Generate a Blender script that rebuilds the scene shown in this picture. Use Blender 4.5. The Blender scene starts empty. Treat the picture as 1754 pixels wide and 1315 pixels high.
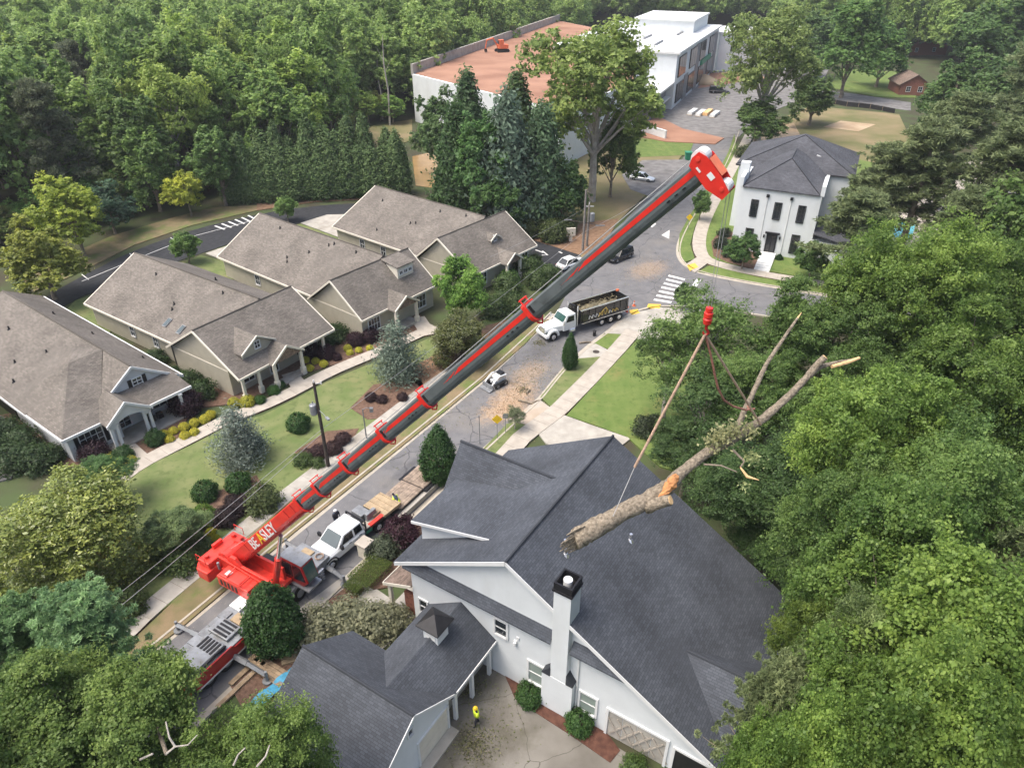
import bpy, bmesh, math, random
import numpy as np
from mathutils import Vector, Matrix, Euler

# ---------------------------------------------------------------- camera, sky, sun, exposure
scn = bpy.context.scene
CAM_H = 40.0; PITCH = math.radians(32.5); FPX = 1216.0; CX = 877.0; CY = 657.5
cam_data = bpy.data.cameras.new('camera'); cam = bpy.data.objects.new('camera', cam_data)
scn.collection.objects.link(cam); scn.camera = cam
cam.location = (0, 0, CAM_H); cam.rotation_euler = (math.radians(90) - PITCH, 0, 0)
cam_data.sensor_fit = 'HORIZONTAL'; cam_data.sensor_width = 36.0
cam_data.lens = 36.0 * FPX / 1754.0; cam_data.clip_start = 0.5; cam_data.clip_end = 4000

SUN_EL = math.radians(64); SUN_AZ = math.radians(250)      # overcast: a soft broad sun from the upper left
world = bpy.data.worlds.new('World'); scn.world = world; world.use_nodes = True
wn = world.node_tree.nodes; wl = world.node_tree.links
sky = wn.new('ShaderNodeTexSky'); sky.sky_type = 'NISHITA'; sky.sun_disc = False
sky.sun_elevation = SUN_EL; sky.sun_rotation = SUN_AZ
sky.air_density = 1.0; sky.dust_density = 6.0; sky.ozone_density = 1.0
bg = wn['Background']; bg.inputs['Strength'].default_value = 0.15
wl.new(sky.outputs['Color'], bg.inputs['Color'])
sun_data = bpy.data.lights.new('sun', 'SUN'); sun_data.energy = 1.5; sun_data.angle = math.radians(40)
sun_data.color = (1.0, 0.965, 0.91)
sun = bpy.data.objects.new('sun', sun_data); scn.collection.objects.link(sun)
# the brightest part of the cloud stands to the left of the camera
_sd = Vector((-0.82, -0.22, 0)).normalized() * math.cos(SUN_EL) + Vector((0, 0, math.sin(SUN_EL)))
sun.rotation_euler = _sd.to_track_quat('Z', 'Y').to_euler()
sky.sun_rotation = math.atan2(_sd.x, _sd.y)
scn.view_settings.view_transform = 'Standard'; scn.view_settings.look = 'None'
scn.view_settings.exposure = 0.93; scn.view_settings.gamma = 1.0
scn.view_settings.use_curve_mapping = False
scn.cycles.use_denoising = True
scn.cycles.max_bounces = 8; scn.cycles.diffuse_bounces = 5; scn.cycles.glossy_bounces = 2
scn.cycles.transmission_bounces = 4; scn.cycles.transparent_max_bounces = 4
scn.cycles.caustics_reflective = False; scn.cycles.caustics_refractive = False

# ---------------------------------------------------------------- helpers
COL = scn.collection
random.seed(7)
def at(px, py, z=0.0):
    """world point of height z seen at photo pixel (px,py)"""
    x = (px - CX) / FPX; y = -(py - CY) / FPX
    d = (x, math.cos(PITCH) + y * math.sin(PITCH), -math.sin(PITCH) + y * math.cos(PITCH))
    t = (z - CAM_H) / d[2]
    return Vector((d[0] * t, d[1] * t, z))
def ray(px, py, d):
    x = (px - CX) / FPX; y = -(py - CY) / FPX
    return Vector((x * d, d * (math.cos(PITCH) + y * math.sin(PITCH)), CAM_H + d * (-math.sin(PITCH) + y * math.cos(PITCH))))
def tag(o, label=None, cat=None, group=None, kind=None):
    if label: o['label'] = label
    if cat: o['category'] = cat
    if group: o['group'] = group
    if kind: o['kind'] = kind
    return o
def empty(name, loc=(0, 0, 0), rz=0.0, label=None, cat=None, group=None):
    o = bpy.data.objects.new(name, None); COL.objects.link(o)
    o.location = loc; o.rotation_euler = (0, 0, rz); o.empty_display_size = 0.3
    return tag(o, label, cat, group)
def link(name, me, parent=None, mat=None):
    o = bpy.data.objects.new(name, me); COL.objects.link(o)
    if parent: o.parent = parent
    if mat is not None and len(me.materials) == 0: me.materials.append(mat)
    return o
def dup(root, loc=None, rz=None, scale=None, label=None, group=None, parent=None):
    r = root.copy(); COL.objects.link(r)
    if loc is not None: r.location = loc
    if rz is not None: r.rotation_euler = (0, 0, rz)
    if scale is not None: r.scale = scale if hasattr(scale, '__len__') else (scale,) * 3
    if label: r['label'] = label
    if group: r['group'] = group
    if parent: r.parent = parent
    for ch in list(root.children):
        c = ch.copy(); COL.objects.link(c); c.parent = r
        for g in ch.children:
            d = g.copy(); COL.objects.link(d); d.parent = c
    return r
class MB:
    def __init__(s, xf=None): s.v = []; s.f = []; s.uv = {}; s.xf = xf or Matrix()
    def add(s, vs, fs):
        b = len(s.v); s.v += [s.xf @ Vector(p) for p in vs]; s.f += [tuple(b + i for i in f) for f in fs]; return s
    def box(s, c, d, m=None):
        x, y, z = d[0] / 2, d[1] / 2, d[2] / 2
        vs = [Vector((i * x, j * y, k * z)) for k in (-1, 1) for j in (-1, 1) for i in (-1, 1)]
        if m is not None: vs = [m @ p for p in vs]
        c = Vector(c)
        return s.add([p + c for p in vs], [(0, 2, 3, 1), (4, 5, 7, 6), (0, 1, 5, 4), (2, 6, 7, 3), (0, 4, 6, 2), (1, 3, 7, 5)])
    def b2(s, x0, x1, y0, y1, z0, z1): return s.box(((x0 + x1) / 2, (y0 + y1) / 2, (z0 + z1) / 2), (abs(x1 - x0), abs(y1 - y0), abs(z1 - z0)))
    def prism(s, poly, z0, z1):
        n = len(poly); a = sum(poly[i][0] * poly[(i + 1) % n][1] - poly[(i + 1) % n][0] * poly[i][1] for i in range(n))
        if a < 0: poly = poly[::-1]
        vs = [(p[0], p[1], z0) for p in poly] + [(p[0], p[1], z1) for p in poly]
        return s.add(vs, [tuple(range(n - 1, -1, -1)), tuple(range(n, 2 * n))] + [(i, (i + 1) % n, n + (i + 1) % n, n + i) for i in range(n)])
    def ext(s, prof, a0, a1, axis='y'):
        """profile (h,z) in a vertical plane extruded along axis between a0,a1"""
        n = len(prof); mk = (lambda h, z, a: (h, a, z)) if axis == 'y' else (lambda h, z, a: (a, h, z))
        vs = [mk(h, z, a0) for h, z in prof] + [mk(h, z, a1) for h, z in prof]
        return s.add(vs, [tuple(range(n)), tuple(range(2 * n - 1, n - 1, -1))] + [(i, n + i, n + (i + 1) % n, (i + 1) % n) for i in range(n)])
    def tube(s, pts, rad, n=8, cap=True):
        pts = [Vector(p) for p in pts]
        if not hasattr(rad, '__len__'): rad = [rad] * len(pts)
        vs = []; fs = []; ref = None
        for i, p in enumerate(pts):
            d = (pts[min(i + 1, len(pts) - 1)] - pts[max(i - 1, 0)]).normalized()
            if ref is None: ref = Vector((0, 0, 1)) if abs(d.z) < 0.9 else Vector((1, 0, 0))
            a = d.cross(ref).normalized(); b = d.cross(a).normalized(); ref = -b if abs(d.dot(b)) < .99 else ref
            ref = a.cross(d)
            for k in range(n):
                t = 2 * math.pi * k / n; vs.append(p + (a * math.cos(t) + b * math.sin(t)) * rad[i])
        for i in range(len(pts) - 1):
            for k in range(n):
                fs.append((i * n + k, (i + 1) * n + k, (i + 1) * n + (k + 1) % n, i * n + (k + 1) % n))
        if cap: fs += [tuple(range(n)), tuple(range(len(pts) * n - 1, (len(pts) - 1) * n - 1, -1))]
        return s.add(vs, fs)
    def loft(s, rings, cap=True):
        n = len(rings[0]); vs = [p for r in rings for p in r]; fs = []
        for i in range(len(rings) - 1):
            for k in range(n): fs.append((i * n + k, i * n + (k + 1) % n, (i + 1) * n + (k + 1) % n, (i + 1) * n + k))
        if cap: fs += [tuple(range(n - 1, -1, -1)), tuple(range((len(rings) - 1) * n, len(rings) * n))]
        return s.add(vs, fs)
    def ball(s, c, r, nu=10, nv=6):
        c = Vector(c); r = r if hasattr(r, '__len__') else (r, r, r); rings = []
        for j in range(nv + 1):
            t = math.pi * (j + .02) / (nv + .04); rings.append([c + Vector((math.sin(t) * math.cos(2 * math.pi * k / nu) * r[0], math.sin(t) * math.sin(2 * math.pi * k / nu) * r[1], -math.cos(t) * r[2])) for k in range(nu)])
        return s.loft(rings)
    def slabpoly(s, pts, th, up=None):
        """planar polygon with thickness th below it; planar uv in metres on the top"""
        pts = [Vector(p) for p in pts]; n = len(pts)
        nn = Vector((0, 0, 0))
        for i in range(n): nn += pts[i].cross(pts[(i + 1) % n])
        nn.normalize()
        if nn.z < 0: pts = pts[::-1]; nn = -nn
        u = Vector((0, 0, 1)).cross(nn); u = u.normalized() if u.length > .01 else Vector((1, 0, 0)); w = nn.cross(u)
        b = len(s.v); off = Vector((0, 0, -th))
        s.add(pts + [p + off for p in pts], [tuple(range(n)), tuple(range(2 * n - 1, n - 1, -1))] + [(i, n + i, n + (i + 1) % n, (i + 1) % n) for i in range(n)])
        for i, p in enumerate(pts): s.uv[b + i] = (p.dot(u), p.dot(w)); s.uv[b + n + i] = (p.dot(u), p.dot(w))
        return s
    def build(s, name, mat, parent=None, smooth=False, bevel=0.0, seg=2):
        me = bpy.data.meshes.new(name); me.from_pydata([tuple(p) for p in s.v], [], s.f)
        if s.uv:
            uvl = me.uv_layers.new(name='UVMap')
            for l in me.loops: uvl.data[l.index].uv = s.uv.get(l.vertex_index, (0, 0))
        me.materials.append(mat)
        if smooth: me.polygons.foreach_set('use_smooth', [True] * len(me.polygons))
        o = link(name, me, parent)
        if bevel:
            m = o.modifiers.new('bevel', 'BEVEL'); m.width = bevel; m.segments = seg; m.limit_method = 'ANGLE'; m.angle_limit = math.radians(35)
        return o
def rotz(a): return Matrix.Rotation(a, 4, 'Z')
def text_mesh(txt, size, depth=0.01):
    cu = bpy.data.curves.new('lettering', 'FONT'); cu.body = txt; cu.size = size; cu.extrude = depth; cu.align_x = 'LEFT'; cu.offset = size * .012
    to = bpy.data.objects.new('lettering', cu); COL.objects.link(to)
    me = bpy.data.meshes.new_from_object(to.evaluated_get(bpy.context.evaluated_depsgraph_get()))
    bpy.data.objects.remove(to); bpy.data.curves.remove(cu)
    return me

# ---------------------------------------------------------------- materials
def mat(name, col, rough=.6, var=.12, scale=3.0, metal=0.0, bump=0.0, bscale=None, col2=None, spec=.3, coat=0.0, detail=4, coords='Object', thr=(.35, .65)):
    m = bpy.data.materials.new(name); m.use_nodes = True; n = m.node_tree.nodes; l = m.node_tree.links
    p = n['Principled BSDF']; p.inputs['Roughness'].default_value = rough; p.inputs['Metallic'].default_value = metal
    p.inputs['Specular IOR Level'].default_value = spec; p.inputs['Coat Weight'].default_value = coat
    tc = n.new('ShaderNodeTexCoord'); nz = n.new('ShaderNodeTexNoise'); nz.inputs['Scale'].default_value = scale; nz.inputs['Detail'].default_value = detail
    l.new(tc.outputs[coords], nz.inputs['Vector'])
    cr = n.new('ShaderNodeValToRGB'); l.new(nz.outputs['Fac'], cr.inputs['Fac'])
    c2 = col2 if col2 else tuple(min(1, c * (1 + var)) for c in col); c1 = col if col2 else tuple(c * (1 - var) for c in col)
    cr.color_ramp.elements[0].color = (*c1, 1); cr.color_ramp.elements[1].color = (*c2, 1)
    cr.color_ramp.elements[0].position = thr[0]; cr.color_ramp.elements[1].position = thr[1]
    l.new(cr.outputs['Color'], p.inputs['Base Color'])
    if bump:
        nb = n.new('ShaderNodeTexNoise'); nb.inputs['Scale'].default_value = bscale or scale * 6; nb.inputs['Detail'].default_value = 3
        l.new(tc.outputs[coords], nb.inputs['Vector']); b = n.new('ShaderNodeBump'); b.inputs['Strength'].default_value = bump; b.inputs['Distance'].default_value = .05
        l.new(nb.outputs['Fac'], b.inputs['Height']); l.new(b.outputs['Normal'], p.inputs['Normal'])
    return m
def addmix(m, col, scale, lo, hi, detail=5, rot=0, stretch=None):
    """lay a patchy second colour (stain, dry patch, sawdust) over a material's base colour"""
    n = m.node_tree.nodes; l = m.node_tree.links; p = n['Principled BSDF']
    src = p.inputs['Base Color'].links[0].from_socket
    tc = n.new('ShaderNodeTexCoord'); mp = n.new('ShaderNodeMapping'); l.new(tc.outputs['Object'], mp.inputs['Vector'])
    mp.inputs['Rotation'].default_value = (0, 0, rot)
    if stretch: mp.inputs['Scale'].default_value = stretch
    nz = n.new('ShaderNodeTexNoise'); nz.inputs['Scale'].default_value = scale; nz.inputs['Detail'].default_value = detail; nz.inputs['Roughness'].default_value = .65
    l.new(mp.outputs['Vector'], nz.inputs['Vector'])
    mr = n.new('ShaderNodeMapRange'); mr.inputs['From Min'].default_value = lo; mr.inputs['From Max'].default_value = hi; l.new(nz.outputs['Fac'], mr.inputs['Value'])
    mx = n.new('ShaderNodeMix'); mx.data_type = 'RGBA'; l.new(mr.outputs['Result'], mx.inputs['Factor']); l.new(src, mx.inputs['A']); mx.inputs['B'].default_value = (*col, 1)
    l.new(mx.outputs['Result'], p.inputs['Base Color'])
    return m
def shingles(name, col, row=.14, w=.3, var=.35):
    m = bpy.data.materials.new(name); m.use_nodes = True; n = m.node_tree.nodes; l = m.node_tree.links
    p = n['Principled BSDF']; p.inputs['Roughness'].default_value = .85; p.inputs['Specular IOR Level'].default_value = .25
    uv = n.new('ShaderNodeUVMap'); uv.uv_map = 'UVMap'
    br = n.new('ShaderNodeTexBrick'); l.new(uv.outputs['UV'], br.inputs['Vector'])
    br.inputs['Color1'].default_value = (*[c * (1 - var) for c in col], 1); br.inputs['Color2'].default_value = (*[c * (1 + var) for c in col], 1)
    br.inputs['Mortar'].default_value = (*[c * .55 for c in col], 1)
    br.inputs['Scale'].default_value = 1; br.inputs['Mortar Size'].default_value = .012; br.inputs['Mortar Smooth'].default_value = .3
    br.inputs['Brick Width'].default_value = w; br.inputs['Row Height'].default_value = row; br.offset = .37
    tc = n.new('ShaderNodeTexCoord'); nz = n.new('ShaderNodeTexNoise'); nz.inputs['Scale'].default_value = .35; nz.inputs['Detail'].default_value = 5; l.new(tc.outputs['Object'], nz.inputs['Vector'])
    mr = n.new('ShaderNodeMapRange'); mr.inputs['To Min'].default_value = .78; mr.inputs['To Max'].default_value = 1.22; mr.inputs['From Min'].default_value = .3; mr.inputs['From Max'].default_value = .7; l.new(nz.outputs['Fac'], mr.inputs['Value'])
    vm = n.new('ShaderNodeVectorMath'); vm.operation = 'SCALE'; l.new(br.outputs['Color'], vm.inputs[0]); l.new(mr.outputs['Result'], vm.inputs['Scale'])
    l.new(vm.outputs['Vector'], p.inputs['Base Color'])
    b = n.new('ShaderNodeBump'); b.inputs['Strength'].default_value = .5; b.inputs['Distance'].default_value = .02; l.new(br.outputs['Fac'], b.inputs['Height']); b.invert = True
    l.new(b.outputs['Normal'], p.inputs['Normal'])
    return m
def cracks(m, col, scale=.16, width=.010, amt=.7):
    """thin wandering cracks and sealed joints in paving"""
    n = m.node_tree.nodes; l = m.node_tree.links; p = n['Principled BSDF']; src = p.inputs['Base Color'].links[0].from_socket
    tc = n.new('ShaderNodeTexCoord'); nz = n.new('ShaderNodeTexNoise'); nz.inputs['Scale'].default_value = .6; nz.inputs['Detail'].default_value = 6; l.new(tc.outputs['Object'], nz.inputs['Vector'])
    mx0 = n.new('ShaderNodeMix'); mx0.data_type = 'RGBA'; mx0.blend_type = 'ADD'; mx0.inputs['Factor'].default_value = 2.2; l.new(tc.outputs['Object'], mx0.inputs['A']); l.new(nz.outputs['Color'], mx0.inputs['B'])
    v = n.new('ShaderNodeTexVoronoi'); v.feature = 'DISTANCE_TO_EDGE'; v.inputs['Scale'].default_value = scale; l.new(mx0.outputs['Result'], v.inputs['Vector'])
    mr = n.new('ShaderNodeMapRange'); mr.inputs['From Min'].default_value = width; mr.inputs['From Max'].default_value = width * .3; mr.inputs['To Max'].default_value = amt; l.new(v.outputs['Distance'], mr.inputs['Value'])
    mx = n.new('ShaderNodeMix'); mx.data_type = 'RGBA'; l.new(mr.outputs['Result'], mx.inputs['Factor']); l.new(src, mx.inputs['A']); mx.inputs['B'].default_value = (*col, 1); l.new(mx.outputs['Result'], p.inputs['Base Color'])
    return m
def brickbump(m, s=.22):
    n = m.node_tree.nodes; l = m.node_tree.links; p = n['Principled BSDF']; tc = n.new('ShaderNodeTexCoord'); mp = n.new('ShaderNodeMapping'); mp.inputs['Rotation'].default_value = (math.pi / 2, 0, 0); l.new(tc.outputs['Object'], mp.inputs['Vector'])
    br = n.new('ShaderNodeTexBrick'); br.inputs['Scale'].default_value = 1; br.inputs['Brick Width'].default_value = .22; br.inputs['Row Height'].default_value = .075; br.inputs['Mortar Size'].default_value = .008; l.new(mp.outputs['Vector'], br.inputs['Vector'])
    b = n.new('ShaderNodeBump'); b.invert = True; b.inputs['Strength'].default_value = s; b.inputs['Distance'].default_value = .01; l.new(br.outputs['Fac'], b.inputs['Height']); l.new(b.outputs['Normal'], p.inputs['Normal'])
def siding(name, col, pitch=.16, axis='Z'):
    m = mat(name, col, .55, .05, 1.2)
    n = m.node_tree.nodes; l = m.node_tree.links; p = n['Principled BSDF']
    tc = n.new('ShaderNodeTexCoord'); w = n.new('ShaderNodeTexWave'); w.wave_type = 'BANDS'; w.bands_direction = axis; w.wave_profile = 'SAW'
    w.inputs['Scale'].default_value = 1 / pitch / 20 * (2 * math.pi) * 1.0; l.new(tc.outputs['Object'], w.inputs['Vector'])
    b = n.new('ShaderNodeBump'); b.inputs['Strength'].default_value = .4; b.inputs['Distance'].default_value = .02; l.new(w.outputs['Fac'], b.inputs['Height']); l.new(b.outputs['Normal'], p.inputs['Normal'])
    return m
def leafmat(name, trans=.5, rough=.5, spec=.35):
    """colour comes from the object's own colour, varied leaf by leaf"""
    m = bpy.data.materials.new(name); m.use_nodes = True; n = m.node_tree.nodes; l = m.node_tree.links
    p = n['Principled BSDF']; p.inputs['Roughness'].default_value = rough; p.inputs['Specular IOR Level'].default_value = spec
    oi = n.new('ShaderNodeObjectInfo'); a = n.new('ShaderNodeAttribute'); a.attribute_name = 'leafvar'
    hs = n.new('ShaderNodeHueSaturation'); l.new(oi.outputs['Color'], hs.inputs['Color'])
    mh = n.new('ShaderNodeMapRange'); mh.inputs['To Min'].default_value = .515; mh.inputs['To Max'].default_value = .482; l.new(a.outputs['Fac'], mh.inputs['Value']); l.new(mh.outputs['Result'], hs.inputs['Hue'])
    mv = n.new('ShaderNodeMapRange'); mv.inputs['To Min'].default_value = .6; mv.inputs['To Max'].default_value = 1.5; l.new(a.outputs['Fac'], mv.inputs['Value']); l.new(mv.outputs['Result'], hs.inputs['Value'])
    l.new(hs.outputs['Color'], p.inputs['Base Color'])
    t = n.new('ShaderNodeBsdfTranslucent'); l.new(hs.outputs['Color'], t.inputs['Color'])
    mx = n.new('ShaderNodeMixShader'); mx.inputs['Fac'].default_value = trans; l.new(p.outputs['BSDF'], mx.inputs[1]); l.new(t.outputs['BSDF'], mx.inputs[2])
    l.new(mx.outputs['Shader'], n['Material Output'].inputs['Surface'])
    return m
M = dict(
    ground=mat('forest floor', (.055, .05, .03), .95, 0, .25, col2=(.06, .085, .03), bump=.6, bscale=3),
    lawn=mat('mown lawn', (.095, .150, .034), .9, 0, .6, col2=(.135, .18, .05), bump=.5, bscale=14, detail=8),
    lawn2=mat('lawn with dry patches', (.108, .150, .046), .9, 0, .5, col2=(.165, .185, .075), bump=.5, bscale=14, detail=8),
    dry=mat('dry verge grass', (.14, .125, .06), .95, 0, .7, col2=(.22, .165, .095), bump=.5, bscale=12, detail=8),
    rough_grass=mat('rough meadow grass', (.125, .13, .05), .95, 0, .12, col2=(.235, .185, .105), bump=.5, bscale=6, detail=8),
    asphalt=mat('worn asphalt', (.142, .142, .146), .9, .12, .8, bump=.25, bscale=25, detail=8),
    newasphalt=mat('fresh dark asphalt', (.028, .03, .034), .8, .25, 1.5, bump=.25, bscale=25, detail=6),
    gravel=mat('grey gravel yard', (.17, .165, .16), .95, .25, .6, bump=.7, bscale=8, detail=8),
    concrete=mat('pale concrete', (.38, .345, .295), .85, .10, 1.2, bump=.2, bscale=18, detail=8),
    concrete2=mat('aged concrete', (.36, .34, .30), .85, .14, .9, bump=.2, bscale=18, detail=8),
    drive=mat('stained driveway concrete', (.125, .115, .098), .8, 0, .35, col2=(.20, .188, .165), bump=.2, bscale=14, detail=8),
    kerb=mat('kerb concrete', (.38, .345, .285), .85, .1, 1.5, bump=.2),
    mulch=mat('bark mulch', (.10, .06, .04), .95, 0, 4, col2=(.17, .105, .075), bump=.8, bscale=20),
    redmulch=mat('red mulch', (.075, .034, .024), .95, 0, 3, col2=(.125, .058, .04), bump=.8, bscale=20),
    straw=mat('pine straw', (.17, .10, .06), .95, 0, 2, col2=(.25, .16, .10), bump=.8, bscale=14),
    clay=mat('red clay', (.25, .13, .085), .95, 0, .12, col2=(.35, .195, .13), bump=.4, bscale=4, detail=8),
    dirt=mat('tan bare dirt', (.33, .24, .15), .95, 0, .3, col2=(.44, .34, .23), bump=.4, bscale=5, detail=8),
    sawdust=mat('sawdust', (.50, .31, .17), .95, 0, 2, col2=(.60, .40, .24), bump=.4, bscale=12),
    paint=mat('white road paint', (.62, .62, .60), .7, .08, 6),
    tactile=mat('yellow tactile paving', (.62, .42, .07), .7, .1, 6),
    pool=mat('turquoise pool water', (.10, .38, .42), .12, .1, .8, spec=.5),
    water=mat('muddy pond water', (.30, .19, .085), .15, .08, .4, spec=.5),
    white=mat('white painted brick', (.64, .672, .68), .6, .03, .8, bump=.06, bscale=12),
    trim=mat('white trim', (.66, .67, .66), .5, .03, 2),
    grey_siding=siding('pale grey siding', (.50, .52, .53)),
    tan_siding=siding('khaki siding', (.40, .372, .295)),
    tan_trim=mat('cream trim', (.66, .62, .52), .55, .04, 2),
    stone=mat('brown stonework', (.20, .145, .11), .85, .4, 5, bump=.6),
    tanroof=shingles('weathered tan shingles', (.165, .148, .128), .16, .34, .22),
    darkroof=shingles('charcoal shingles', (.068, .076, .090), .15, .32, .17),
    slateroof=shingles('slate grey roofing', (.075, .078, .088), .18, .4, .2),
    brownroof=shingles('brown shingles', (.20, .15, .12), .16, .34, .3),
    black=mat('black steel', (.015, .015, .017), .4, .2, 4),
    rubber=mat('tyre rubber', (.02, .02, .02), .9, .2, 8),
    glass=mat('dark window glass', (.02, .025, .03), .08, .1, 1, spec=.7),
    glass_g=mat('blinds behind glass', (.24, .29, .26), .2, .06, 2, spec=.6),
    glass_c=mat('windscreen glass', (.06, .085, .09), .06, .1, 1, spec=.8),
    glass_t=mat('green tinted cab glass', (.03, .075, .065), .08, .2, 2, spec=.7),
    red=mat('crane red paint', (.62, .03, .022), .35, .10, 1.5, coat=.3),
    red2=mat('orange red paint', (.66, .05, .034), .4, .12, 3, coat=.2),
    darkred=mat('deep red paint', (.33, .015, .015), .35, .12, 2, coat=.3),
    boom=mat('dark grey boom paint', (.105, .120, .124), .38, .14, 1.2, coat=.15),
    boom_skylit=mat('grey boom paint', (.20, .22, .23), .4, .14, 1.2, coat=.15),  # boom grey made lighter: sky light on the upper face put into the colour
    steel=mat('galvanised steel', (.25, .265, .28), .45, .15, 3, metal=.3),
    dsteel=mat('grey steel', (.20, .21, .22), .5, .2, 3, metal=.2),
    chrome=mat('bright metal', (.70, .71, .72), .22, .05, 3, metal=.8),
    carwhite=mat('white car paint', (.68, .70, .70), .25, .02, 1, coat=.6),
    silver=mat('silver car paint', (.58, .61, .63), .3, .03, 1, metal=.3, coat=.6),
    carblack=mat('black car paint', (.012, .013, .015), .2, .1, 1, coat=.6),
    orange=mat('orange paint', (.65, .16, .07), .45, .1, 3),
    yellow=mat('yellow paint', (.75, .50, .03), .5, .08, 3),
    gold=mat('gold lettering', (.55, .40, .12), .5, .1, 6),
    green=mat('green plastic', (.03, .22, .12), .5, .1, 3),
    deckwood=mat('worn deck timber', (.26, .205, .16), .85, .3, 2.5, bump=.4, detail=8),
    newwood=mat('fresh pale timber', (.34, .26, .165), .8, .15, 3, bump=.3),
    timber=mat('timber mat', (.27, .20, .13), .85, .25, 3, bump=.4),
    debris=mat('chipped branches load', (.10, .085, .045), .95, 0, 3, col2=(.26, .23, .15), bump=1.0, bscale=9, detail=8),
    bark=mat('grey brown bark', (.14, .115, .09), .95, 0, 2, col2=(.26, .22, .17), bump=.8, bscale=9),
    palebark=mat('pale bark', (.36, .33, .29), .9, .2, 3, bump=.5),
    logbark=mat('rough lichened bark', (.115, .094, .07), .95, 0, 9.0, col2=(.31, .262, .195), bump=1.0, bscale=16, detail=12, thr=(.3, .68)),
    heart=mat('orange cut wood', (.46, .215, .085), .8, .2, 3, bump=.3),
    cutwood=mat('pale cut wood', (.66, .44, .22), .8, .15, 5, bump=.3),
    rope=mat('tan rope', (.40, .28, .20), .8, .2, 12, bump=.5),
    ropered=mat('dark red rope', (.33, .15, .11), .8, .2, 12, bump=.5),
    wire=mat('wire', (.30, .30, .30), .5, .1, 2),
    polewood=mat('dark pole timber', (.055, .045, .04), .9, .25, 3, bump=.3),
    polegrey=mat('grey pole timber', (.22, .20, .18), .9, .2, 3, bump=.3),
    skin=mat('skin', (.45, .27, .19), .6, .05, 3),
    hivis=mat('hi-vis fabric', (.62, .78, .05), .7, .06, 5),
    darkcloth=mat('dark cloth', (.03, .03, .04), .85, .2, 5),
    jeans=mat('blue work trousers', (.06, .08, .12), .85, .2, 6),
    blue=mat('blue tarpaulin', (.06, .27, .42), .5, .2, 3, bump=.4),
    brick=mat('red brick', (.24, .10, .07), .85, .25, 5, bump=.4),
    silt=mat('black silt fabric', (.015, .015, .015), .8, .2, 3, bump=.4),
    leaf=leafmat('leaf'), needle=leafmat('needles', .35, .6, .2), gloss=leafmat('glossy leaf', .3, .32, .5),
)
addmix(M['lawn'], (.19, .17, .06), .22, .55, .78)
addmix(M['lawn2'], (.21, .18, .09), .18, .56, .8)
addmix(M['dry'], (.12, .15, .045), .3, .48, .62)
addmix(M['asphalt'], (.20, .185, .165), .12, .5, .8)
addmix(M['asphalt'], (.07, .07, .075), .5, .62, .72)
addmix(M['drive'], (.075, .07, .045), .16, .52, .68)
addmix(M['concrete2'], (.22, .20, .16), .25, .55, .75)
cracks(M['asphalt'], (.055, .055, .06)); cracks(M['drive'], (.05, .045, .035), .22, .006)
brickbump(M['white'])
addmix(M['asphalt'], (.26, .24, .215), 6.0, .60, .72, 6)
addmix(M['lawn'], (.078, .122, .028), 1.6, .52, .68, 8); addmix(M['lawn2'], (.088, .115, .038), 1.4, .52, .68, 8); addmix(M['lawn'], (.15, .20, .055), .5, .5, .75, 3, .9, (1, .12, 1))
addmix(M['boom'], (.055, .06, .062), 2.2, .56, .72, 8); addmix(M['red2'], (.42, .04, .03), 1.8, .55, .75, 8); addmix(M['steel'], (.15, .145, .135), 1.5, .5, .7, 8)
addmix(M['tanroof'], (.125, .113, .099), .16, .5, .75, 6); addmix(M['darkroof'], (.056, .062, .073), .2, .55, .8, 6)
addmix(M['white'], (.55, .57, .56), .3, .55, .85, stretch=(1, 1, .25))
addmix(M['carwhite'], (.60, .58, .53), .8, .58, .8)
addmix(M['red'], (.36, .02, .018), 1.1, .6, .8)
addmix(M['boom'], (.14, .155, .16), .6, .55, .8)
addmix(M['deckwood'], (.14, .11, .09), .5, .5, .7)
# ---------------------------------------------------------------- ground, roads, walks
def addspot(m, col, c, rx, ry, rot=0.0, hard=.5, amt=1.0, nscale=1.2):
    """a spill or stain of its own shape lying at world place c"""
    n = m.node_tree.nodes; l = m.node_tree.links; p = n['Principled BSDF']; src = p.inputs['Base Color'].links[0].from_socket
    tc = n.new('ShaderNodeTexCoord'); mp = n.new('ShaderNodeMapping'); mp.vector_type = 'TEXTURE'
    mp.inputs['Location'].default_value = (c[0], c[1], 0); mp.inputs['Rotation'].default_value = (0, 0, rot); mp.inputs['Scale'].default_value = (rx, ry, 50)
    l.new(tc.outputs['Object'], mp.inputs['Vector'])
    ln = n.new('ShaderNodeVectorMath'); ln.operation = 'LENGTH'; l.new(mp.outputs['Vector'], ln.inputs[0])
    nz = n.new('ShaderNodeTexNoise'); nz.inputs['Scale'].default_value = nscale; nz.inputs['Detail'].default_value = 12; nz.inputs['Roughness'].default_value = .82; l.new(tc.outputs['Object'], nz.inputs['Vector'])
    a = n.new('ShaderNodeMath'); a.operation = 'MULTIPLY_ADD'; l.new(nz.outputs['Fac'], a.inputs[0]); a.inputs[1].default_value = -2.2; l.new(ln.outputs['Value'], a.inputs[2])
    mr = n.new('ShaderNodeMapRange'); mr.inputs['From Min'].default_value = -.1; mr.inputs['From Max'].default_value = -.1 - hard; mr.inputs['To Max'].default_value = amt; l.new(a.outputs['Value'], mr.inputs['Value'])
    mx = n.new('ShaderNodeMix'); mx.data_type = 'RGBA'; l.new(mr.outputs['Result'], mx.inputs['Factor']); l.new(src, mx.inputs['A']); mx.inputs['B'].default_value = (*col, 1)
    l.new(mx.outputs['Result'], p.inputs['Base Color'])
SD = (.42, .30, .195)
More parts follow.
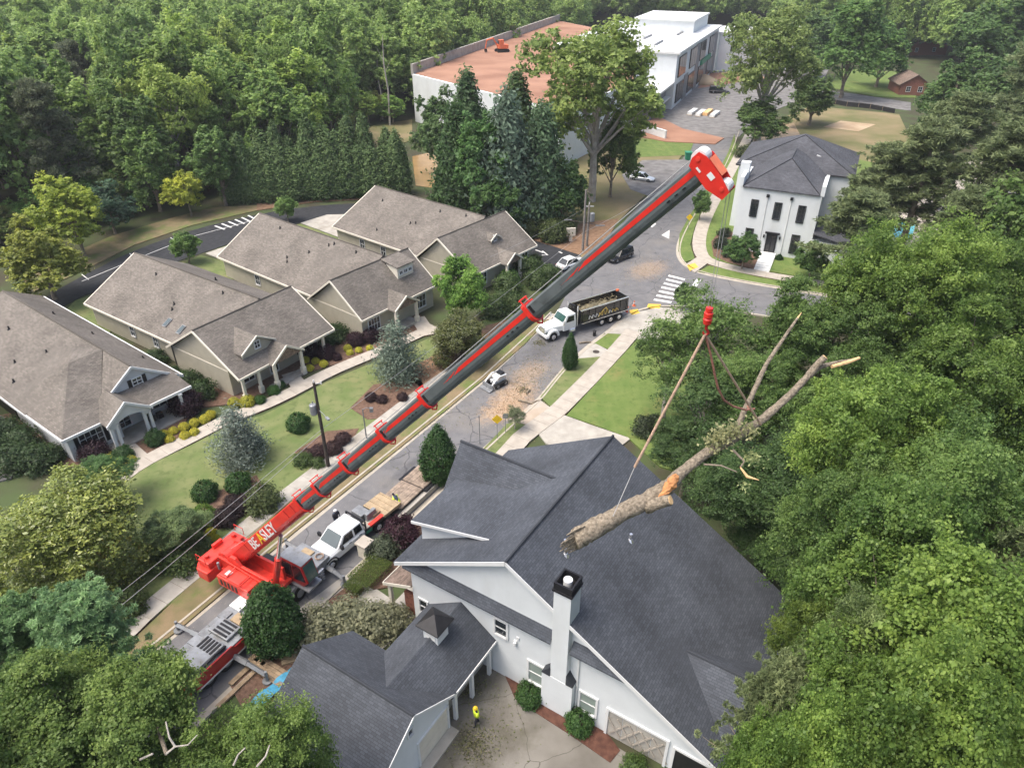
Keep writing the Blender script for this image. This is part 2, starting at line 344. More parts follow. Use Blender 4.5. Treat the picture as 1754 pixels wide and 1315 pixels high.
for (px, py, rx, ry, rot, amt) in [(880, 680, 4.2, 2.4, 1.0, .75), (860, 705, 3.0, 2.0, .6, .7), (905, 640, 3.5, 1.8, 1.0, .4), (1110, 462, 4.6, 2.6, .9, .38), (915, 715, 3.0, 2.0, 1, .6)]:
    w = at(px, py); addspot(M['asphalt'], SD, w, rx, ry, rot, .6, amt)
    addspot(M['concrete2'], SD, w, rx, ry, rot, .6, amt * .8)
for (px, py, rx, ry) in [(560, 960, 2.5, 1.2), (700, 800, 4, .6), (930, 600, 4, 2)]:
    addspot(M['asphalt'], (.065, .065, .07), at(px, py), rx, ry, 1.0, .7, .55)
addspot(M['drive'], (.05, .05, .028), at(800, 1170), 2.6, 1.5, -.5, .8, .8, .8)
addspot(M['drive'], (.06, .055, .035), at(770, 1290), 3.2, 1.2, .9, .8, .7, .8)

def struct(name, label, cat='ground'):
    return lambda o: tag(o, label, cat, kind='structure')
def slab(name, pts, z, m, label, cat='ground', th=.35, px=True):
    w = [at(*p) if px else Vector((p[0], p[1], 0)) for p in pts]
    o = MB().prism([(p.x, p.y) for p in w], z - th, z).build(name, m); return tag(o, label, cat, kind='structure')
g0 = MB().add([(-650, -120, -.05), (650, -120, -.05), (650, 900, -.05), (-650, 900, -.05)], [(0, 1, 2, 3)]).build('ground', M['ground'])
tag(g0, 'dark leaf litter and undergrowth under and between the trees', 'ground', kind='structure')

def offs(pts, d):
    """offset a world polyline to its right by d"""
    out = []
    for i, p in enumerate(pts):
        a = pts[max(i - 1, 0)]; b = pts[min(i + 1, len(pts) - 1)]; t = (b - a); t.z = 0; t.normalize()
        out.append(Vector((p.x + t.y * d, p.y - t.x * d, p.z)))
    return out
def smooth(pts, it=2):
    for _ in range(it):
        q = [pts[0]]
        for i in range(len(pts) - 1): q += [pts[i].lerp(pts[i + 1], .25), pts[i].lerp(pts[i + 1], .75)]
        pts = q + [pts[-1]]
    return pts
def strip(mb, a, b, z0, z1):
    for i in range(len(a) - 1):
        mb.add([(a[i].x, a[i].y, z0), (a[i + 1].x, a[i + 1].y, z0), (b[i + 1].x, b[i + 1].y, z0), (b[i].x, b[i].y, z0),
                (a[i].x, a[i].y, z1), (a[i + 1].x, a[i + 1].y, z1), (b[i + 1].x, b[i + 1].y, z1), (b[i].x, b[i].y, z1)],
               [(4, 5, 6, 7), (7, 6, 5, 4), (0, 1, 5, 4), (2, 3, 7, 6), (3, 0, 4, 7), (1, 2, 6, 5)][:1] + [(0, 4, 5, 1), (2, 6, 7, 3), (3, 7, 4, 0), (1, 5, 6, 2)])
def kerb(name, pts, side, label, gut=.5):
    """gutter pan and kerb stones outside the asphalt edge; side +1 = right of travel"""
    mb = MB(); strip(mb, pts, offs(pts, side * gut), -.2, .012); strip(mb, offs(pts, side * gut), offs(pts, side * (gut + .17)), -.2, .15)
    return tag(mb.build(name, M['kerb']), label, 'kerb', kind='structure')
def walk(name, pts, width, z, m, label, step=1.5, bed=True):
    """pavement of separate concrete slabs on a bed"""
    L = offs(pts, -width / 2); Rr = offs(pts, width / 2); mb = MB(); strip(mb, L, Rr, -.3, z - .03)
    root = tag(mb.build(name, M['mulch']), label, 'pavement', kind='structure')
    cum = [0]
    for i in range(len(pts) - 1): cum.append(cum[-1] + (pts[i + 1] - pts[i]).length)
    def samp(s, P):
        for i in range(len(pts) - 1):
            if s <= cum[i + 1] or i == len(pts) - 2:
                t = (s - cum[i]) / max(1e-6, cum[i + 1] - cum[i]); return P[i].lerp(P[i + 1], min(1, max(0, t)))
    n = max(1, int(cum[-1] / step)); g = .012
    for k in range(n):
        s0 = cum[-1] * k / n + g; s1 = cum[-1] * (k + 1) / n - g
        zz = z + random.uniform(-.004, .004)
        b = MB(); strip(b, [samp(s0, L), samp(s1, L)], [samp(s0, Rr), samp(s1, Rr)], z - .12, zz); b.build('slab', m, root)
    return root

LE = [at(*p) for p in [(60, 1290), (310, 1083), (500, 924), (701, 760), (834, 651), (888, 601), (925, 566), (952, 538)]]
RE0 = offs(LE[:5], 6.1)
REp = [at(*p) for p in [(923, 679), (966, 626), (1006, 590), (1040, 566), (1066, 543), (1092, 529), (1130, 522), (1200, 524), (1290, 536), (1360, 548), (1450, 562), (1560, 580)]]
RE = RE0[:4] + REp
LE2 = LE + [at(*p) for p in [(962, 520), (972, 500), (1005, 462), (1045, 405), (1085, 362), (1125, 325), (1160, 285), (1185, 250), (1196, 232)]]
NE = smooth([at(*p) for p in [(1262, 225), (1250, 258), (1232, 295), (1208, 330), (1184, 368), (1167, 397), (1158, 420), (1158, 440), (1170, 456), (1195, 469), (1290, 488), (1440, 512), (1560, 533)]], 2)
RE_s = RE[:4] + smooth(RE[4:], 2)
road = MB().prism([(p.x, p.y) for p in LE2 + NE + RE_s[::-1]], -.3, .008).build('road', M['asphalt'])
tag(road, 'worn grey asphalt street with sawdust spilled on it', 'road', kind='structure')
kerb('kerb', LE, -1, 'concrete kerb and gutter along the cottage side of the street', .6)
kerb('kerb', RE_s, 1, 'concrete kerb and gutter along the lawn side of the street and round its corner', .4)
kerb('kerb', NE, -1, 'curving concrete kerb round the white town house corner', .45)

# markings
def mark(name, pts, label, m=None, z=.014):
    w = [at(*p) for p in pts]; o = MB().prism([(p.x, p.y) for p in w], .002, z).build(name, m or M['paint'])
    return tag(o, label, 'road marking', kind='structure')
cw = tag(empty('crosswalk'), 'white zebra crosswalk stripes across the side street', 'crosswalk'); cw['kind'] = 'structure'
for i in range(7):
    t = i / 6; a = at(1145, 472).lerp(at(1120, 513), t); b = at(1173, 479).lerp(at(1150, 518), t)
    d = (at(1120, 513) - at(1145, 472)).normalized() * .28
    MB().prism([(a - d).xy, (b - d).xy, (b + d).xy, (a + d).xy], .002, .014).build('stripe', M['paint'], cw)
mark('stop_line', [(1193, 478), (1201, 480), (1192, 493), (1184, 491)], 'white stop line on the side street')
mark('yield_mark', [(1133, 403), (1147, 394), (1146, 409)], 'white triangular yield mark on the upper street')
mark('lane_mark', [(1113, 387), (1121, 380), (1124, 384), (1117, 390)], 'short white dash beside the crane boom')

# back drive behind the cottages
BU = smooth([at(*p) for p in [(60, 520), (130, 478), (230, 428), (330, 393), (440, 367), (540, 352), (640, 347)]], 1)
BL = smooth([at(*p) for p in [(60, 560), (130, 510), (190, 492), (260, 463), (350, 432), (440, 402), (540, 374), (640, 364)]], 1)
bd = MB().prism([(p.x, p.y) for p in BU + BL[::-1]], -.3, .01).build('back_drive', M['newasphalt'])
tag(bd, 'fresh black asphalt drive curving behind the cottages', 'road', kind='structure')
def line(pts, w, m, root, name='stripe', z=.02):
    p = [at(*q) for q in pts]; b = MB(); strip(b, offs(p, -w / 2), offs(p, w / 2), .005, z); return b.build(name, m, root)
pk = empty('parking_marks', label='white parking lines and hatching on the back drive', cat='road marking'); pk['kind'] = 'structure'
line([(140, 482), (232, 444), (330, 405), (440, 376)], .12, M['paint'], pk)
for a, b in [((222, 434), (232, 444)), ((292, 407), (304, 415)), ((140, 470), (152, 479))]: line([a, b], .12, M['paint'], pk)
for i in range(6):
    a = at(368, 387).lerp(at(425, 369), i / 5); b = at(385, 393).lerp(at(440, 377), i / 5)
    d = (at(425, 369) - at(368, 387)).normalized() * .16
    MB().prism([(a - d).xy, (b - d).xy, (b + d).xy, (a + d).xy], .005, .02).build('stripe', M['paint'], pk)
slab('verge', [(60, 500), (130, 470), (230, 420), (330, 386), (440, 361), (440, 352), (360, 356), (290, 375), (190, 405), (110, 440), (40, 480)], .06, M['dry'], 'brownish grass verge between the wood and the back drive')
slab('verge', [(440, 361), (540, 346), (640, 341), (640, 333), (540, 338), (440, 349)], .07, M['straw'], 'pine straw strip under the tall hedge')
slab('apron', [(352, 434), (440, 404), (470, 412), (430, 450), (380, 445)], .03, M['concrete2'], 'pale concrete apron by the second and third cottage', 'driveway')
slab('apron', [(515, 382), (560, 368), (640, 366), (620, 400), (590, 410)], .03, M['concrete2'], 'pale curved concrete apron behind the farthest cottage', 'driveway')
slab('back_lawn', [(70, 575), (130, 515), (190, 497), (260, 468), (345, 438), (380, 447), (430, 452), (400, 480), (340, 520), (200, 560), (100, 640)], .08, M['lawn2'], 'lawn behind the two nearest cottages', 'lawn')
slab('back_lawn', [(440, 402), (515, 384), (590, 412), (560, 440), (480, 420)], .08, M['lawn2'], 'grass between the third and farthest cottage', 'lawn')
# cottage entrance drive
slab('entrance_drive', [(880, 455), (896, 416), (915, 412), (950, 423), (990, 436), (1025, 437), (1008, 462), (972, 502), (955, 470), (925, 456)], .014, M['newasphalt'], 'dark asphalt entrance drive beside the farthest cottage', 'road')
ea = empty('arrow_marks', label='white arrows painted on the dark entrance drive', cat='road marking'); ea['kind'] = 'structure'
line([(917, 428), (931, 433)], .25, M['paint'], ea, 'arrow', .024); line([(929, 430), (938, 437), (928, 437)], .25, M['paint'], ea, 'arrow', .024); line([(957, 431), (963, 434)], .25, M['paint'], ea, 'arrow', .024)
slab('verge', [(896, 416), (915, 412), (950, 423), (990, 436), (1025, 437), (1060, 375), (1010, 380), (940, 395), (880, 392)], .06, M['straw'], 'pine straw bank behind the entrance drive')

# cottage front: lawn, walks, beds
slab('bed', [(-40, 800), (60, 800), (120, 800), (215, 800), (300, 760), (330, 700), (420, 690), (520, 640), (660, 600), (740, 560), (700, 520), (560, 560), (330, 640), (200, 700), (100, 690), (-40, 720)], .06, M['mulch'], 'bark mulch beds in front of the cottages')
slab('apron', [(-60, 690), (8, 715), (40, 770), (20, 820), (-60, 840)], .09, M['gravel'], 'grey concrete drive left of the grey cottage', 'driveway')
slab('front_lawn', [(205, 822), (330, 762), (400, 726), (450, 712), (510, 682), (560, 655), (650, 617), (740, 578), (860, 540), (925, 525), (935, 545), (900, 580), (760, 665), (640, 752), (545, 828), (440, 912), (330, 1005), (235, 1080), (160, 1110), (150, 940)], .10, M['lawn2'], 'wide front lawn between the curved walk and the street walk', 'lawn')
slab('verge', [(940, 548), (898, 591), (842, 640), (706, 751), (504, 913), (420, 984), (318, 1070), (230, 1140), (215, 1110), (330, 1000), (440, 905), (545, 822), (640, 746), (760, 650), (905, 555)], .115, M['dry'], 'patchy dry grass verge between street walk and kerb')
walk('front_walk', smooth([at(*p) for p in [(205, 822), (240, 795), (330, 750), (400, 714), (450, 697), (510, 668), (560, 640), (650, 603), (720, 572), (745, 560)]], 1), 1.7, .14, M['concrete'], 'curved pale concrete walk in front of the cottages')
walk('entry_walk', [at(188, 745, 0), at(238, 790, 0)], 1.9, .135, M['concrete'], 'short concrete path to the grey cottage porch')
walk('entry_walk', [at(495, 640, 0), at(515, 664, 0)], 1.6, .135, M['concrete'], 'short concrete path to the second cottage porch')
walk('entry_walk', [at(715, 545, 0), at(735, 575, 0)], 1.8, .135, M['concrete'], 'short concrete path to the third cottage porch')
walk('street_walk', smooth([at(*p) for p in [(215, 1085), (265, 1036), (335, 980), (440, 890), (545, 808), (620, 752), (700, 690), (780, 632), (860, 580), (905, 545)]], 1), 1.6, .14, M['concrete2'], 'weathered concrete pavement beside the dry verge')
bedp = [(505, 775), (560, 740), (615, 735), (600, 765), (560, 790), (520, 800)]
slab('bed', bedp, .13, M['mulch'], 'mulch bed round the dark shrubs by the utility pole')
slab('bed', [(340, 880), (370, 845), (440, 815), (455, 845), (425, 880), (385, 905), (350, 915)], .13, M['mulch'], 'mulch bed under the clipped bushes by the crane')
slab('bed', [(600, 700), (640, 660), (720, 650), (735, 680), (690, 715), (630, 720)], .13, M['mulch'], 'mulch bed round the blue-green cypress')
slab('bed', [(690, 640), (760, 600), (830, 560), (900, 540), (905, 560), (860, 600), (780, 655), (720, 665)], .13, M['straw'], 'pine straw bed under the magnolia')

# lawn side of the street
slab('forecourt', [(1034, 572), (1066, 549), (1094, 535), (1130, 528), (1200, 530), (1210, 545), (1150, 560), (1120, 600), (1090, 580), (1068, 574)], .135, M['concrete2'], 'wide pale concrete corner apron beside the dump truck', 'pavement')
slab('apron', [(878, 722), (922, 684), (944, 700), (966, 712), (1010, 728), (1080, 752), (1020, 800), (935, 760), (912, 731)], .11, M['concrete2'], 'pale concrete driveway apron dusted with sawdust', 'driveway')
slab('apron', [(985, 616), (1014, 592), (1020, 590), (1040, 600), (1030, 612)], .13, M['concrete2'], 'concrete patch with a round manhole cover', 'pavement')
slab('verge', [(926, 681), (968, 630), (984, 615), (1030, 612), (945, 700)], .125, M['lawn2'], 'grass strip with the small columnar tree', 'lawn')
slab('verge', [(1014, 590), (1037, 572), (1068, 574), (1042, 599)], .125, M['lawn'], 'small square of grass by the concrete corner', 'lawn')
slab('verge', [(826, 772), (868, 727), (880, 725), (912, 731), (858, 785)], .125, M['lawn2'], 'narrow verge with the yellow sign', 'lawn')
slab('side_lawn', [(970, 713), (1092, 582), (1125, 590), (1180, 610), (1230, 680), (1230, 830), (1130, 800), (1075, 750), (1010, 726)], .125, M['lawn'], 'bright mown lawn between the walk and the oaks', 'lawn')
walk('side_walk', [at(*p) for p in [(850, 800), (896, 748), (955, 705), (1010, 650), (1060, 597), (1085, 568)]], 1.9, .145, M['concrete'], 'straight concrete pavement beside the bright lawn')
tp = lambda pts, lab: slab('tactile_pad', pts, .15, M['tactile'], lab, 'paving pad')
tp([(1078, 533), (1092, 531), (1096, 538), (1082, 541)], 'yellow tactile pad on the corner by the dump truck')
tp([(1110, 522), (1132, 523), (1130, 530), (1108, 529)], 'yellow tactile pad at the near end of the crosswalk')
tp([(1176, 456), (1190, 452), (1196, 459), (1182, 465)], 'yellow tactile pad at the far end of the crosswalk')
mh = MB().tube([at(1021, 604) + Vector((0, 0, .10)), at(1021, 604) + Vector((0, 0, .142))], .38, 16).build('manhole_cover', M['polewood']); tag(mh, 'round dark manhole cover in the concrete patch', 'manhole cover')

# town house corner
slab('verge', [(1258, 230), (1247, 262), (1228, 298), (1204, 335), (1180, 372), (1164, 402), (1162, 430), (1172, 450), (1190, 445), (1182, 420), (1190, 390), (1212, 345), (1236, 305), (1262, 260)], .125, M['lawn'], 'curved grass verge at the town house corner', 'lawn')
walk('corner_walk', smooth([at(*p) for p in [(1283, 232), (1262, 275), (1240, 315), (1215, 360), (1200, 395), (1196, 425), (1206, 446), (1240, 457), (1300, 470), (1380, 483), (1470, 497), (1560, 512)]], 1), 2.0, .145, M['concrete'], 'curved concrete pavement round the white town house')
slab('ramp', [(1172, 456), (1196, 440), (1212, 452), (1190, 468)], .14, M['concrete'], 'concrete kerb ramp at the crosswalk', 'pavement')
slab('verge', [(1196, 466), (1215, 456), (1300, 476), (1400, 493), (1470, 505), (1460, 512), (1380, 500), (1290, 485)], .125, M['lawn'], 'grass verge between side street and pavement', 'lawn')
slab('yard', [(1205, 440), (1200, 420), (1222, 350), (1262, 290), (1300, 240), (1600, 300), (1620, 480), (1560, 505), (1400, 480), (1260, 455)], .11, M['lawn'], 'grass round the white town house', 'lawn')
slab('bed', [(1222, 440), (1218, 415), (1235, 395), (1260, 400), (1300, 440), (1310, 452), (1290, 462), (1250, 452)], .14, M['mulch'], 'dark planting bed at the town house corner')
# upper left of street: rough grass, car lot
slab('meadow', [(1000, 445), (1040, 400), (1080, 358), (1120, 322), (1156, 282), (1182, 248), (1196, 236), (1080, 232), (1000, 260), (930, 330), (960, 400)], .05, M['rough_grass'], 'rough grass below the big oak beside the upper street', 'meadow')
slab('car_lot', [(1080, 325), (1065, 300), (1100, 275), (1180, 274), (1165, 292), (1138, 318), (1110, 336)], .07, M['gravel'], 'grey gravel parking patch with the silver car', 'parking')
slab('yard', [(1070, 238), (1190, 240), (1180, 266), (1090, 270), (1060, 262)], .08, M['lawn'], 'green grass strip above the parking patch', 'lawn')
slab('gravel_yard', [(1120, 215), (1150, 170), (1200, 135), (1240, 118), (1420, 118), (1400, 160), (1300, 200), (1265, 235), (1195, 240)], .04, M['gravel'], 'grey gravel construction yard beside the white building', 'yard')
slab('clay_bank', [(1085, 205), (1125, 200), (1170, 222), (1240, 238), (1225, 248), (1140, 244), (1095, 235)], .20, M['clay'], 'red clay bank at the edge of the construction yard', 'bank')
slab('clay_bank', [(1195, 152), (1215, 126), (1300, 122), (1310, 135), (1240, 145)], .08, M['clay'], 'red clay strip along the foot of the white building', 'bank')
slab('field', [(1290, 250), (1310, 215), (1390, 182), (1540, 196), (1560, 240), (1520, 290), (1440, 285), (1330, 265)], .06, M['rough_grass'], 'dry grass field behind the town house', 'field')
slab('bare_patch', [(1300, 246), (1312, 222), (1360, 212), (1372, 235), (1345, 248)], .10, M['dirt'], 'bare reddish dirt patch in the dry field', 'ground')
slab('bare_patch', [(1410, 218), (1440, 208), (1500, 214), (1470, 226)], .10, M['dirt'], 'bare tan dirt streak in the middle of the dry field', 'ground')
slab('lane', [(1380, 150), (1440, 158), (1560, 176), (1560, 190), (1440, 175), (1370, 168)], .05, M['gravel'], 'grey lane beyond the black silt fence', 'road')
slab('far_lawn', [(1420, 150), (1440, 118), (1560, 125), (1570, 168), (1500, 166)], .07, M['lawn'], 'green lawn beyond the lane', 'lawn')
pond = [(706, 268), (735, 262), (760, 275), (768, 305), (745, 322), (712, 318)]
slab('pond', pond, .02, M['water'], 'muddy orange-brown pond at the end of the hedge', 'pond')
slab('verge', [(590, 250), (640, 215), (706, 205), (706, 240), (640, 262)], .03, M['rough_grass'], 'grassy clearing left of the clay terrace', 'meadow')

slab('patio', [(1490, 425), (1515, 340), (1600, 285), (1754, 265), (1800, 330), (1790, 420), (1640, 450)], .13, M['concrete'], 'pale patio glimpsed between the pines', 'patio')
slab('pool', [(1500, 402), (1520, 372), (1570, 380), (1560, 412)], .14, M['pool'], 'turquoise pool water glimpsed between the pines', 'pool')
slab('pool', [(1605, 300), (1640, 285), (1660, 300), (1620, 315)], .14, M['pool'], 'second patch of turquoise water farther behind the pines', 'pool')
# house lot
slab('courtyard', [(782, 1135), (850, 1140), (905, 1185), (1140, 1330), (1180, 1420), (800, 1480), (700, 1400), (740, 1280)], .02, M['drive'], 'stained concrete courtyard between house and garage', 'driveway')
slab('forecourt', [(455, 1085), (590, 985), (640, 1005), (720, 1060), (650, 1115), (540, 1120)], .03, M['concrete2'], 'pale concrete path in front of the white house', 'pavement')
slab('front_yard', [(600, 985), (700, 905), (760, 860), (840, 800), (870, 900), (760, 980), (700, 1000), (640, 1010)], .06, M['mulch'], 'mulched planting along the front of the white house')
slab('side_yard', [(395, 1175), (445, 1110), (520, 1085), (560, 1110), (500, 1200), (440, 1260)], .05, M['mulch'], 'dug brown earth beside the garage', 'ground')
slab('mulch_bed', [(862, 1150), (900, 1163), (930, 1186), (1035, 1250), (1062, 1285), (1045, 1306), (985, 1264), (920, 1222), (882, 1196)], .07, M['redmulch'], 'red mulch bed along the foot of the white house wall', 'ground')
slab('mulch_strip', [(562, 1030), (600, 1000), (625, 1008), (600, 1040), (575, 1052)], .08, M['mulch'], 'small mulch rectangle in the concrete path', 'ground')
# ---------------------------------------------------------------- buildings
def T(c, yaw=0): return Matrix.Translation(Vector(c)) @ rotz(yaw)
def window(parent, c, yaw, w, h, nx=2, ny=2, fm=None, gm=None, shut=None, d=.09, name='window', fw=.08):
    """c = centre on the wall face; outward is local -Y"""
    fm = fm or M['trim']; gm = gm or M['glass']; X = T(c, yaw); b = MB(X)
    b.box((-w / 2 - fw / 2, -d / 2, 0), (fw, d, h + 2 * fw)); b.box((w / 2 + fw / 2, -d / 2, 0), (fw, d, h + 2 * fw))
    b.box((0, -d / 2, h / 2 + fw / 2), (w - .004, d * .97, fw)); b.box((0, -d / 2 - .03, -h / 2 - fw / 2), (w - .004, d + .06, fw))
    for i in range(1, nx): b.box((-w / 2 + w * i / nx, -.045, 0), (.045, .05, h - .004))
    for j in range(1, ny): b.box((0, -.043, -h / 2 + h * j / ny), (w - .004, .044, .045))
    o = b.build(name, fm, parent)
    for i in range(nx):
        for j in range(ny):
            p = MB(X); p.box((-w / 2 + w * (i + .5) / nx, -.012, -h / 2 + h * (j + .5) / ny), (w / nx - .05, .02, h / ny - .05)); p.build('pane', gm, o)
    if shut:
        for s in (-1, 1):
            p = MB(X); p.box((s * (w / 2 + fw + .2), -.03, 0), (.36, .05, h + .1))
            for k in range(7): p.box((s * (w / 2 + fw + .2), -.06, -h / 2 + h * (k + .5) / 7), (.28, .02, h / 7 * .55))
            p.build('shutter', shut, o)
    return o
def roofpart(name, polys, m, parent, th=.18, fascia=None):
    b = MB()
    for p in polys: b.slabpoly(p, th)
    return b.build(name, m, parent)
def cap(parent, a, b, m=None, r=.10):
    return MB().tube([a, b], r, 6).build('ridge_cap', m or M['darkroof'], parent)
def fascia(parent, segs, m=None, h=.2, t=.13):
    b = MB(); t = t if parent.name.startswith('cottage') else .05
    for p, q in segs:
        p = Vector(p) + Vector((0, 0, .07)); q = Vector(q) + Vector((0, 0, .07)); h_ = h + .05; d = q - p; n = Vector((d.y, -d.x, 0)).normalized() * t / 2
        b.add([p - n, q - n, q + n, p + n, p - n - Vector((0, 0, h_)), q - n - Vector((0, 0, h_)), q + n - Vector((0, 0, h_)), p + n - Vector((0, 0, h_))], [(0, 1, 2, 3), (7, 6, 5, 4), (0, 4, 5, 1), (2, 6, 7, 3), (1, 5, 6, 2), (3, 7, 4, 0)])
    return b.build('fascia', m or M['trim'], parent)
def pipe_vent(parent, p, m=None, r=.08, h=.3):
    p = Vector(p); return MB().tube([p - Vector((0, 0, .1)), p + Vector((0, 0, h))], r, 8).tube([p - Vector((0, 0, .12)), p + Vector((0, 0, .08))], [r * 2.6, r * 1.2], 8).build('vent_pipe', m or M['black'], parent)

# --- white house under the log
HA = math.radians(-32.24); H0 = Vector((-6.4954, 31.9716, 0))
house = empty('white_house', H0, HA, 'large white house with steep charcoal shingle roof and tall chimney', 'house')
SL, SR, PX, PZ = .56, .60, 7.5, 10.8
zl = lambda x: PZ - SL * (PX - x)
zr = lambda x: PZ - SR * (x - PX)
MB().ext([(0, 0), (20.8, 0), (20.8, zr(20.8) - .2), (PX, PZ - .2), (0, zl(0) - .2)], 0, 12.9).build('wall', M['white'], house)
rf = roofpart('roof', [[(-1.05, -.4, zl(-1.05)), (PX, -.4, PZ), (PX, 13.3, PZ), (-1.05, 13.3, zl(-1.05))],
                       [(PX, -.4, PZ), (21.7, -.4, zr(21.7)), (21.7, 13.3, zr(21.7)), (PX, 13.3, PZ)]], M['darkroof'], house, .2)
cap(rf, (PX, -.42, PZ + .0), (PX, 13.32, PZ + .0))
for p in [(9.23, 3.35, zr(9.23)), (11.74, 7.3, zr(11.74)), (9.5, 2.95, zr(9.5))]: pipe_vent(rf, p, M['chrome'], .1, .5)
fascia(house, [((-.95, -.43, zl(-.95) - .06), (PX - .02, -.43, PZ - .06)), ((PX + .02, -.43, PZ - .06), (21.6, -.43, zr(21.6) - .06))], h=.24)
# cross gable toward the street
cg = roofpart('cross_gable_roof', [[(-1.8, 5.5, 6.33), (6.0, 5.5, 6.33), (6.1, 8.3, 9.8), (-1.8, 8.3, 9.8)], [(-1.8, 8.3, 9.8), (6.1, 8.3, 9.8), (6.0, 11.1, 6.33), (-1.8, 11.1, 6.33)]], M['darkroof'], house, .2)
cap(cg, (-1.82, 8.3, 9.8), (6.1, 8.3, 9.8))
MB().ext([(5.95, 0), (10.65, 0), (10.65, 6.7), (8.3, 9.55), (5.95, 6.7)], -1.3, .6, 'x').build('gable_wall', M['white'], house)
# shed dormer with white cheek
roofpart('dormer_roof', [[(-1.15, 1.7, 7.85), (5.3, 1.7, 7.85 + .26 * 6.45), (5.3, 6.6, 7.85 + .26 * 6.45), (-1.15, 6.6, 7.85)]], M['darkroof'], house, .18)
MB().ext([(-.55, zl(-.55) - .1), (-.55, 7.82), (5.1, 7.85 + .26 * 6.25 - .2), (5.1, zl(5.1) - .5)], 2.0, 6.2).build('dormer_wall', M['white'], house)
fascia(house, [((-1.1, 1.67, 7.8), (5.0, 1.67, 7.8 + .26 * 6.1))], h=.16)
# skirt roof band across the gable
for x0, x1 in ((-.3, 10.5), (11.75, 14.9)):
    roofpart('skirt_roof', [[(x0, -.45, 6.05), (x1 + (.5 if x1 > 14 else 0), -.45, 6.05), (x1 - (.7 if x1 > 14 else 0), .02, 6.72), (x0, .02, 6.72)]], M['darkroof'], house, .12)
# hipped cross gable on the far slope
hd = roofpart('side_dormer_roof', [[(17.0, 4.0, 5.1), (20.9, 4.0, 5.1), (20.9, .9, 2.9), (17.6, .9, 2.9)], [(17.0, 4.0, 5.1), (20.9, 4.0, 5.1), (20.9, 7.1, 2.9), (17.6, 7.1, 2.9)]], M['darkroof'], house, .18)
cap(hd, (17.0, 4, 5.1), (20.92, 4, 5.1))
MB().ext([(1.3, 0), (6.7, 0), (6.7, 2.95), (4, 4.85), (1.3, 2.95)], 17.5, 20.5, 'x').build('side_wall', M['white'], house)
# chimney
ch = MB().b2(10.05, 12.1, -.48, .3, 0, 3.2).b2(10.6, 11.65, -.46, .7, 3.2, 10.5).build('chimney', M['white'], house, bevel=.02)
MB().ext([(10.05, 3.2), (10.05, 3.3), (10.6, 4.0), (10.6, 3.2)], -.5, .02).build('shoulder_cap', M['darkroof'], ch)
MB().ext([(11.65, 3.2), (11.65, 4.0), (12.1, 3.3), (12.1, 3.2)], -.5, .02).build('shoulder_cap', M['darkroof'], ch)
MB().b2(10.52, 11.73, -.54, .78, 10.5, 10.62).b2(10.58, 10.68, -.48, .72, 10.62, 11.12).b2(11.57, 11.67, -.48, .72, 10.62, 11.12).b2(10.68, 11.57, -.48, -.38, 10.62, 11.12).b2(10.68, 11.57, .62, .72, 10.62, 11.12).build('chimney_cap', M['black'], ch)
MB().tube([(11.12, .12, 10.6), (11.12, .12, 11.1)], .25, 16).build('flue', M['trim'], ch)
window(house, (6.9, 0, 4.52), 0, .8, 1.25, 1, 2, M['trim'], M['glass'], fw=.14)
window(house, (9.4, 0, 2.0), 0, .95, 1.75, 1, 2, M['trim'], M['glass_g'], fw=.14)
window(house, (12.95, 0, 1.85), 0, 1.0, 1.55, 1, 2, M['trim'], M['glass_g'], fw=.14)
window(house, (.85, 0, 2.6), 0, .6, 1.2, 1, 2, M['trim'], M['glass'], fw=.12)
MB().tube([(7.95, -.12, 3.75), (7.95, -.12, 4.0)], .11, 8).b2(7.85, 8.05, -.1, .0, 3.95, 4.1).build('wall_lamp', M['trim'], house)
MB().b2(8.0, 8.2, -.06, .0, 4.25, 4.5).build('vent_cover', M['trim'], house)
MB().tube([(12.2, -.06, .1), (12.2, -.06, 6.0)], .05, 8).build('downpipe', M['trim'], house)
# garage doorway: frame, cross-braced pale door, dark neighbour bay
def bay(parent, x0, x1, h, name, m, brace):
    b = MB().b2(x0 - .16, x0, -.1, .0, 0, h + .16).b2(x1, x1 + .16, -.1, .0, 0, h + .16).b2(x0 + .002, x1 - .002, -.098, .0, h, h + .158)
    fr = b.build(name, M['trim'], parent)
    if brace:
        n = 4
        for j in range(n):
            for i in range(4):
                MB().b2(x0 + (x1 - x0) * i / 4 + .02, x0 + (x1 - x0) * (i + 1) / 4 - .02, -.03, -.004, h * j / n + .015, h * (j + 1) / n - .015).build('door_panel', M['concrete2'], fr)
    else: MB().b2(x0, x1, -.012, .0, 0, h).build('bay_shade_sheet', m, fr)  # flat black sheet painting the shade inside the open bay
bay(house, 14.3, 17.8, 2.35, 'garage_door', M['concrete2'], True); bay(house, 18.35, 20.5, 2.1, 'garage_doorway', M['black'], False)
gd = MB()
for i in range(9):   # diagonal planks leaning inside the bay
    x = 14.5 + i * .36
    gd.box((x + .15, -.07, 1.15), (.09, .05, 1.9), Matrix.Rotation(.55 if i % 2 else -.55, 3, 'Y'))
gd.build('leaning_plank', M['concrete'], house)
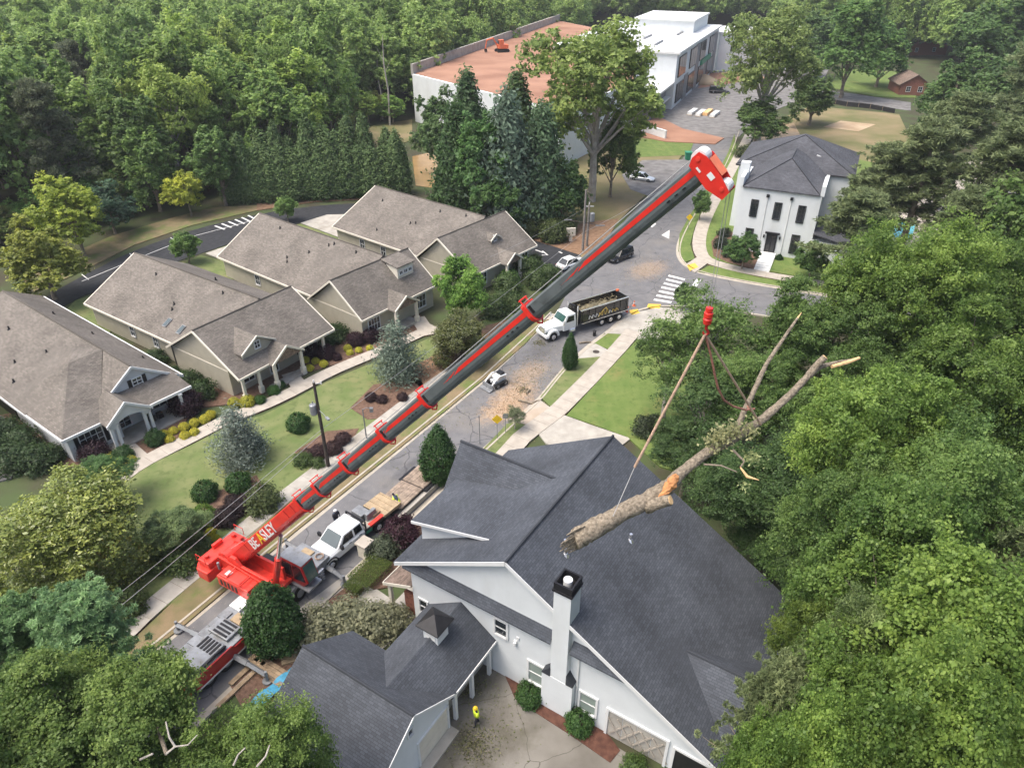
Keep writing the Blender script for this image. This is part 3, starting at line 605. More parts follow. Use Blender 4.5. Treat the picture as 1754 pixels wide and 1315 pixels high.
# porch on the street side
roofpart('porch_roof', [[(-2.5, -.15, 3.0), (-.02, -.15, 4.1), (-.02, 3.4, 4.1), (-2.5, 3.4, 3.0)]], M['brownroof'], house, .15)
fascia(house, [((-2.52, -.17, 2.98), (-.02, -.17, 4.08)), ((-2.53, -.15, 2.97), (-2.53, 3.4, 2.97))], M['tan_trim'], h=.2)
for y in (.05, 3.1): MB().b2(-2.35, -2.1, y, y + .25, 0, 2.9).build('porch_post', M['tan_trim'], house, bevel=.02)
MB().b2(-1.3, -.02, .5, .75, 0, 2.3).build('brick_wall', M['brick'], house)
MB().b2(-2.5, -.02, .1, 3.4, .05, .3).build('porch_floor', M['concrete2'], house)

# --- garage with linking wing (moves with nothing else: own thing beside the house)
gar = empty('garage', H0 + rotz(HA) @ Vector((2.5, -7.75, 0)), HA, 'white garage with charcoal roof, cupola and link wing joining the house', 'garage')
off = Vector((2.5, -7.75, 0)); GX = lambda p: Vector(p) - off
GR, GE, gy = 5.5, 3.0, -7.75
def gp(polys): return [[GX(p) for p in q] for q in polys]
grf = roofpart('roof', gp([[(-1.6, gy, GR), (6.5, gy, GR), (6.5, gy + 3.65, GE - .1), (-1.6, gy + 3.65, GE - .1)], [(-1.6, gy, GR), (6.5, gy, GR), (6.5, gy - 3.65, GE - .1), (-1.6, gy - 3.65, GE - .1)]]), M['darkroof'], gar)
cap(grf, GX((-1.6, gy, GR)), GX((6.52, gy, GR)))
b = MB(); b.ext([(gy - 3.2 - off.y, 0), (gy + 3.2 - off.y, 0), (gy + 3.2 - off.y, GE + .15), (gy - off.y, GR - .2), (gy - 3.2 - off.y, GE + .15)], -1.2 - off.x, 6.2 - off.x, 'x'); b.build('wall', M['white'], gar)
lrf = roofpart('link_roof', gp([[(3.96, -.02, 5.0), (3.96, -7.0, 5.0), (1.25, -7.0, 3.1), (1.25, -.02, 3.1)], [(3.96, -.02, 5.0), (3.96, -7.0, 5.0), (6.55, -4.6, 3.1), (6.55, -.02, 3.1)]]), M['darkroof'], gar)
MB().b2(1.9 - off.x, 5.5 - off.x, -4.6 - off.y, -.05 - off.y, 0, 2.9).build('link_wall', M['concrete2'], gar)
for yy in (-.5, -2.4, -4.1): MB().b2(6.1 - off.x, 6.32 - off.x, yy - off.y, yy + .22 - off.y, 0, 2.85).build('link_post', M['trim'], gar)
fascia(gar, [(GX((6.57, -.05, 3.06)), GX((6.57, -4.2, 3.06))), (GX((6.53, gy, GR - .05)), GX((6.53, gy + 3.6, GE - .1))), (GX((6.53, gy, GR - .05)), GX((6.53, gy - 3.6, GE - .1)))], h=.16)
cu = MB().b2(3.45 - off.x, 4.5 - off.x, -3.12 - off.y, -2.08 - off.y, 4.3, 5.85).build('cupola', M['white'], gar, bevel=.015)
c0 = GX((3.975, -2.6, 0)); r = .82
MB().add([c0 + Vector((-r, -r, 5.85)), c0 + Vector((r, -r, 5.85)), c0 + Vector((r, r, 5.85)), c0 + Vector((-r, r, 5.85)), c0 + Vector((0, 0, 6.5)), c0 + Vector((-r, -r, 5.78)), c0 + Vector((r, -r, 5.78)), c0 + Vector((r, r, 5.78)), c0 + Vector((-r, r, 5.78))],
         [(0, 1, 4), (1, 2, 4), (2, 3, 4), (3, 0, 4), (5, 6, 1, 0), (6, 7, 2, 1), (7, 8, 3, 2), (8, 5, 0, 3), (8, 7, 6, 5)]).build('cupola_roof', M['black'], cu)
for s, yaw in ((-1, 0), (1, math.pi / 2)):
    q = MB(T(c0 + (Vector((0, -.53, 5.2)) if yaw == 0 else Vector((.535, 0, 5.2))), yaw))
    for k in range(5): q.box((0, -.01, -.3 + k * .15), (.7, .02, .1))
    q.build('louvre', M['trim'], cu)
fr = MB(T(GX((6.2, -6.1, 1.15)), math.pi / 2)).box((-1.35, -.05, 0), (.12, .1, 2.3)).box((1.35, -.05, 0), (.12, .1, 2.3)).box((0, -.05, 1.15), (2.58, .098, .12)).build('garage_door', M['trim'], gar)
for i in range(4): MB(T(GX((6.2, -6.1, 1.15)), math.pi / 2)).box((0, -.02, -.85 + i * .56), (2.56, .03, .52)).build('door_panel', M['tan_trim'], fr)
window(gar, GX((6.2, -7.9, 4.0)), math.pi / 2, .35, .5, 1, 1, M['trim'], M['glass'])
pl = MB().b2(6.25 - off.x, 6.9 - off.x, -7.6 - off.y, -4.6 - off.y, 0.0, .16).build('threshold', M['concrete2'], gar)

# --- cottages
def cottage(name, o, ang, label, xl, xr, wy0, wyr, wy1, zr_, mx, mxl, mxr, yb, zm, porch, dormer, wallm, extra, ZE=3.0, trimm=None, sb=.6):
    c = empty('cottage', o, math.radians(ang), label, 'house', 'cottages with tan shingle roofs')
    tm = trimm or M['tan_trim']; R_ = M['tanroof']
    roofpart('wing_roof', [[(xl, wy0, ZE), (xr, wy0, ZE), (xr, wyr, zr_), (xl, wyr, zr_)], [(xl, wyr, zr_), (xr, wyr, zr_), (xr, wy1, ZE), (xl, wy1, ZE)]], R_, c)
    rf = roofpart('roof', [[(mxl, yb, ZE), (mxl, wyr, ZE), (mx, wyr, zm), (mx, yb, zm)], [(mx, yb, zm), (mx, wyr, zm), (mxr, wyr, ZE), (mxr, yb, ZE)]], R_, c)
    cap(rf, (mx, yb + .02, zm), (mx, wyr, zm), R_, .09); cap(rf, (xl - .02, wyr, zr_), (xr + .02, wyr, zr_), R_, .09)
    i = .4; sl = (zr_ - ZE) / (wyr - wy0)
    MB().ext([(wy0 + sb, 0), (wy1 - .5, 0), (wy1 - .5, ZE - .05), (wyr, zr_ - .22), (wy0 + sb, ZE + sl * sb - .25)], xl + i, xr - i, 'x').build('wall', wallm, c)
    ms = (zm - ZE) / (mx - mxl)
    MB().ext([(mxl + .5, 0), (mxr - .5, 0), (mxr - .5, ZE - .05), (mx, zm - .25), (mxl + .5, ZE - .05)], wyr + .5, yb - .4, 'y').build('main_wall', wallm, c)
    e = .06
    fascia(c, [((xl - .02, wy0, ZE - e), (xl - .02, wyr, zr_ - e)), ((xl - .02, wyr, zr_ - e), (xl - .02, wy1, ZE - e)), ((xr + .02, wy0, ZE - e), (xr + .02, wyr, zr_ - e)), ((xl, wy0 - .03, ZE - e), (xr, wy0 - .03, ZE - e)), ((mxl - .03, wy1, ZE - e), (mxl - .03, yb, ZE - e)), ((mxl, yb + .03, ZE - e), (mx, yb + .03, zm - e))], tm, h=.18)
    MB().b2(xl + i - .03, xl + i, wy0 + sb + .02, wy1 - .52, ZE - .12, ZE + .02).build('trim_board', tm, c)
    # porch: gable on posts
    px0, px1, py, pz = porch; pm = (px0 + px1) / 2
    roofpart('porch_roof', [[(px0, py, ZE - .02), (pm, py, pz), (pm, wyr - 1.0, pz), (px0, wy0 + 1.2, ZE - .02)], [(pm, py, pz), (px1, py, ZE - .02), (px1, wy0 + 1.2, ZE - .02), (pm, wyr - 1.0, pz)]], R_, c, .15)
    fascia(c, [((px0, py - .03, ZE - .04), (pm, py - .03, pz - .04)), ((pm, py - .03, pz - .04), (px1, py - .03, ZE - .04))], tm, h=.2)
    MB().ext([(px0 + .3, ZE - .15), (px1 - .3, ZE - .15), (pm, pz - .25)], py + .12, py + .3).build('porch_gable', M['stone'] if wallm is not M['grey_siding'] else wallm, c)
    for x in (px0 + .35, px1 - .35): MB().b2(x - .16, x + .16, py + .1, py + .42, 0, ZE - .1).b2(x - .24, x + .24, py + .02, py + .5, 0, .9).build('porch_post', tm, c, bevel=.02)
    MB().b2(px0, px1, py + .1, wy0 + .6, 0, .22).build('porch_floor', M['concrete2'], c)
    for x in extra.get('posts', []): MB().b2(x - .14, x + .14, wy0 + .25, wy0 + .53, 0, ZE - .05).b2(x - .22, x + .22, wy0 + .17, wy0 + .61, 0, .85).build('porch_post', tm, c, bevel=.02)
    # dormer
    kind, dx, dy, dw, dz = dormer; dzb = ZE + sl * (dy - wy0)
    if kind == 'gable':
        roofpart('dormer_roof', [[(dx - dw / 2 - .2, dy - .25, dz - dw * .32), (dx, dy - .25, dz + .1), (dx, wyr, dz + .1), (dx - dw / 2 - .2, wyr - .4, dz - dw * .32)], [(dx, dy - .25, dz + .1), (dx + dw / 2 + .2, dy - .25, dz - dw * .32), (dx + dw / 2 + .2, wyr - .4, dz - dw * .32), (dx, wyr, dz + .1)]], R_, c, .12)
        MB().ext([(dx - dw / 2, dzb - .3), (dx + dw / 2, dzb - .3), (dx + dw / 2, dz - dw * .37), (dx, dz - .12), (dx - dw / 2, dz - dw * .37)], dy, wyr, 'y').build('dormer_wall', wallm, c)
        window(c, (dx, dy, (dzb + dz) / 2 - .05), 0, .6, .75, 2, 2)
        fascia(c, [((dx - dw / 2 - .2, dy - .27, dz - dw * .32), (dx, dy - .27, dz + .08)), ((dx, dy - .27, dz + .08), (dx + dw / 2 + .2, dy - .27, dz - dw * .32))], tm, h=.14)
    else:
        roofpart('dormer_roof', [[(dx - dw / 2 - .2, dy - .2, dz), (dx + dw / 2 + .2, dy - .2, dz), (dx + dw / 2 + .2, wyr, zr_ + .05), (dx - dw / 2 - .2, wyr, zr_ + .05)]], R_, c, .12)
        MB().b2(dx - dw / 2, dx + dw / 2, dy, dy + 2.0, dzb - .3, dz - .1).build('dormer_wall', tm, c)
        for k in (-1, 0, 1): window(c, (dx + k * dw / 3.4, dy, (dzb + dz) / 2 - .1), 0, .5, .42, 2, 1)
    for w in extra.get('win', []): window(c, *w[:2], *w[2:4], *(w[4:6] if len(w) > 4 else (2, 2)), fm=M['trim'], shut=(M['black'] if len(w) > 6 and w[6] else None))
    for p in extra.get('vent', []):
        x, y = p; z = (ZE + ms * (x - mxl)) if x < mx else zm - ms * (x - mx)
        pipe_vent(c, (x, y, z))
    for p in extra.get('sky', []):
        x, y = p; z = ZE + ms * (x - mxl); m_ = Matrix.Rotation(-math.atan(ms), 3, 'Y')
        s = MB().box((x, y, z + .06), (1.15, .62, .14), m_).build('skylight', M['steel'], c); MB().box((x - .03, y, z + .14), (1.0, .48, .03), m_).build('pane', M['glass_c'], s)
    for p in extra.get('gar', []):   # black panel on the side wall painting the shade in the carport mouth
        MB(T((xl + 1.0, p[0], 1.3), -math.pi / 2)).box((0, -.05, 0), (p[1], .1, 2.4)).build('garage_door', M['black'], c)
    return c
oB = at(419.2, 674.7); oB.z = 0
cB = cottage('b', oB, 56, 'khaki cottage with two skylights and gabled dormer behind the curved walk', -1.3, 11.4, -1.7, 4.4, 10.2, 6.6, 7.0, -.55, 13.6, 27.5, 6.8, (2.3, 6.5, -2.3, 4.4), ('gable', 2.5, -.2, 3.9, 5.7), M['tan_siding'],
    dict(posts=[-.75, 1.2, 9.9], win=[((8.9, .5, 1.6), 0, 1.6, 1.5, 4, 2, True), ((-.05, 14.5, 1.6), -math.pi / 2, .8, 1.2), ((-.05, 19, 1.6), -math.pi / 2, .8, 1.2), ((4.4, .5, 1.4), 0, 1.0, 2.1, 2, 2), ((1.2, .5, 1.6), 0, 1.3, 1.5, 2, 2)], vent=[(2.6, 14.2), (3.2, 14.6), (6.2, 9.5), (8.5, 14), (5.5, 21)], sky=[(1.1, 13.2), (1.0, 10.6)], gar=[(9.4, 3.2)]), sb=2.2)
oC = at(540 + 365 / 4.3825, 300 + 1205 / 4.3825)
cC = cottage('c', oC, 52, 'khaki cottage with shed dormer of three small windows', -1.3, 11.2, -1.6, 3.2, 8.0, 6.6, 7.0, -.6, 13.0, 28, 7.0, (2.6, 6.6, -2.9, 4.3), ('shed', 8.0, .6, 2.6, 6.2), M['tan_siding'],
    dict(win=[((.9, -1.0, 1.5), 0, 1.7, 1.5, 4, 2), ((-.1, 13, 1.6), -math.pi / 2, .9, 1.3), ((-.1, 20, 1.6), -math.pi / 2, .9, 1.3), ((8.6, -1.0, 1.5), 0, 1.6, 1.6, 3, 2)], vent=[(5.9, 12), (6.3, 11.4), (6.2, 7.2), (2.1, 16), (2.6, 16.6), (4.2, 14), (5.9, 22)]))
oD = at(540 + 1555 / 4.3825, 300 + 655 / 4.3825)
cD = cottage('d', oD, 51, 'farthest khaki cottage, beside the entrance drive and utility poles', -13.2, .5, -2.2, 3.6, 8.0, 6.7, -3.7, -12.8, 3.5, 26, 7.0, (-7.6, -4.2, -3.4, 4.2), ('gable', -5.3, .6, 1.9, 5.6), M['tan_siding'],
    dict(win=[((-1.6, -1.6, 1.6), 0, 1.3, 1.6, 2, 2), ((-10.5, -1.6, 1.6), 0, 1.5, 1.5, 3, 2), ((-12.3, 15.5, 1.6), -math.pi / 2, .9, 1.3), ((-12.3, 20, 1.6), -math.pi / 2, .9, 1.3)], vent=[(-8.0, 13), (-8.3, 13.8), (-5, 11), (-4.5, 6.5), (-6, 22), (-11, 18)]))
# nearest cottage: grey, gabled front with hipped wing
oA = at(106, 790)
cA = empty('cottage', oA, math.radians(53), 'pale grey cottage with white front gable and arched porch, nearest the wood-side walk', 'house', 'cottages with tan shingle roofs')
R_ = M['tanroof']; G_ = M['grey_siding']; W_ = M['trim']
rr = roofpart('roof', [[(8.1, -.2, 6.1), (12.5, -.2, 3), (12.5, 30, 3), (8.1, 27, 6.1)], [(8.1, 4.9, 6.1), (8.1, 27, 6.1), (.0, 30, 3.0), (.0, 4.9, 3.0)], [(8.1, -.2, 6.1), (8.1, 4.9, 6.1), (4.64, -.2, 3.68)], [(8.1, 27, 6.1), (12.5, 30, 3), (0, 30, 3)]], R_, cA)
cap(rr, (8.1, -.2, 6.1), (8.1, 27, 6.1), R_, .1)
roofpart('wing_roof', [[(8.05, 4.9, 6.15), (4.9, 4.9, 6.15), (.2, -1.7, 2.95), (4.2, -1.7, 2.95), (4.64, -.2, 3.677)], [(4.9, 4.9, 6.15), (.2, -1.7, 2.95), (.0, 8.2, 2.95)], [(8.0, 4.9, 6.15), (4.9, 4.9, 6.15), (0, 8.2, 2.95), (7.4, 9.6, 5.6)]], R_, cA)
MB().ext([(4.9, 3), (12.2, 3), (8.1, 5.85), (4.9, 3.65)], -.02, 1.2).b2(.6, 12.0, .0, 29.4, 0, 2.9).b2(.65, 5.2, -1.2, .5, 0, 2.9).build('wall', G_, cA)
fascia(cA, [((4.75, -.24, 3.74), (8.1, -.24, 6.06)), ((8.1, -.24, 6.06), (12.5, -.24, 2.98)), ((12.53, -.2, 2.95), (12.53, 29.5, 2.95)), ((.2, -1.73, 2.9), (5.2, -1.73, 2.9)), ((-.03, 8.2, 2.9), (-.03, 29.5, 2.9)), ((.17, -1.7, 2.9), (-.03, 8.1, 2.9))], W_, h=.22)
window(cA, (8.3, -.02, 4.2), 0, .85, 1.0, 2, 3, W_, M['glass'], M['black'])
window(cA, (2.6, -1.2, 1.55), 0, 2.0, 1.7, 4, 3, W_, M['glass'], M['black'])
window(cA, (9.6, .0, 1.6), 0, 1.4, 1.7, 2, 3, W_, M['glass'], M['black']); window(cA, (11.3, .0, 1.6), 0, .6, 1.7, 1, 2, W_, M['glass'])
window(cA, (6.0, .0, 1.5), 0, 1.2, 2.2, 2, 4, W_, M['glass'])
roofpart('porch_roof', [[(5.2, -.05, 4.05), (11.6, -.05, 3.9), (11.9, -2.6, 2.98), (6.8, -2.6, 2.98)]], R_, cA, .15)
roofpart('porch_gable_roof', [[(3.5, -2.95, 2.98), (5.55, -2.95, 4.6), (5.55, .6, 4.6), (3.5, .0, 2.98)], [(5.55, -2.95, 4.6), (7.7, -2.95, 2.98), (7.7, -.1, 2.98), (5.55, .6, 4.6)]], R_, cA, .15)
arch = [(3.7, 2.6)] + [(5.6 - 1.45 * math.cos(t), 2.35 + .75 * math.sin(t)) for t in [math.pi * k / 10 for k in range(11)]] + [(7.5, 2.6), (7.5, 2.85), (5.55, 4.4), (3.7, 2.85)]
MB().ext(arch, -2.85, -2.65).build('porch_gable', G_, cA)
fascia(cA, [((3.45, -2.98, 2.95), (5.55, -2.98, 4.58)), ((5.55, -2.98, 4.58), (7.75, -2.98, 2.95)), ((7.7, -2.63, 2.93), (11.9, -2.63, 2.93))], W_, h=.22)
for x in (3.85, 4.35, 6.95, 7.45, 10.6): MB().b2(x - .13, x + .13, -2.75, -2.5, 0, 2.75).b2(x - .19, x + .19, -2.81, -2.44, 2.55, 2.7).build('porch_post', W_, cA, bevel=.015)
MB().b2(3.6, 11.2, -2.8, -.05, 0, .2).build('porch_floor', M['concrete2'], cA)
MB().b2(7.9, 8.4, -1.2, -.7, .2, .75).b2(8.7, 9.2, -1.2, -.7, .2, .75).b2(7.9, 8.4, -.8, -.7, .75, 1.2).build('porch_chair', M['black'], cA)
for p in [(3.0, 13.2, 4.15), (5.2, 19.2, 5.05), (10.2, 12.0, 4.6), (11.3, 4.5, 3.8), (5.3, 11, 5.0), (1.6, 10.5, 3.65), (9.6, 19, 5.05)]: pipe_vent(cA, p)
MB(T((-.01 + .6, 12.2, 1.3), -math.pi / 2)).box((0, -.05, 0), (5.0, .1, 2.4)).build('garage_door', M['black'], cA)
# sliver of a further cottage at the left edge of the view
oE = at(-40, 800)
cE = empty('cottage', oE, math.radians(53), 'tan shingle roof corner cut off by the left edge of the view', 'house', 'cottages with tan shingle roofs')
roofpart('roof', [[(-6, 2, 3), (3.0, 2, 3), (3.0, 8, 6), (-6, 8, 6)], [(-6, 8, 6), (3, 8, 6), (3, 16, 3), (-6, 16, 3)]], R_, cE); MB().b2(-6, 2.6, 2.5, 15.5, 0, 2.9).build('wall', G_, cE)

# --- white town house
oW = at(1200 + 255 / 5.057, 220 + 1045 / 5.057)
tw = empty('town_house', oW, math.radians(-25), 'tall white two-storey town house with parapet ends and slate roof', 'house')
MB().b2(0, 10.9, 0, 13, 0, 9.4).build('wall', M['white'], tw)
MB().b2(-.25, .28, -.05, 4.6, 9.4, 10.8).b2(-.2, .23, 4.6, 9, 9.4, 10.0).build('parapet', M['white'], tw)
MB().b2(10.62, 11.15, -.05, 5.0, 9.4, 10.8).b2(10.67, 11.1, 5.0, 9, 9.4, 10.0).build('parapet', M['white'], tw)
MB().b2(-.9, .4, 3.0, 4.2, 9.4, 12.0).build('chimney', M['white'], tw)
roofpart('roof', [[(.3, -.25, 9.6), (10.6, -.25, 9.6), (5.6, 6.5, 12.4)], [(10.6, -.25, 9.6), (11.3, 13, 9.6), (5.6, 13, 12.4), (5.6, 6.5, 12.4)], [(.3, -.25, 9.6), (5.6, 6.5, 12.4), (5.6, 13, 12.4), (-.4, 13, 9.6)]], M['slateroof'], tw)
for a, b in [((.3, -.25, 9.62), (5.6, 6.5, 12.42)), ((10.6, -.25, 9.62), (5.6, 6.5, 12.42)), ((5.6, 6.5, 12.42), (5.6, 12, 12.42)), ((-2.5, 9.6, 9.92), (6.2, 16.5, 13.62)), ((14.5, 9.6, 9.92), (6.2, 16.5, 13.62))]: cap(tw, a, b, M['black'], .06)
MB().b2(-2, 14, 10, 24, 0, 9.7).build('rear_wall', M['white'], tw)
roofpart('rear_roof', [[(-2.5, 9.6, 9.9), (14.5, 9.6, 9.9), (6.2, 16.5, 13.6)], [(14.5, 9.6, 9.9), (14.5, 24.5, 9.9), (6.2, 17.5, 13.6), (6.2, 16.5, 13.6)], [(-2.5, 9.6, 9.9), (6.2, 16.5, 13.6), (6.2, 17.5, 13.6), (-2.5, 24.5, 9.9)], [(-2.5, 24.5, 9.9), (14.5, 24.5, 9.9), (6.2, 17.5, 13.6)]], M['slateroof'], tw)
MB().box((10.2, 12.8, 11.2), (3.4, .18, .15), Matrix.Rotation(.3, 3, 'Y')).build('roof_pole', M['trim'], tw)
for x in (2.3, 5.5, 8.7):
    window(tw, (x, 0, 6.6), 0, .85, 2.3, 2, 4, M['black'], M['glass'], fw=.1)
    if x != 5.5: window(tw, (x, 0, 2.2), 0, .95, 2.6, 2, 4, M['black'], M['glass'], fw=.1)
d_ = MB().b2(4.75, 6.25, -.12, .0, .3, 3.3).b2(4.5, 6.5, -.35, .0, 3.3, 3.5).build('door', M['black'], tw); MB().b2(4.95, 5.45, -.16, -.12, .5, 3.0).b2(5.55, 6.05, -.16, -.12, .5, 3.0).build('door_leaf', M['carblack'], d_)
for x in (4.4, 6.6): MB().b2(x - .1, x + .1, -.25, -.05, 2.6, 3.0).build('lantern', M['black'], tw)
for x in (3.9, 7.1):
    MB().tube([(x, -.06, .2), (x, -.06, 8.4)], .05, 8).build('downpipe', M['trim'], tw); MB().b2(x - .2, x + .2, -.25, -.0, 8.4, 8.8).build('rain_head', M['black'], tw)
stp = empty('entry_steps', oW + rotz(math.radians(-25)) @ Vector((5.5, -3.3, 0)), math.radians(-25), 'white stone steps leading up to the black town house door', 'steps')
for k in range(9): MB().b2(-1.05, 1.05, 3.15 - k * .78, 3.15 - k * .78 - .76, 0, .5 - k * .045).build('step', M['trim'], stp)
MB().b2(10.9, 16.5, -.5, 7, 0, 3.2).build('side_wing', M['white'], tw); roofpart('side_roof', [[(10.9, -.8, 4.4), (17, -.8, 3.1), (17, 7.5, 3.1), (10.9, 7.5, 4.4)]], M['slateroof'], tw)

# --- clay terrace with retaining wall and the white building under construction
zt = 11.0
def wp(px, py, z): p = at(px, py, z); return (p.x, p.y)
tc = [wp(706, 127, zt), wp(958, 36, zt), wp(1080, 60, zt), wp(1090, 140, zt), wp(960, 190, zt)]
cx_ = sum(p[0] for p in tc) / 5; cy_ = sum(p[1] for p in tc) / 5
ter = empty('clay_terrace', (cx_, cy_, 0), 0, 'raised red clay terrace held by a white retaining wall behind the big oak', 'terrace')
loc_ = [(p[0] - cx_, p[1] - cy_) for p in tc]
MB().prism(loc_, 0, zt - .02).build('retaining_wall', M['white'], ter)
ins = [(p[0] * .985, p[1] * .985) for p in loc_]
MB().prism(ins, zt - .3, zt + .1).build('clay_fill', M['clay'], ter)
def lip(a, b, h, t):
    a = Vector((*a, 0)); b = Vector((*b, 0)); d = (b - a).normalized(); n = Vector((d.y, -d.x, 0)) * t
    return [(a - n).xy, (b - n).xy, (b + n).xy, (a + n).xy]
MB().prism([tuple(q) for q in lip(loc_[0], loc_[1], 1, .3)], zt - .4, zt + 2.2).build('parapet', M['concrete2'], ter)
wb0 = at(1150, 188); wb1 = at(1222, 122); dv = (wb1 - wb0); an = math.atan2(dv.y, dv.x); Lw = dv.length
wbd = empty('white_building', wb0, an, 'white flat-roofed building under construction with dark glazed front', 'building')
MB().b2(0, Lw, 0, 34, 0, 13.5).build('wall', M['white'], wbd)
MB().b2(-.5, Lw + .6, -.7, 34.3, 13.5, 14.0).build('roof', M['trim'], wbd)
MB().b2(Lw * .62, Lw - 1, 4, 22, 14.0, 17.2).build('upper_block', M['white'], wbd); MB().b2(Lw * .61, Lw - .6, 3.6, 22.4, 17.2, 17.6).build('upper_roof', M['trim'], wbd)
for i, (x, y, sx, sy) in enumerate([(10, 8, 9, .5), (22, 14, 9, .5), (34, 7, 8, .5)]): MB().b2(x, x + sx, y, y + sy, 14.0, 14.4).build('roof_kerb', M['dsteel'], wbd)
for k in range(4):
    x0 = 3 + k * (Lw - 5) / 4; x1 = x0 + (Lw - 5) / 4 * .6
    for z0, z1 in ((1.0, 5.8), (7.4, 12.4)):
        o = MB().b2(x0, x1, -.25, .0, z0, z1).build('window', M['black'], wbd)
        for i in range(3): MB().b2(x0 + (x1 - x0) * i / 3 + .15, x0 + (x1 - x0) * (i + 1) / 3 - .15, -.3, -.24, z0 + .2, z1 - .2).build('pane', M['glass'], o)
for k in range(4):
    xa = 3 + k * (Lw - 5) / 4 + (Lw - 5) / 4 * .62; MB().b2(xa, xa + (Lw - 5) / 4 * .34, -.2, .0, .3, 12.6 if k % 2 else 6.6).build('cladding_panel', M['dsteel'], wbd)
MB().b2(Lw * .55, Lw * .8, -.5, -.0, 5.9, 7.3).build('sheathing', M['green'], wbd)
MB().b2(-16, -.02, 2, 14, 0, 6.4).build('low_wing', M['dsteel'], wbd); MB().b2(-17, .0, 0, 15, 6.4, 6.9).build('canopy', M['trim'], wbd); MB().b2(-16.5, -.1, .5, 14, 3.0, 3.3).build('floor_slab', M['trim'], wbd)
an_b = empty('rear_hall', at(1225, 122), an - math.radians(64), 'plain white hall wall at the far side of the construction yard', 'building')
MB().b2(0, 34, -.4, 18, 0, 11.5).build('wall', M['white'], an_b); MB().b2(-.3, 34.3, -.7, 18.3, 11.5, 11.9).build('roof', M['trim'], an_b)
for x in (4, 20, 26): MB().b2(x, x + 1.6, -.5, -.38, 6, 9).build('window', M['glass'], an_b)

# --- far houses at the top right
def small_house(px, py, ang, w, d, h, rh, wm, rm, label, win=True):
    c = empty('far_house', at(px, py), math.radians(ang), label, 'house'); MB().b2(0, w, 0, d, 0, h).ext([(-.0, h), (w, h), (w / 2, h + rh)], .1, d - .1).build('wall', wm, c)
    roofpart('roof', [[(-.5, -.5, h - .2), (w / 2, -.5, h + rh), (w / 2, d + .5, h + rh), (-.5, d + .5, h - .2)], [(w / 2, -.5, h + rh), (w + .5, -.5, h - .2), (w + .5, d + .5, h - .2), (w / 2, d + .5, h + rh)]], rm, c)
    if win:
        for x in (.3, .7): window(c, (w * x, 0, h * .55), 0, 1.1, 1.3, 2, 2)
    return c
small_house(1538, 163, -8, 8, 10, 3.0, 2.6, M['brick'], M['brownroof'], 'small red brick house with brown roof at the upper right')
small_house(1545, 96, 8, 18, 12, 3.5, 3.0, M['brick'], M['slateroof'], 'grey-roofed house half hidden by trees at the upper right')
# ---------------------------------------------------------------- crane
Cc = Vector((-16.85, 33.6, 0)); CAZ = math.radians(60)
crane = empty('mobile_crane', Cc, 0, 'red mobile crane with long telescopic boom standing on outriggers in the street', 'crane')
XC = rotz(CAZ)
foot = at(415, 950, 3.4); tip = ray(1215, 281, 21.0); BV = (tip - foot); BL_ = BV.length; eu = BV.normalized()
SAZ = math.atan2(BV.y, BV.x); er = Vector((math.sin(SAZ), -math.cos(SAZ), 0)); en = er.cross(eu); en = en if en.z > 0 else -en
C0 = foot + Vector((math.cos(SAZ), math.sin(SAZ), 0)) * 1.9; C0.z = 0
XS = Matrix.Translation(C0 - Cc) @ rotz(SAZ)
def cp(name, mb, m, parent=crane, **k): return mb.build(name, m, parent, **k)
# carrier
car = cp('carrier_frame', MB(XC).b2(-7.4, 4.75, -1.3, 1.3, .85, 1.45), M['dsteel'], bevel=.03)
cp('deck', MB(XC).b2(-7.4, -2.2, -1.36, 1.36, 1.45, 1.62), M['steel'], bevel=.02); cp('deck', MB(XC).b2(3.2, 4.7, -1.34, 1.34, 1.45, 1.58), M['steel'], bevel=.02)
cp('deck_cover', MB(XC).b2(-2.2, 1.0, .3, 1.3, 1.45, 1.75), M['carwhite'], bevel=.03); cp('deck_cover', MB(XC).b2(-2.2, .2, -1.3, .1, 1.45, 1.7), M['steel'], bevel=.03)
cp('side_panel', MB(XC).ext([(-7.3, .8), (-2.6, .8), (-2.3, 1.25), (-2.3, 1.5), (-4.2, 1.5), (-4.4, 1.75), (-7.3, 1.75)], -1.46, -1.37), M['darkred'])
cp('side_stripe', MB(XC).b2(-7.3, -2.4, -1.49, -1.40, .70, .80), M['trim'])
eh = cp('engine_hood', MB(XC).b2(-7.1, -4.6, -1.1, .5, 1.62, 1.95).b2(-4.3, -3.1, -.9, .9, 1.62, 1.85), M['steel'], bevel=.05)
g_ = MB(XC)
for i in range(5): g_.b2(-5.6 + i * .0, -4.7, -.95 + i * .28, -.80 + i * .28, 1.95, 2.0)
for i in range(4): g_.b2(-4.2 + i * .28, -4.05 + i * .28, -.7, .5, 1.85, 1.9)
g_.build('grille', M['black'], eh)
cp('hose_reel', MB(XC).tube([XC.inverted() @ (XC @ Vector((-6.8, -1.2, 1.8))), Vector((-5.6, -1.2, 1.95)), Vector((-4.6, -1.15, 1.8))], .07, 6), M['black'])
cp('tool_box', MB(XC).b2(2.4, 3.2, -1.34, -.3, 1.45, 2.0).b2(1.4, 2.2, .6, 1.34, 1.45, 1.9), M['carwhite'], bevel=.03)
lad = MB(XC)
for k in range(5): lad.b2(3.2, 3.75, -1.62, -1.42, .25 + k * .25, .29 + k * .25)
cp('ladder', lad, M['chrome'])
cabc = cp('driver_cab', MB(XC).ext([(-9.4, .7), (-7.45, .7), (-7.45, 2.5), (-8.9, 2.5), (-9.4, 1.7)], -1.3, 1.3), M['red'], bevel=.06)
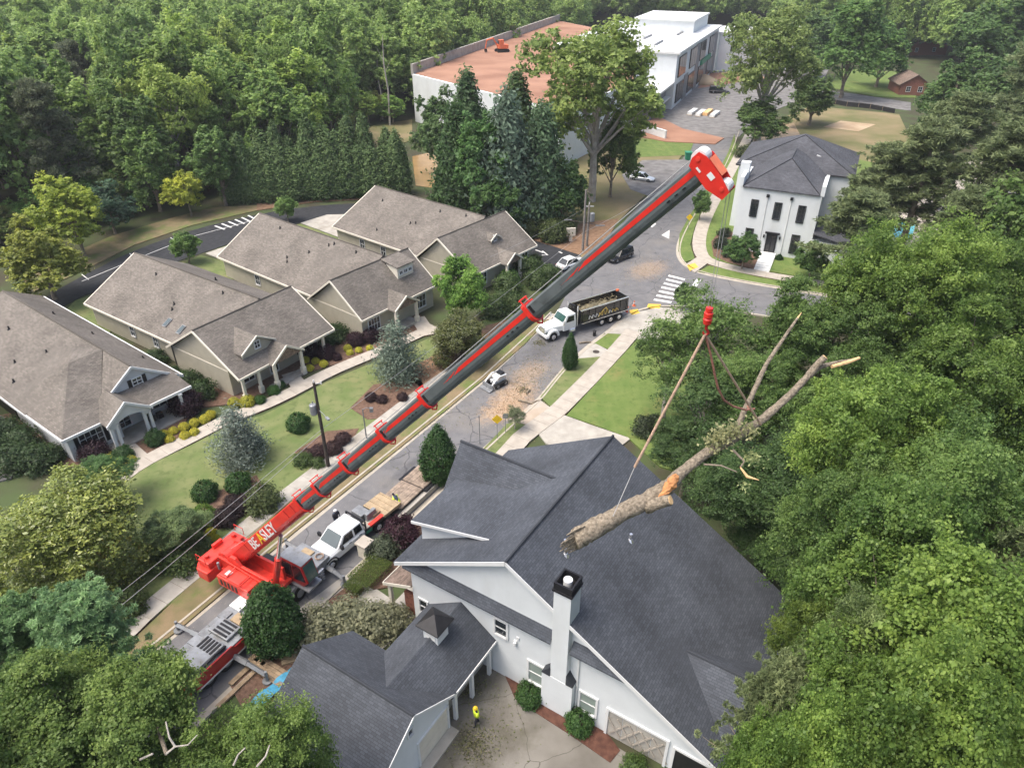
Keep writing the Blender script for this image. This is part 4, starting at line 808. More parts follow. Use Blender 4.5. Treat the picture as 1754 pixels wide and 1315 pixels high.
MB(XC).ext([(-9.42, 1.72), (-8.95, 2.42), (-8.91, 2.42), (-9.38, 1.7)], -1.15, 1.15).build('windscreen', M['glass_t'], cabc)
def wheel(parent, X, x, y, r, w, rim=None):
    t = MB(X).tube([(x, y - w / 2, r), (x, y - w / 2 + .03, r), (x, y + w / 2 - .03, r), (x, y + w / 2, r)], [r * .9, r, r, r * .9], 20).build('wheel', M['rubber'], parent)
    s = 1 if y > 0 else -1
    MB(X).tube([(x, y + s * (w / 2 - .02), r), (x, y + s * (w / 2 + .015), r)], [r * .56, r * .5], 14).build('rim', rim or M['steel'], t)
    return t
for x in (-6.3, -4.9, -1.3, 1.6, 3.1):
    for y in (-1.12, 1.12): wheel(crane, XC, x, y, .66, .42)
for (bx, fx, fy) in [(-4.4, -4.35, -4.15), (4.35, 4.1, -3.1), (-4.4, -4.6, 3.95), (4.35, 4.7, 3.2)]:
    s = 1 if fy > 0 else -1
    o = MB(XC); o.tube([(bx, s * 1.0, .78), ((bx + fx) / 2, (s * 1.0 + fy) / 2, .80)], .21, 4).tube([((bx + fx) / 2, (s * 1.0 + fy) / 2, .80), (fx, fy, .72)], .16, 4)
    o = o.build('outrigger', M['steel'], crane)
    MB(XC).tube([(fx, fy, .16), (fx, fy, 1.0)], .10, 10).tube([(fx, fy, .06), (fx, fy, .18)], .32, 12).build('jack', M['dsteel'], o)
# superstructure
cp('turntable', MB(XS).tube([(0, 0, 1.45), (0, 0, 1.85)], 1.25, 24), M['dsteel'])
cp('slewing_frame', MB(XS).b2(-3.4, 1.3, -.75, -.55, 1.8, 3.2).b2(-3.4, 1.3, .55, .75, 1.8, 3.2).b2(-3.4, 1.6, -.9, .9, 1.8, 2.1).ext([(-2.6, 3.2), (-1.3, 3.2), (-1.7, 3.75), (-2.2, 3.75)], -.76, -.54).ext([(-2.6, 3.2), (-1.3, 3.2), (-1.7, 3.75), (-2.2, 3.75)], .54, .76), M['red2'], bevel=.03)
cw_ = cp('counterweight', MB(XS).prism([(-5.0, -1.5), (-4.6, -1.95), (-3.5, -1.95), (-3.5, 1.95), (-4.6, 1.95), (-5.0, 1.5)], 1.55, 2.45).b2(-4.7, -3.6, -1.6, 1.6, 2.45, 3.0), M['red2'], bevel=.08)
wn_ = cp('winch', MB(XS).tube([(-3.0, -.62, 3.05), (-3.0, .62, 3.05)], .42, 16).tube([(-3.0, -.72, 3.05), (-3.0, -.62, 3.05)], .56, 16).tube([(-3.0, .62, 3.05), (-3.0, .72, 3.05)], .56, 16), M['red2'])
for s in (-1, 1): cp('lug', MB(XS).tube([(-4.2, s * 1.2, 3.0), (-4.2, s * 1.2, 3.25)], .16, 10), M['red2'])
cp('hoist_bar', MB(XS).b2(-4.6, -4.4, -.4, .4, 3.0, 3.35), M['red2'])
cp('machinery_house', MB(XS).b2(-2.6, .4, -1.85, -.8, 1.85, 2.75).b2(-2.4, -.4, -1.8, -.85, 2.75, 2.95), M['red2'], bevel=.06)
fr_ = MB(XS)
for a, b in [((-3.3, -.9, 3.35), (.9, -.9, 2.95)), ((-3.3, .9, 3.35), (-1.2, .9, 3.35)), ((-1.6, -.9, 3.2), (-1.6, -1.85, 3.0)), ((-.2, -.9, 3.05), (-.2, -1.85, 3.0)), ((-1.6, -1.85, 3.0), (-.2, -1.85, 3.0)), ((-3.3, -.9, 2.6), (-3.3, -.9, 3.35)), ((.9, -.9, 2.0), (.9, -.9, 2.95))]: fr_.tube([a, b], .06, 6)
cp('guard_rail', fr_, M['red2'])
cb = cp('operator_cab', MB(XS).ext([(.5, 1.75), (2.6, 1.75), (3.1, 2.3), (2.75, 3.75), (.7, 3.75), (.5, 3.3)], .95, 2.05), M['darkred'], bevel=.05)
MB(XS).b2(.65, 2.75, .97, 2.03, 3.74, 3.80).build('cab_roof', M['steel'], cb)
MB(XS).add([(3.12, 1.03, 2.34), (3.12, 1.97, 2.34), (2.79, 1.97, 3.66), (2.79, 1.03, 3.66)], [(0, 1, 2, 3)]).build('windscreen', M['glass_t'], cb)
for y in (.935, 2.065): MB(XS).ext([(.75, 2.35), (1.75, 2.35), (1.75, 3.55), (.85, 3.55)], y - .012, y + .012).ext([(1.85, 2.2), (2.9, 2.35), (2.6, 3.55), (1.85, 3.55)], y - .012, y + .012).build('side_window', M['glass'], cb)
cp('cab_platform', MB(XS).b2(-.6, 3.2, .8, 2.1, 1.6, 1.74), M['steel'])
for k in range(5): cp('vent_slot', MB(XS).b2(-2.3 + k * .36, -2.1 + k * .36, -1.87, -1.84, 2.05, 2.55), M['black'])
for k in range(3): cp('panel_seam', MB(XS).b2(-5.02, -3.48, -1.3 + k * 1.3, -1.27 + k * 1.3, 2.44, 2.462), M['darkred'])
cp('warning_plate', MB(XS).b2(-2.0, -1.6, -1.6, -1.2, 2.95, 2.962), M['paint']); cp('exhaust', MB(XS).tube([(-2.9, -1.3, 2.7), (-2.9, -1.3, 3.3)], .09, 10), M['dsteel'])
cp('oil_cooler', MB(XS).b2(-1.3, -.3, .8, 1.5, 1.85, 2.6), M['black'], bevel=.03)
for y in (-1.7, 1.7): cp('handrail', MB(XS).tube([(-3.7, y, 3.0), (-3.7, y, 3.6), (-4.6, y, 3.6), (-4.6, y, 3.0)], .025, 6), M['red'])
cp('hose_bundle', MB(XS).tube([(-2.4, .3, 3.1), (-1.9, .35, 3.7), (-1.2, .4, 3.9), (-.6, .42, 3.6)], .06, 6), M['black'])
# boom in its own frame: X along the boom, Y to its right, Z normal
XB = Matrix.Translation(foot - Cc) @ Matrix(((eu.x, er.x, en.x, 0), (eu.y, er.y, en.y, 0), (eu.z, er.z, en.z, 0), (0, 0, 0, 1)))
def bsec(w, h):
    return [(-w / 2, h / 2 - .06), (-w / 2 + .06, h / 2), (w / 2 - .06, h / 2), (w / 2, h / 2 - .06), (w / 2, -h * .12), (w * .44, -h * .3), (w * .3, -h * .43), (w * .12, -h / 2), (-w * .12, -h / 2), (-w * .3, -h * .43), (-w * .44, -h * .3), (-w / 2, -h * .12)]
def btube(x0, x1, w, h, X=XB): return MB(X).loft([[(x, y, z) for y, z in bsec(w, h)] for x in (x0, x1)])
stops = [-.8, 11.3, 13.8, 17.4, 21.6, 25.6, 33.4, BL_]
ws = [.88, .82, .77, .72, .67, .62, .57]; hs = [1.08, 1.0, .93, .86, .79, .73, .66]
base = cp('boom_base', btube(stops[0], stops[1], ws[0], hs[0]), M['red'])
for i in range(1, 7):
    s = cp('boom_section', btube(stops[i] - .5, stops[i + 1], ws[i], hs[i]), M['boom'])
    x0, x1 = stops[i], stops[i + 1]; f0 = .32 if i >= 5 else .06
    a = x0 + (x1 - x0) * f0; bx = x1 - .12; y = ws[i] / 2 + .008; z0, z1 = .02 * hs[i], .29 * hs[i]
    sp = MB(XB).add([(a, y, z0 + .05), (bx, y, z0), (bx, y, z1), (a + .5, y, z1)], [(0, 1, 2, 3)])
    if i >= 4:
        for k in range(3): sp.add([(a - .35 - k * .28, y, z0 + .06), (a - .2 - k * .28, y, z0 + .06), (a + .25 - k * .28, y, z1 - .02 - k * .04), (a + .1 - k * .28, y, z1 - .02 - k * .04)], [(0, 1, 2, 3)])
    sp.build('red_stripe', M['red'], s)
    MB(XB).b2(x0, x1, -ws[i] * .36, ws[i] * .36, hs[i] / 2, hs[i] / 2 + .012).build('skylit_strip', M['boom_skylit'], s)  # thin strip that paints the sky-lit top of the section
for i in range(1, 7):
    x = stops[i]; w, h = ws[i - 1] + .14, hs[i - 1] + .12
    c = cp('boom_collar', MB(XB).loft([[(q, y, z) for y, z in bsec(w, h)] for q in (x - .16, x)]), M['red'])
    MB(XB).tube([(x - .1, -w * .28, h / 2), (x - .1, -w * .28, h / 2 + .2)], .03, 6).tube([(x - .1, w * .28, h / 2), (x - .1, w * .28, h / 2 + .2)], .03, 6).tube([(x - .1, -w * .36, h / 2 + .19), (x - .1, w * .36, h / 2 + .19)], .035, 6).build('rope_guide', M['red'], c); MB(XB).tube([(x - .1, -.2, -h / 2), (x - .1, .0, -h / 2 - .14), (x - .1, .2, -h / 2)], .035, 6).build('lower_lug', M['red'], c)
hrope = [XS @ Vector((-3.0, 0, 3.45))] + [XB @ Vector((x, 0, h / 2 + .05)) for x, h in ((2.0, 1.25), (11.2, 1.2), (25.5, .9), (BL_ - .3, .78))]
cp('boom_rope', MB().tube(hrope, .018, 5), M['wire'])
for i in range(1, 7):   # wear pads, pinning holes and bolts near the end of each section
    x1 = stops[i + 1] - .5; y = ws[i] / 2 + .004; kk = MB(XB)
    for q in range(3): kk.b2(x1 - .5 - q * .32, x1 - .38 - q * .32, y - .02, y + .012, -.3 * hs[i] * .5, -.18 * hs[i] * .5)
    kk.b2(stops[i] + .08, stops[i] + .2, y - .02, y + .03, -.1 * hs[i], .4 * hs[i])
    kk.build('wear_pad', M['black'], crane)
bb = MB(XB)
for q in range(9): bb.b2(1.0 + q * 1.15, 1.04 + q * 1.15, ws[0] / 2 - .02, ws[0] / 2 + .01, -.42, -.30)
for q in (2.3, 9.4, 10.4): bb.b2(q, q + .05, ws[0] / 2 - .02, ws[0] / 2 + .03, -.1, .5)
cp('weld_rib', bb, M['darkred'])
for y in (-.7, .7): cp('hydraulic_hose', MB(XS).tube([(.6, y, 2.1), (.2, y * 1.1, 2.7), (-.8, y, 3.0), (-1.8, y * .8, 3.3)], .035, 6), M['black'])
for k in range(6): cp('deck_plate', MB(XC).b2(-7.2 + k * .8, -6.5 + k * .8, .62 , 1.3, 1.625, 1.66 + .03 * (k % 3)), M['dsteel'] if k % 2 else M['steel'])
cp('timber_block', MB(XC).b2(-3.0, -2.3, -.6, .3, 1.62, 1.75), M['newwood']); cp('timber_block', MB(XC).b2(3.4, 4.4, -.2, .7, 1.58, 1.68), M['newwood'])
cp('spare_rope', MB(XC).tube([(4.2 + .3 * math.cos(t), -.85 + .3 * math.sin(t), 1.62 + .006 * k) for k, t in enumerate([i * .5 for i in range(26)])], .03, 5), M['rope'])
# boom lettering on the camera-side flank
def onboom(me, u, z, m, par=base):
    o = link('lettering', me, par, m); me.materials.clear(); me.materials.append(m)
    fr = Matrix.Translation(foot - Cc) @ Matrix(((eu.x, en.x, er.x, 0), (eu.y, en.y, er.y, 0), (eu.z, en.z, er.z, 0), (0, 0, 0, 1)))
    o.matrix_local = fr @ Matrix.Translation((u, z, ws[0] / 2 + .014)); return o
onboom(text_mesh('BE', 1.05), 3.0, -.26, M['paint']); onboom(text_mesh('A', 1.05), 4.42, -.26, M['yellow']); onboom(text_mesh('SLEY', 1.05), 5.12, -.26, M['paint'])
# lift ram
rp = (XS @ Vector((.9, 0, 2.0))); rq = (XB @ Vector((6.2, 0, -.62)))
cp('lift_ram', MB().tube([rp, rp.lerp(rq, .55)], .24, 12), M['red2']); cp('ram_rod', MB().tube([rp.lerp(rq, .5), rq], .14, 12), M['chrome'])
# boom head
hp = [(-.38, .34), (-.16, .46), (.10, .46), (.20, .20), (.16, -.55), (.06, -1.02), (-.24, -1.06), (-.42, -.5)]
XH = XB @ Matrix.Translation((BL_, 0, 0))
hd_ = MB(XH)
for y in (-.34, .30): hd_.ext(hp, y, y + .04)
hd_.b2(-.40, .02, -.3, .3, -.40, .30).b2(-.2, .06, -.3, .3, -.98, -.9)
hd_ = cp('boom_head', hd_, M['red'])
MB(XH).tube([(-.04, -.27, .32), (-.04, .27, .32)], .24, 18).tube([(-.05, -.27, -.80), (-.05, .27, -.80)], .20, 18).build('sheave', M['trim'], hd_)
MB(XH).b2(-.14, .02, .342, .352, -.42, -.2).b2(-.26, -.2, .342, .352, -.02, .16).build('notice_plate', M['trim'], hd_)
MB(XH).add([(.185, -.3, -.5), (.185, .3, -.5), (.215, .3, .12), (.215, -.3, .12)], [(0, 1, 2, 3)]).build('nose_plate', M['orange'], hd_)
MB(XH).tube([(-.05, -.37, -.8), (-.05, .37, -.8)], .07, 8).tube([(-.04, -.37, .32), (-.04, .37, .32)], .07, 8).build('nose_pin', M['red2'], hd_)
# hoist rope, hook block, slings
shv = Cc + (XH @ Vector((.12, 0, -.84))); shv.z += 0
def zat(p, py):
    lo, hi = 0.0, 39.0
    for _ in range(50):
        m = (lo + hi) / 2; f = p.y * math.cos(PITCH) - (m - CAM_H) * math.sin(PITCH); u = p.y * math.sin(PITCH) + (m - CAM_H) * math.cos(PITCH)
        if CY - FPX * u / f > py: lo = m
        else: hi = m
    return lo
hk_t = Vector((shv.x, shv.y, zat(shv, 527))); hk_b = Vector((shv.x, shv.y, zat(shv, 569)))
hr = empty('hoist_rope', hk_t, 0, 'steel hoist rope hanging from the boom head to the red hook block', 'rope')
for dx in (-.05, .05): MB().tube([(dx, 0, .0), (dx, 0, shv.z - hk_t.z)], .009, 6).build('rope_fall', M['wire'], hr)
hb = empty('hook_block', hk_b, 0, 'red hook block hanging above the suspended log', 'hook')
hh = hk_t.z - hk_b.z
MB().tube([(0, 0, .30 * hh), (0, 0, .36 * hh), (0, 0, .55 * hh), (0, 0, .6 * hh), (0, 0, .64 * hh), (0, 0, .8 * hh), (0, 0, .84 * hh), (0, 0, .88 * hh), (0, 0, hh)], [.06, .13, .155, .12, .15, .15, .09, .125, .12], 16).build('block_body', M['red'], hb)
MB().tube([(0, 0, .3 * hh), (0, 0, .15 * hh), (.06, 0, .06 * hh), (.1, 0, -.02 * hh), (.03, 0, -.12 * hh), (-.07, 0, -.05 * hh), (-.08, 0, .03 * hh)], [.05, .05, .05, .05, .045, .035, .02], 8).build('hook', M['darkred'], hb)
hook = hk_b + Vector((0, 0, -.08 * hh))
lg = [(985, 925, 25.4, 0.36), (1003, 914, 25.45, 0.374), (1040, 892, 25.6, 0.338), (1085, 868, 25.8, 0.317), (1120, 850, 26.0, 0.317), (1146, 832, 26.1, 0.274), (1168, 808, 26.25, 0.206), (1210, 775, 26.5, 0.194), (1260, 748, 26.9, 0.18), (1310, 715, 27.2, 0.16), (1352, 678, 27.5, 0.14), (1385, 643, 27.8, 0.127), (1405, 628, 27.95, 0.1), (1436, 620, 28.2, 0.067), (1470, 615, 28.4, 0.05)]
LP = [ray(a, b, c) for a, b, c, r in lg]
log = empty('suspended_log', LP[6], 0, 'long bark-covered tree limb with cut ends hanging in slings over the roof', 'log')
rng = random.Random(3)
def limb(pts, rad, n=14, sub=5, jit=.07):
    P = []; R = []
    for i in range(len(pts) - 1):
        for k in range(sub):
            t = k / sub; P.append(pts[i].lerp(pts[i + 1], t)); R.append(rad[i] * (1 - t) + rad[i + 1] * t)
    P.append(pts[-1]); R.append(rad[-1])
    P = [p + Vector((rng.uniform(-1, 1), rng.uniform(-1, 1), rng.uniform(-1, 1))) * r * .06 for p, r in zip(P, R)]
    b = MB().tube([p - LP[6] for p in P], R, n)
    ax = [(P[min(i // n + 1, len(P) - 1)]) for i in range(len(b.v))]
    for i, v in enumerate(b.v):
        c = P[i // n] - LP[6]; b.v[i] = c + (v - c) * (1 + rng.uniform(-jit, jit) * 1.6)
    return b
limb(LP, [q[3] for q in lg], 16, 6).build('bark', M['logbark'], log, smooth=True)
d0 = (LP[0] - LP[1]).normalized()
b = MB()
for k in range(60):   # ragged butt
    a = rng.uniform(0, 6.28); q = rng.uniform(.1, .5); p = LP[0] - LP[6] + Vector((math.cos(a) * q * .8, math.cos(a) * q * .3, math.sin(a) * q)); b.tube([p - d0 * .3, p + d0 * rng.uniform(.05, .32)], [rng.uniform(.04, .09), .015], 5)
b.build('ragged_butt', M['logbark'], log)
st0, st1 = ray(1108, 866, 25.85), ray(1148, 856, 25.35)
limb([st0, st0.lerp(st1, .5), st1], [.30, .23, .185], 14, 3).build('branch_stub', M['logbark'], log, smooth=True)
dd = (st1 - st0).normalized(); MB().tube([st1 - LP[6] - dd * .02, st1 - LP[6] + dd * .03], [.175, .165], 14).build('cut_face', M['cutwood'], log)
hw = [ray(1128, 852, 25.62), ray(1140, 842, 25.6), ray(1150, 828, 25.72), ray(1158, 814, 25.95)]
hb0 = limb(hw, [.03, .14, .20, .10], 14, 4, .14); hb0.build('torn_heartwood', M['heart'], log)
MB().tube([LP[11] - LP[6], ray(1402, 622, 27.7) - LP[6], ray(1413, 612, 27.65) - LP[6]], [.15, .13, .125], 10).build('branch_stub', M['logbark'], log)
e0 = ray(1413, 612, 27.65) - LP[6]; dd = (ray(1413, 612, 27.65) - ray(1402, 622, 27.7)).normalized(); MB().tube([e0 - dd * .01, e0 + dd * .02], .12, 10).build('cut_face', M['cutwood'], log)
MB().tube([ray(1425, 628, 27.9) - LP[6], ray(1450, 621, 28.2) - LP[6], ray(1472, 613, 28.35) - LP[6]], [.07, .08, .06], 8).build('torn_heartwood', M['cutwood'], log)
br_ = [(1258, 745, 26.8), (1275, 705, 26.9), (1298, 655, 27.2), (1312, 625, 27.4), (1335, 590, 27.6), (1352, 565, 27.8), (1366, 545, 27.9)]
BP = [ray(*q) for q in br_]; limb(BP, [.12, .11, .10, .085, .075, .06, .045], 10, 4).build('side_branch', M['logbark'], log, smooth=True)
MB().tube([BP[-1] - LP[6], BP[-1] - LP[6] + (BP[-1] - BP[-2]) * .5], [.04, .01], 6).build('splintered_tip', M['cutwood'], log)
TW = [ray(1255, 770, 26.4), ray(1275, 790, 26.2), ray(1268, 800, 26.1)]; TW2 = [ray(1268, 800, 26.1), ray(1280, 816, 26.0), ray(1300, 822, 25.9)]
MB().tube([p - LP[6] for p in TW], [.05, .04, .035], 6).tube([ray(1205, 795, 26.4) - LP[6], ray(1235, 797, 26.2) - LP[6], ray(1262, 808, 26.1) - LP[6]], [.04, .03, .02], 6).build('twig', M['bark'], log)
MB().tube([p - LP[6] for p in TW2], [.03, .06, .015], 6).build('torn_heartwood', M['cutwood'], log)
def leafpatch(name, centres, n, spread, size, m, parent, orig, col, seed=0):
    r = np.random.default_rng(seed); V = []; Fc = []
    for k in range(n):
        c = centres[k % len(centres)] - orig; p = np.array(c) + r.normal(size=3) * spread; d = r.normal(size=3); d /= np.linalg.norm(d); e = np.cross(d, r.normal(size=3)); e /= np.linalg.norm(e); s = size * r.uniform(.6, 1.3)
        i = len(V); V += [tuple(p), tuple(p + d * s * .5 + e * s * .28), tuple(p + d * s), tuple(p + d * s * .5 - e * s * .28)]; Fc.append((i, i + 1, i + 2, i + 3))
    me = bpy.data.meshes.new(name); me.from_pydata(V, [], Fc); a = me.attributes.new('leafvar', 'FLOAT', 'FACE'); a.data.foreach_set('value', r.random(len(Fc)).astype(np.float32))
    o = link(name, me, parent, m); o.color = (*col, 1); return o
leafpatch('leaf_tuft', [ray(a, b, 26.3) for a, b in [(1225, 748), (1240, 742), (1252, 738), (1235, 755), (1262, 735), (1285, 735), (1218, 760)]], 620, .17, .16, M['leaf'], log, LP[6], (.36, .37, .19), 5)['kind'] = 'stuff'
leafpatch('leaf_tuft', [ray(a, b, 26.1) for a, b in [(1283, 783), (1296, 790), (1275, 832), (1288, 780)]], 150, .13, .14, M['leaf'], log, LP[6], (.33, .38, .17), 6)['kind'] = 'stuff'
def sling(name, pts, m, label, r=.038, twist=True):
    s = empty(name, pts[0], 0, label, 'rope'); MB().tube([p - pts[0] for p in pts], r, 8).build('strand', m, s)
    return s
lower = ray(1087, 800, 25.3)
s1 = sling('sling', [hook, hook.lerp(lower, .5), lower], M['rope'], 'tan rope sling running down left from the hook toward the log butt', .05)
MB().tube([lower - hook, ray(1050, 884, 25.15) - hook], .016, 6).build('wire_end', M['wire'], s1)
e1 = ray(1303, 727, 26.75); sling('sling', [hook, hook.lerp(e1, .5), e1], M['rope'], 'short tan rope sling running down right from the hook to the log', .042)
sl_ = [hook + Vector((0.02, 0, -.05))] + [ray(a, b, c) for a, b, c in [(1218, 610, 24.2), (1224, 640, 24.6), (1230, 665, 25.0), (1240, 685, 25.5), (1256, 696, 26.1), (1278, 702, 26.6), (1292, 700, 26.9)]]
sling('slack_sling', sl_, M['ropered'], 'slack dark red rope looping from the hook to the side branch', .04)
MB().tube([ray(1288, 704, 26.8) - hook, ray(1279, 695, 26.9) - hook], .05, 8).build('rope_knot', M['ropered'], s1)

# ---------------------------------------------------------------- vehicles
def body_loft(X, secs, ch=.14):
    """secs: (x, half width, z bottom, z top) -> rounded box loft along x"""
    rings = []
    for x, hw, zb, zt in secs: rings.append([(x, -hw + .05, zb), (x, -hw, zb + .12), (x, -hw, zt - ch), (x, -hw + ch, zt), (x, hw - ch, zt), (x, hw, zt - ch), (x, hw, zb + .12), (x, hw - .05, zb)])
    return MB(X).loft(rings)
I4 = Matrix()
def car_(name, label, cat, loc, rz, paint, L=4.7, W=1.82, H=1.45, suv=False, pick=False):
    c = empty(name, loc, rz, label, cat); h = L / 2; hb = .92 if suv else .82
    body_loft(I4, [(-h, W * .42, .42, .72), (-h + .12, W / 2 - .04, .3, hb - .02), (-h * .5, W / 2, .24, hb + .02), (h * .25, W / 2, .24, hb), (h - .55, W / 2 - .04, .26, hb - .12), (h - .1, W * .42, .34, hb - .26), (h, W * .38, .42, .6)]).build('body', paint, c, smooth=False, bevel=.03)
    r0, r1 = ((-h + .18, h * .12) if suv else (-h * .52, h * .10)); b0, b1 = ((-h + .05, h * .42) if suv else (-h * .80, h * .42))
    if pick: r0, r1, b0, b1 = -h * .12, h * .22, -h * .16, h * .46
    gw = W / 2 - .1; rw = W / 2 - .3
    MB().loft([[(b0, -gw, hb - .05), (b1, -gw, hb - .05), (b1, gw, hb - .05), (b0, gw, hb - .05)], [(r0, -rw, H - .06), (r1, -rw, H - .06), (r1, rw, H - .06), (r0, rw, H - .06)]]).build('windows', M['glass'], c)
    MB().b2(r0 - .03, r1 + .03, -rw - .03, rw + .03, H - .07, H).build('roof', paint, c, bevel=.03)
    p = MB()
    for s in (-1, 1):
        p.tube([(b1, s * gw, hb - .05), (r1, s * rw, H - .05)], .04, 6).tube([(b0, s * gw, hb - .05), (r0, s * rw, H - .05)], .05, 6).tube([((b0 + b1) / 2, s * (gw + .01), hb - .05), ((r0 + r1) / 2, s * (rw + .01), H - .05)], .035, 6)
    p.build('pillar', paint, c)
    for s in (-1, 1):
        MB().box((h - .16, s * W * .33, hb - .34), (.16, .34, .14)).build('headlight', M['chrome'], c); MB().box((-h + .05, s * W * .34, .7), (.08, .28, .14)).build('tail_light', M['darkred'], c)
        MB().box((h * .36, s * (W / 2 + .06), hb + .06), (.1, .16, .1)).build('mirror', paint, c)
        for x in (h * .60, -h * .58): wheel(c, I4, x, s * (W / 2 - .1), .33 if not suv else .37, .22)
    MB().b2(h - .06, h + .03, -.3, .3, .5, .58).build('grille', M['black'], c)
    return c
def az(p, q): a = at(*p); b = at(*q); return math.atan2(b.y - a.y, b.x - a.x)
car_('silver_sedan', 'silver sedan parked on the gravel patch below the green bin', 'car', at(1100, 309), az((1078, 312), (1118, 318)), M['silver'], 4.8)
car_('black_suv', 'black SUV driving under the crane boom in the intersection', 'car', at(1060, 444), az((1078, 437), (1040, 452)) , M['carblack'], 4.6, 1.85, 1.65, True)
car_('white_car', 'white car on the entrance drive, mostly hidden by the boom', 'car', at(978, 456), az((958, 462), (996, 448)), M['carwhite'], 4.7)
car_('dark_pickup', 'dark pickup parked in the gravel construction yard', 'pickup', at(1232, 160), math.radians(-12), M['carblack'], 6.0, 2.0, 1.9, True)

# white crew-cab work truck with flat bed, nose to the crane
pn = at(578, 968); pr_ = at(646, 912); pz = math.atan2(pn.y - pr_.y, pn.x - pr_.x)
pc_ = (pn + pr_) / 2 + Vector((math.sin(pz), -math.cos(pz), 0)) * 1.0
tk = empty('work_truck', pc_ + Vector((math.cos(pz), math.sin(pz), 0)) * .15, pz, 'white crew-cab work truck with loaded flat bed parked nose to the crane', 'truck'); tk.scale = (1.1, 1.08, 1.1)
body_loft(I4, [(-.95, .98, .55, 1.25), (.2, 1.0, .5, 1.25), (1.5, 1.0, .5, 1.28), (2.5, .99, .55, 1.24), (3.1, .93, .6, 1.14), (3.28, .82, .66, 1.0)], .16).build('body', M['carwhite'], tk, bevel=.04)
MB().loft([[(-.93, -.93, 1.2), (1.55, -.93, 1.2), (1.55, .93, 1.2), (-.93, .93, 1.2)], [(-.82, -.78, 1.93), (.78, -.78, 1.93), (.78, .78, 1.93), (-.82, .78, 1.93)]]).build('cab', M['carwhite'], tk, bevel=.05)
MB().add([(1.56, -.80, 1.28), (1.56, .80, 1.28), (.84, .68, 1.88), (.84, -.68, 1.88)], [(0, 1, 2, 3)]).build('windscreen', M['glass_c'], tk)
for s in (-1, 1):
    q = lambda x, z: (x, s * (.932 - (z - 1.2) * .205 + .012), z)
    MB().add([q(.05, 1.3), q(1.15, 1.3), q(.72, 1.84), q(.05, 1.84)], [(0, 1, 2, 3), (3, 2, 1, 0)]).add([q(-.78, 1.3), q(-.1, 1.3), q(-.1, 1.84), q(-.72, 1.84)], [(0, 1, 2, 3), (3, 2, 1, 0)]).build('side_window', M['glass'], tk)
    MB().box((1.3, s * 1.13, 1.42), (.16, .26, .3)).tube([(1.3, s * .95, 1.35), (1.3, s * 1.1, 1.38)], .03, 6).build('mirror', M['black'], tk)
    MB().box((3.14, s * .72, 1.0), (.12, .3, .2)).build('headlight', M['chrome'], tk)
    MB().box((.45, s * 1.005, 1.1), (.2, .03, .05)).box((-.5, s * 1.0, 1.1), (.2, .03, .05)).build('door_handle', M['black'], tk)
    wheel(tk, I4, 2.2, s * .86, .43, .28, M['chrome']); wheel(tk, I4, -2.25, s * .80, .43, .42, M['chrome'])
    MB().tube([(2.2 + .56 * math.cos(t), s * 1.01, .45 + .56 * math.sin(t)) for t in [math.pi * k / 8 for k in range(9)]], .06, 6).build('wheel_arch', M['black'], tk)
MB().b2(3.15, 3.42, -.98, .98, .5, .78).build('bumper', M['black'], tk, bevel=.03); MB().b2(3.2, 3.31, -.5, .5, .76, 1.05).build('grille', M['black'], tk)
MB().b2(-4.1, -1.05, -1.02, 1.02, .85, 1.0).b2(-3.9, .0, -.45, .45, .5, .85).build('flat_bed', M['black'], tk)
MB().b2(-1.12, -1.02, -.98, -.92, 1.0, 1.85).b2(-1.12, -1.02, .92, .98, 1.0, 1.85).b2(-1.12, -1.02, -.92, .92, 1.78, 1.86).b2(-1.12, -1.02, -.92, .92, 1.4, 1.47).build('headache_rack', M['black'], tk)
MB().b2(-2.3, -1.5, -.95, .1, 1.0, 1.55).b2(-2.6, -1.7, .2, .5, 1.0, 1.7).build('tool_box', M['dsteel'], tk, bevel=.03)
for k in range(4): MB().box((-1.9, .35 + .17 * k, 1.06), (1.7, .15, .08)).build('board', M['concrete'], tk)
MB().b2(-2.9, -1.5, .7, 1.0, 1.0, 1.15).build('strap_bag', M['red2'], tk); MB().b2(-2.9, -2.2, .1, .6, 1.0, 1.3).build('orange_crate', M['timber'], tk)
dk = MB().b2(-4.5, -2.7, -1.0, 1.05, 1.05, 1.13).build('plywood_deck', M['newwood'], tk)
for k in range(4): MB().b2(-4.4 + k * .5, -4.32 + k * .5, -.98, 1.03, 1.13, 1.17).build('batten', M['newwood'], dk)
MB().b2(-4.5, -2.8, 1.03, 1.12, .95, 1.2).build('side_rail', M['newwood'], tk); MB().b2(-1.6, -1.05, .98, 1.03, .7, .95).b2(-1.6, -1.05, -1.03, -.98, .7, .95).build('side_box', M['green'], tk)

# gooseneck trailer
ta = at(688, 862); tb = at(743, 812); tz_ = math.atan2(tb.y - ta.y, tb.x - ta.x)
tcn = at(703, 832, .85); tr = empty('flat_trailer', (tcn.x, tcn.y, 0), tz_, 'flat equipment trailer with worn plank deck hitched behind the work truck', 'trailer')
MB().b2(-3.4, 4.0, -1.15, 1.15, .62, .80).build('trailer_frame', M['black'], tr)
for k, (x0, x1) in enumerate([(-3.0, .2), (.32, 3.9)]):
    r0_ = 12
    dks = MB().prism([(x0, -1.12), (x1, -1.12), (x1, 1.12), (x0, 1.12)] if k else [(x0, -.6), (x0 + .5, -1.12), (x1, -1.12), (x1, 1.12), (x0 + .5, 1.12), (x0, .6)], .80, .86).build('deck', M['deckwood'], tr)
    for j in range(9): MB().b2((x0 + .52) if not k else x0 + .05, x1 - .05, -1.09 + j * .243, -1.09 + j * .243 + .225, .86, .885 + .006 * (j % 3)).build('plank', M['deckwood'], dks)
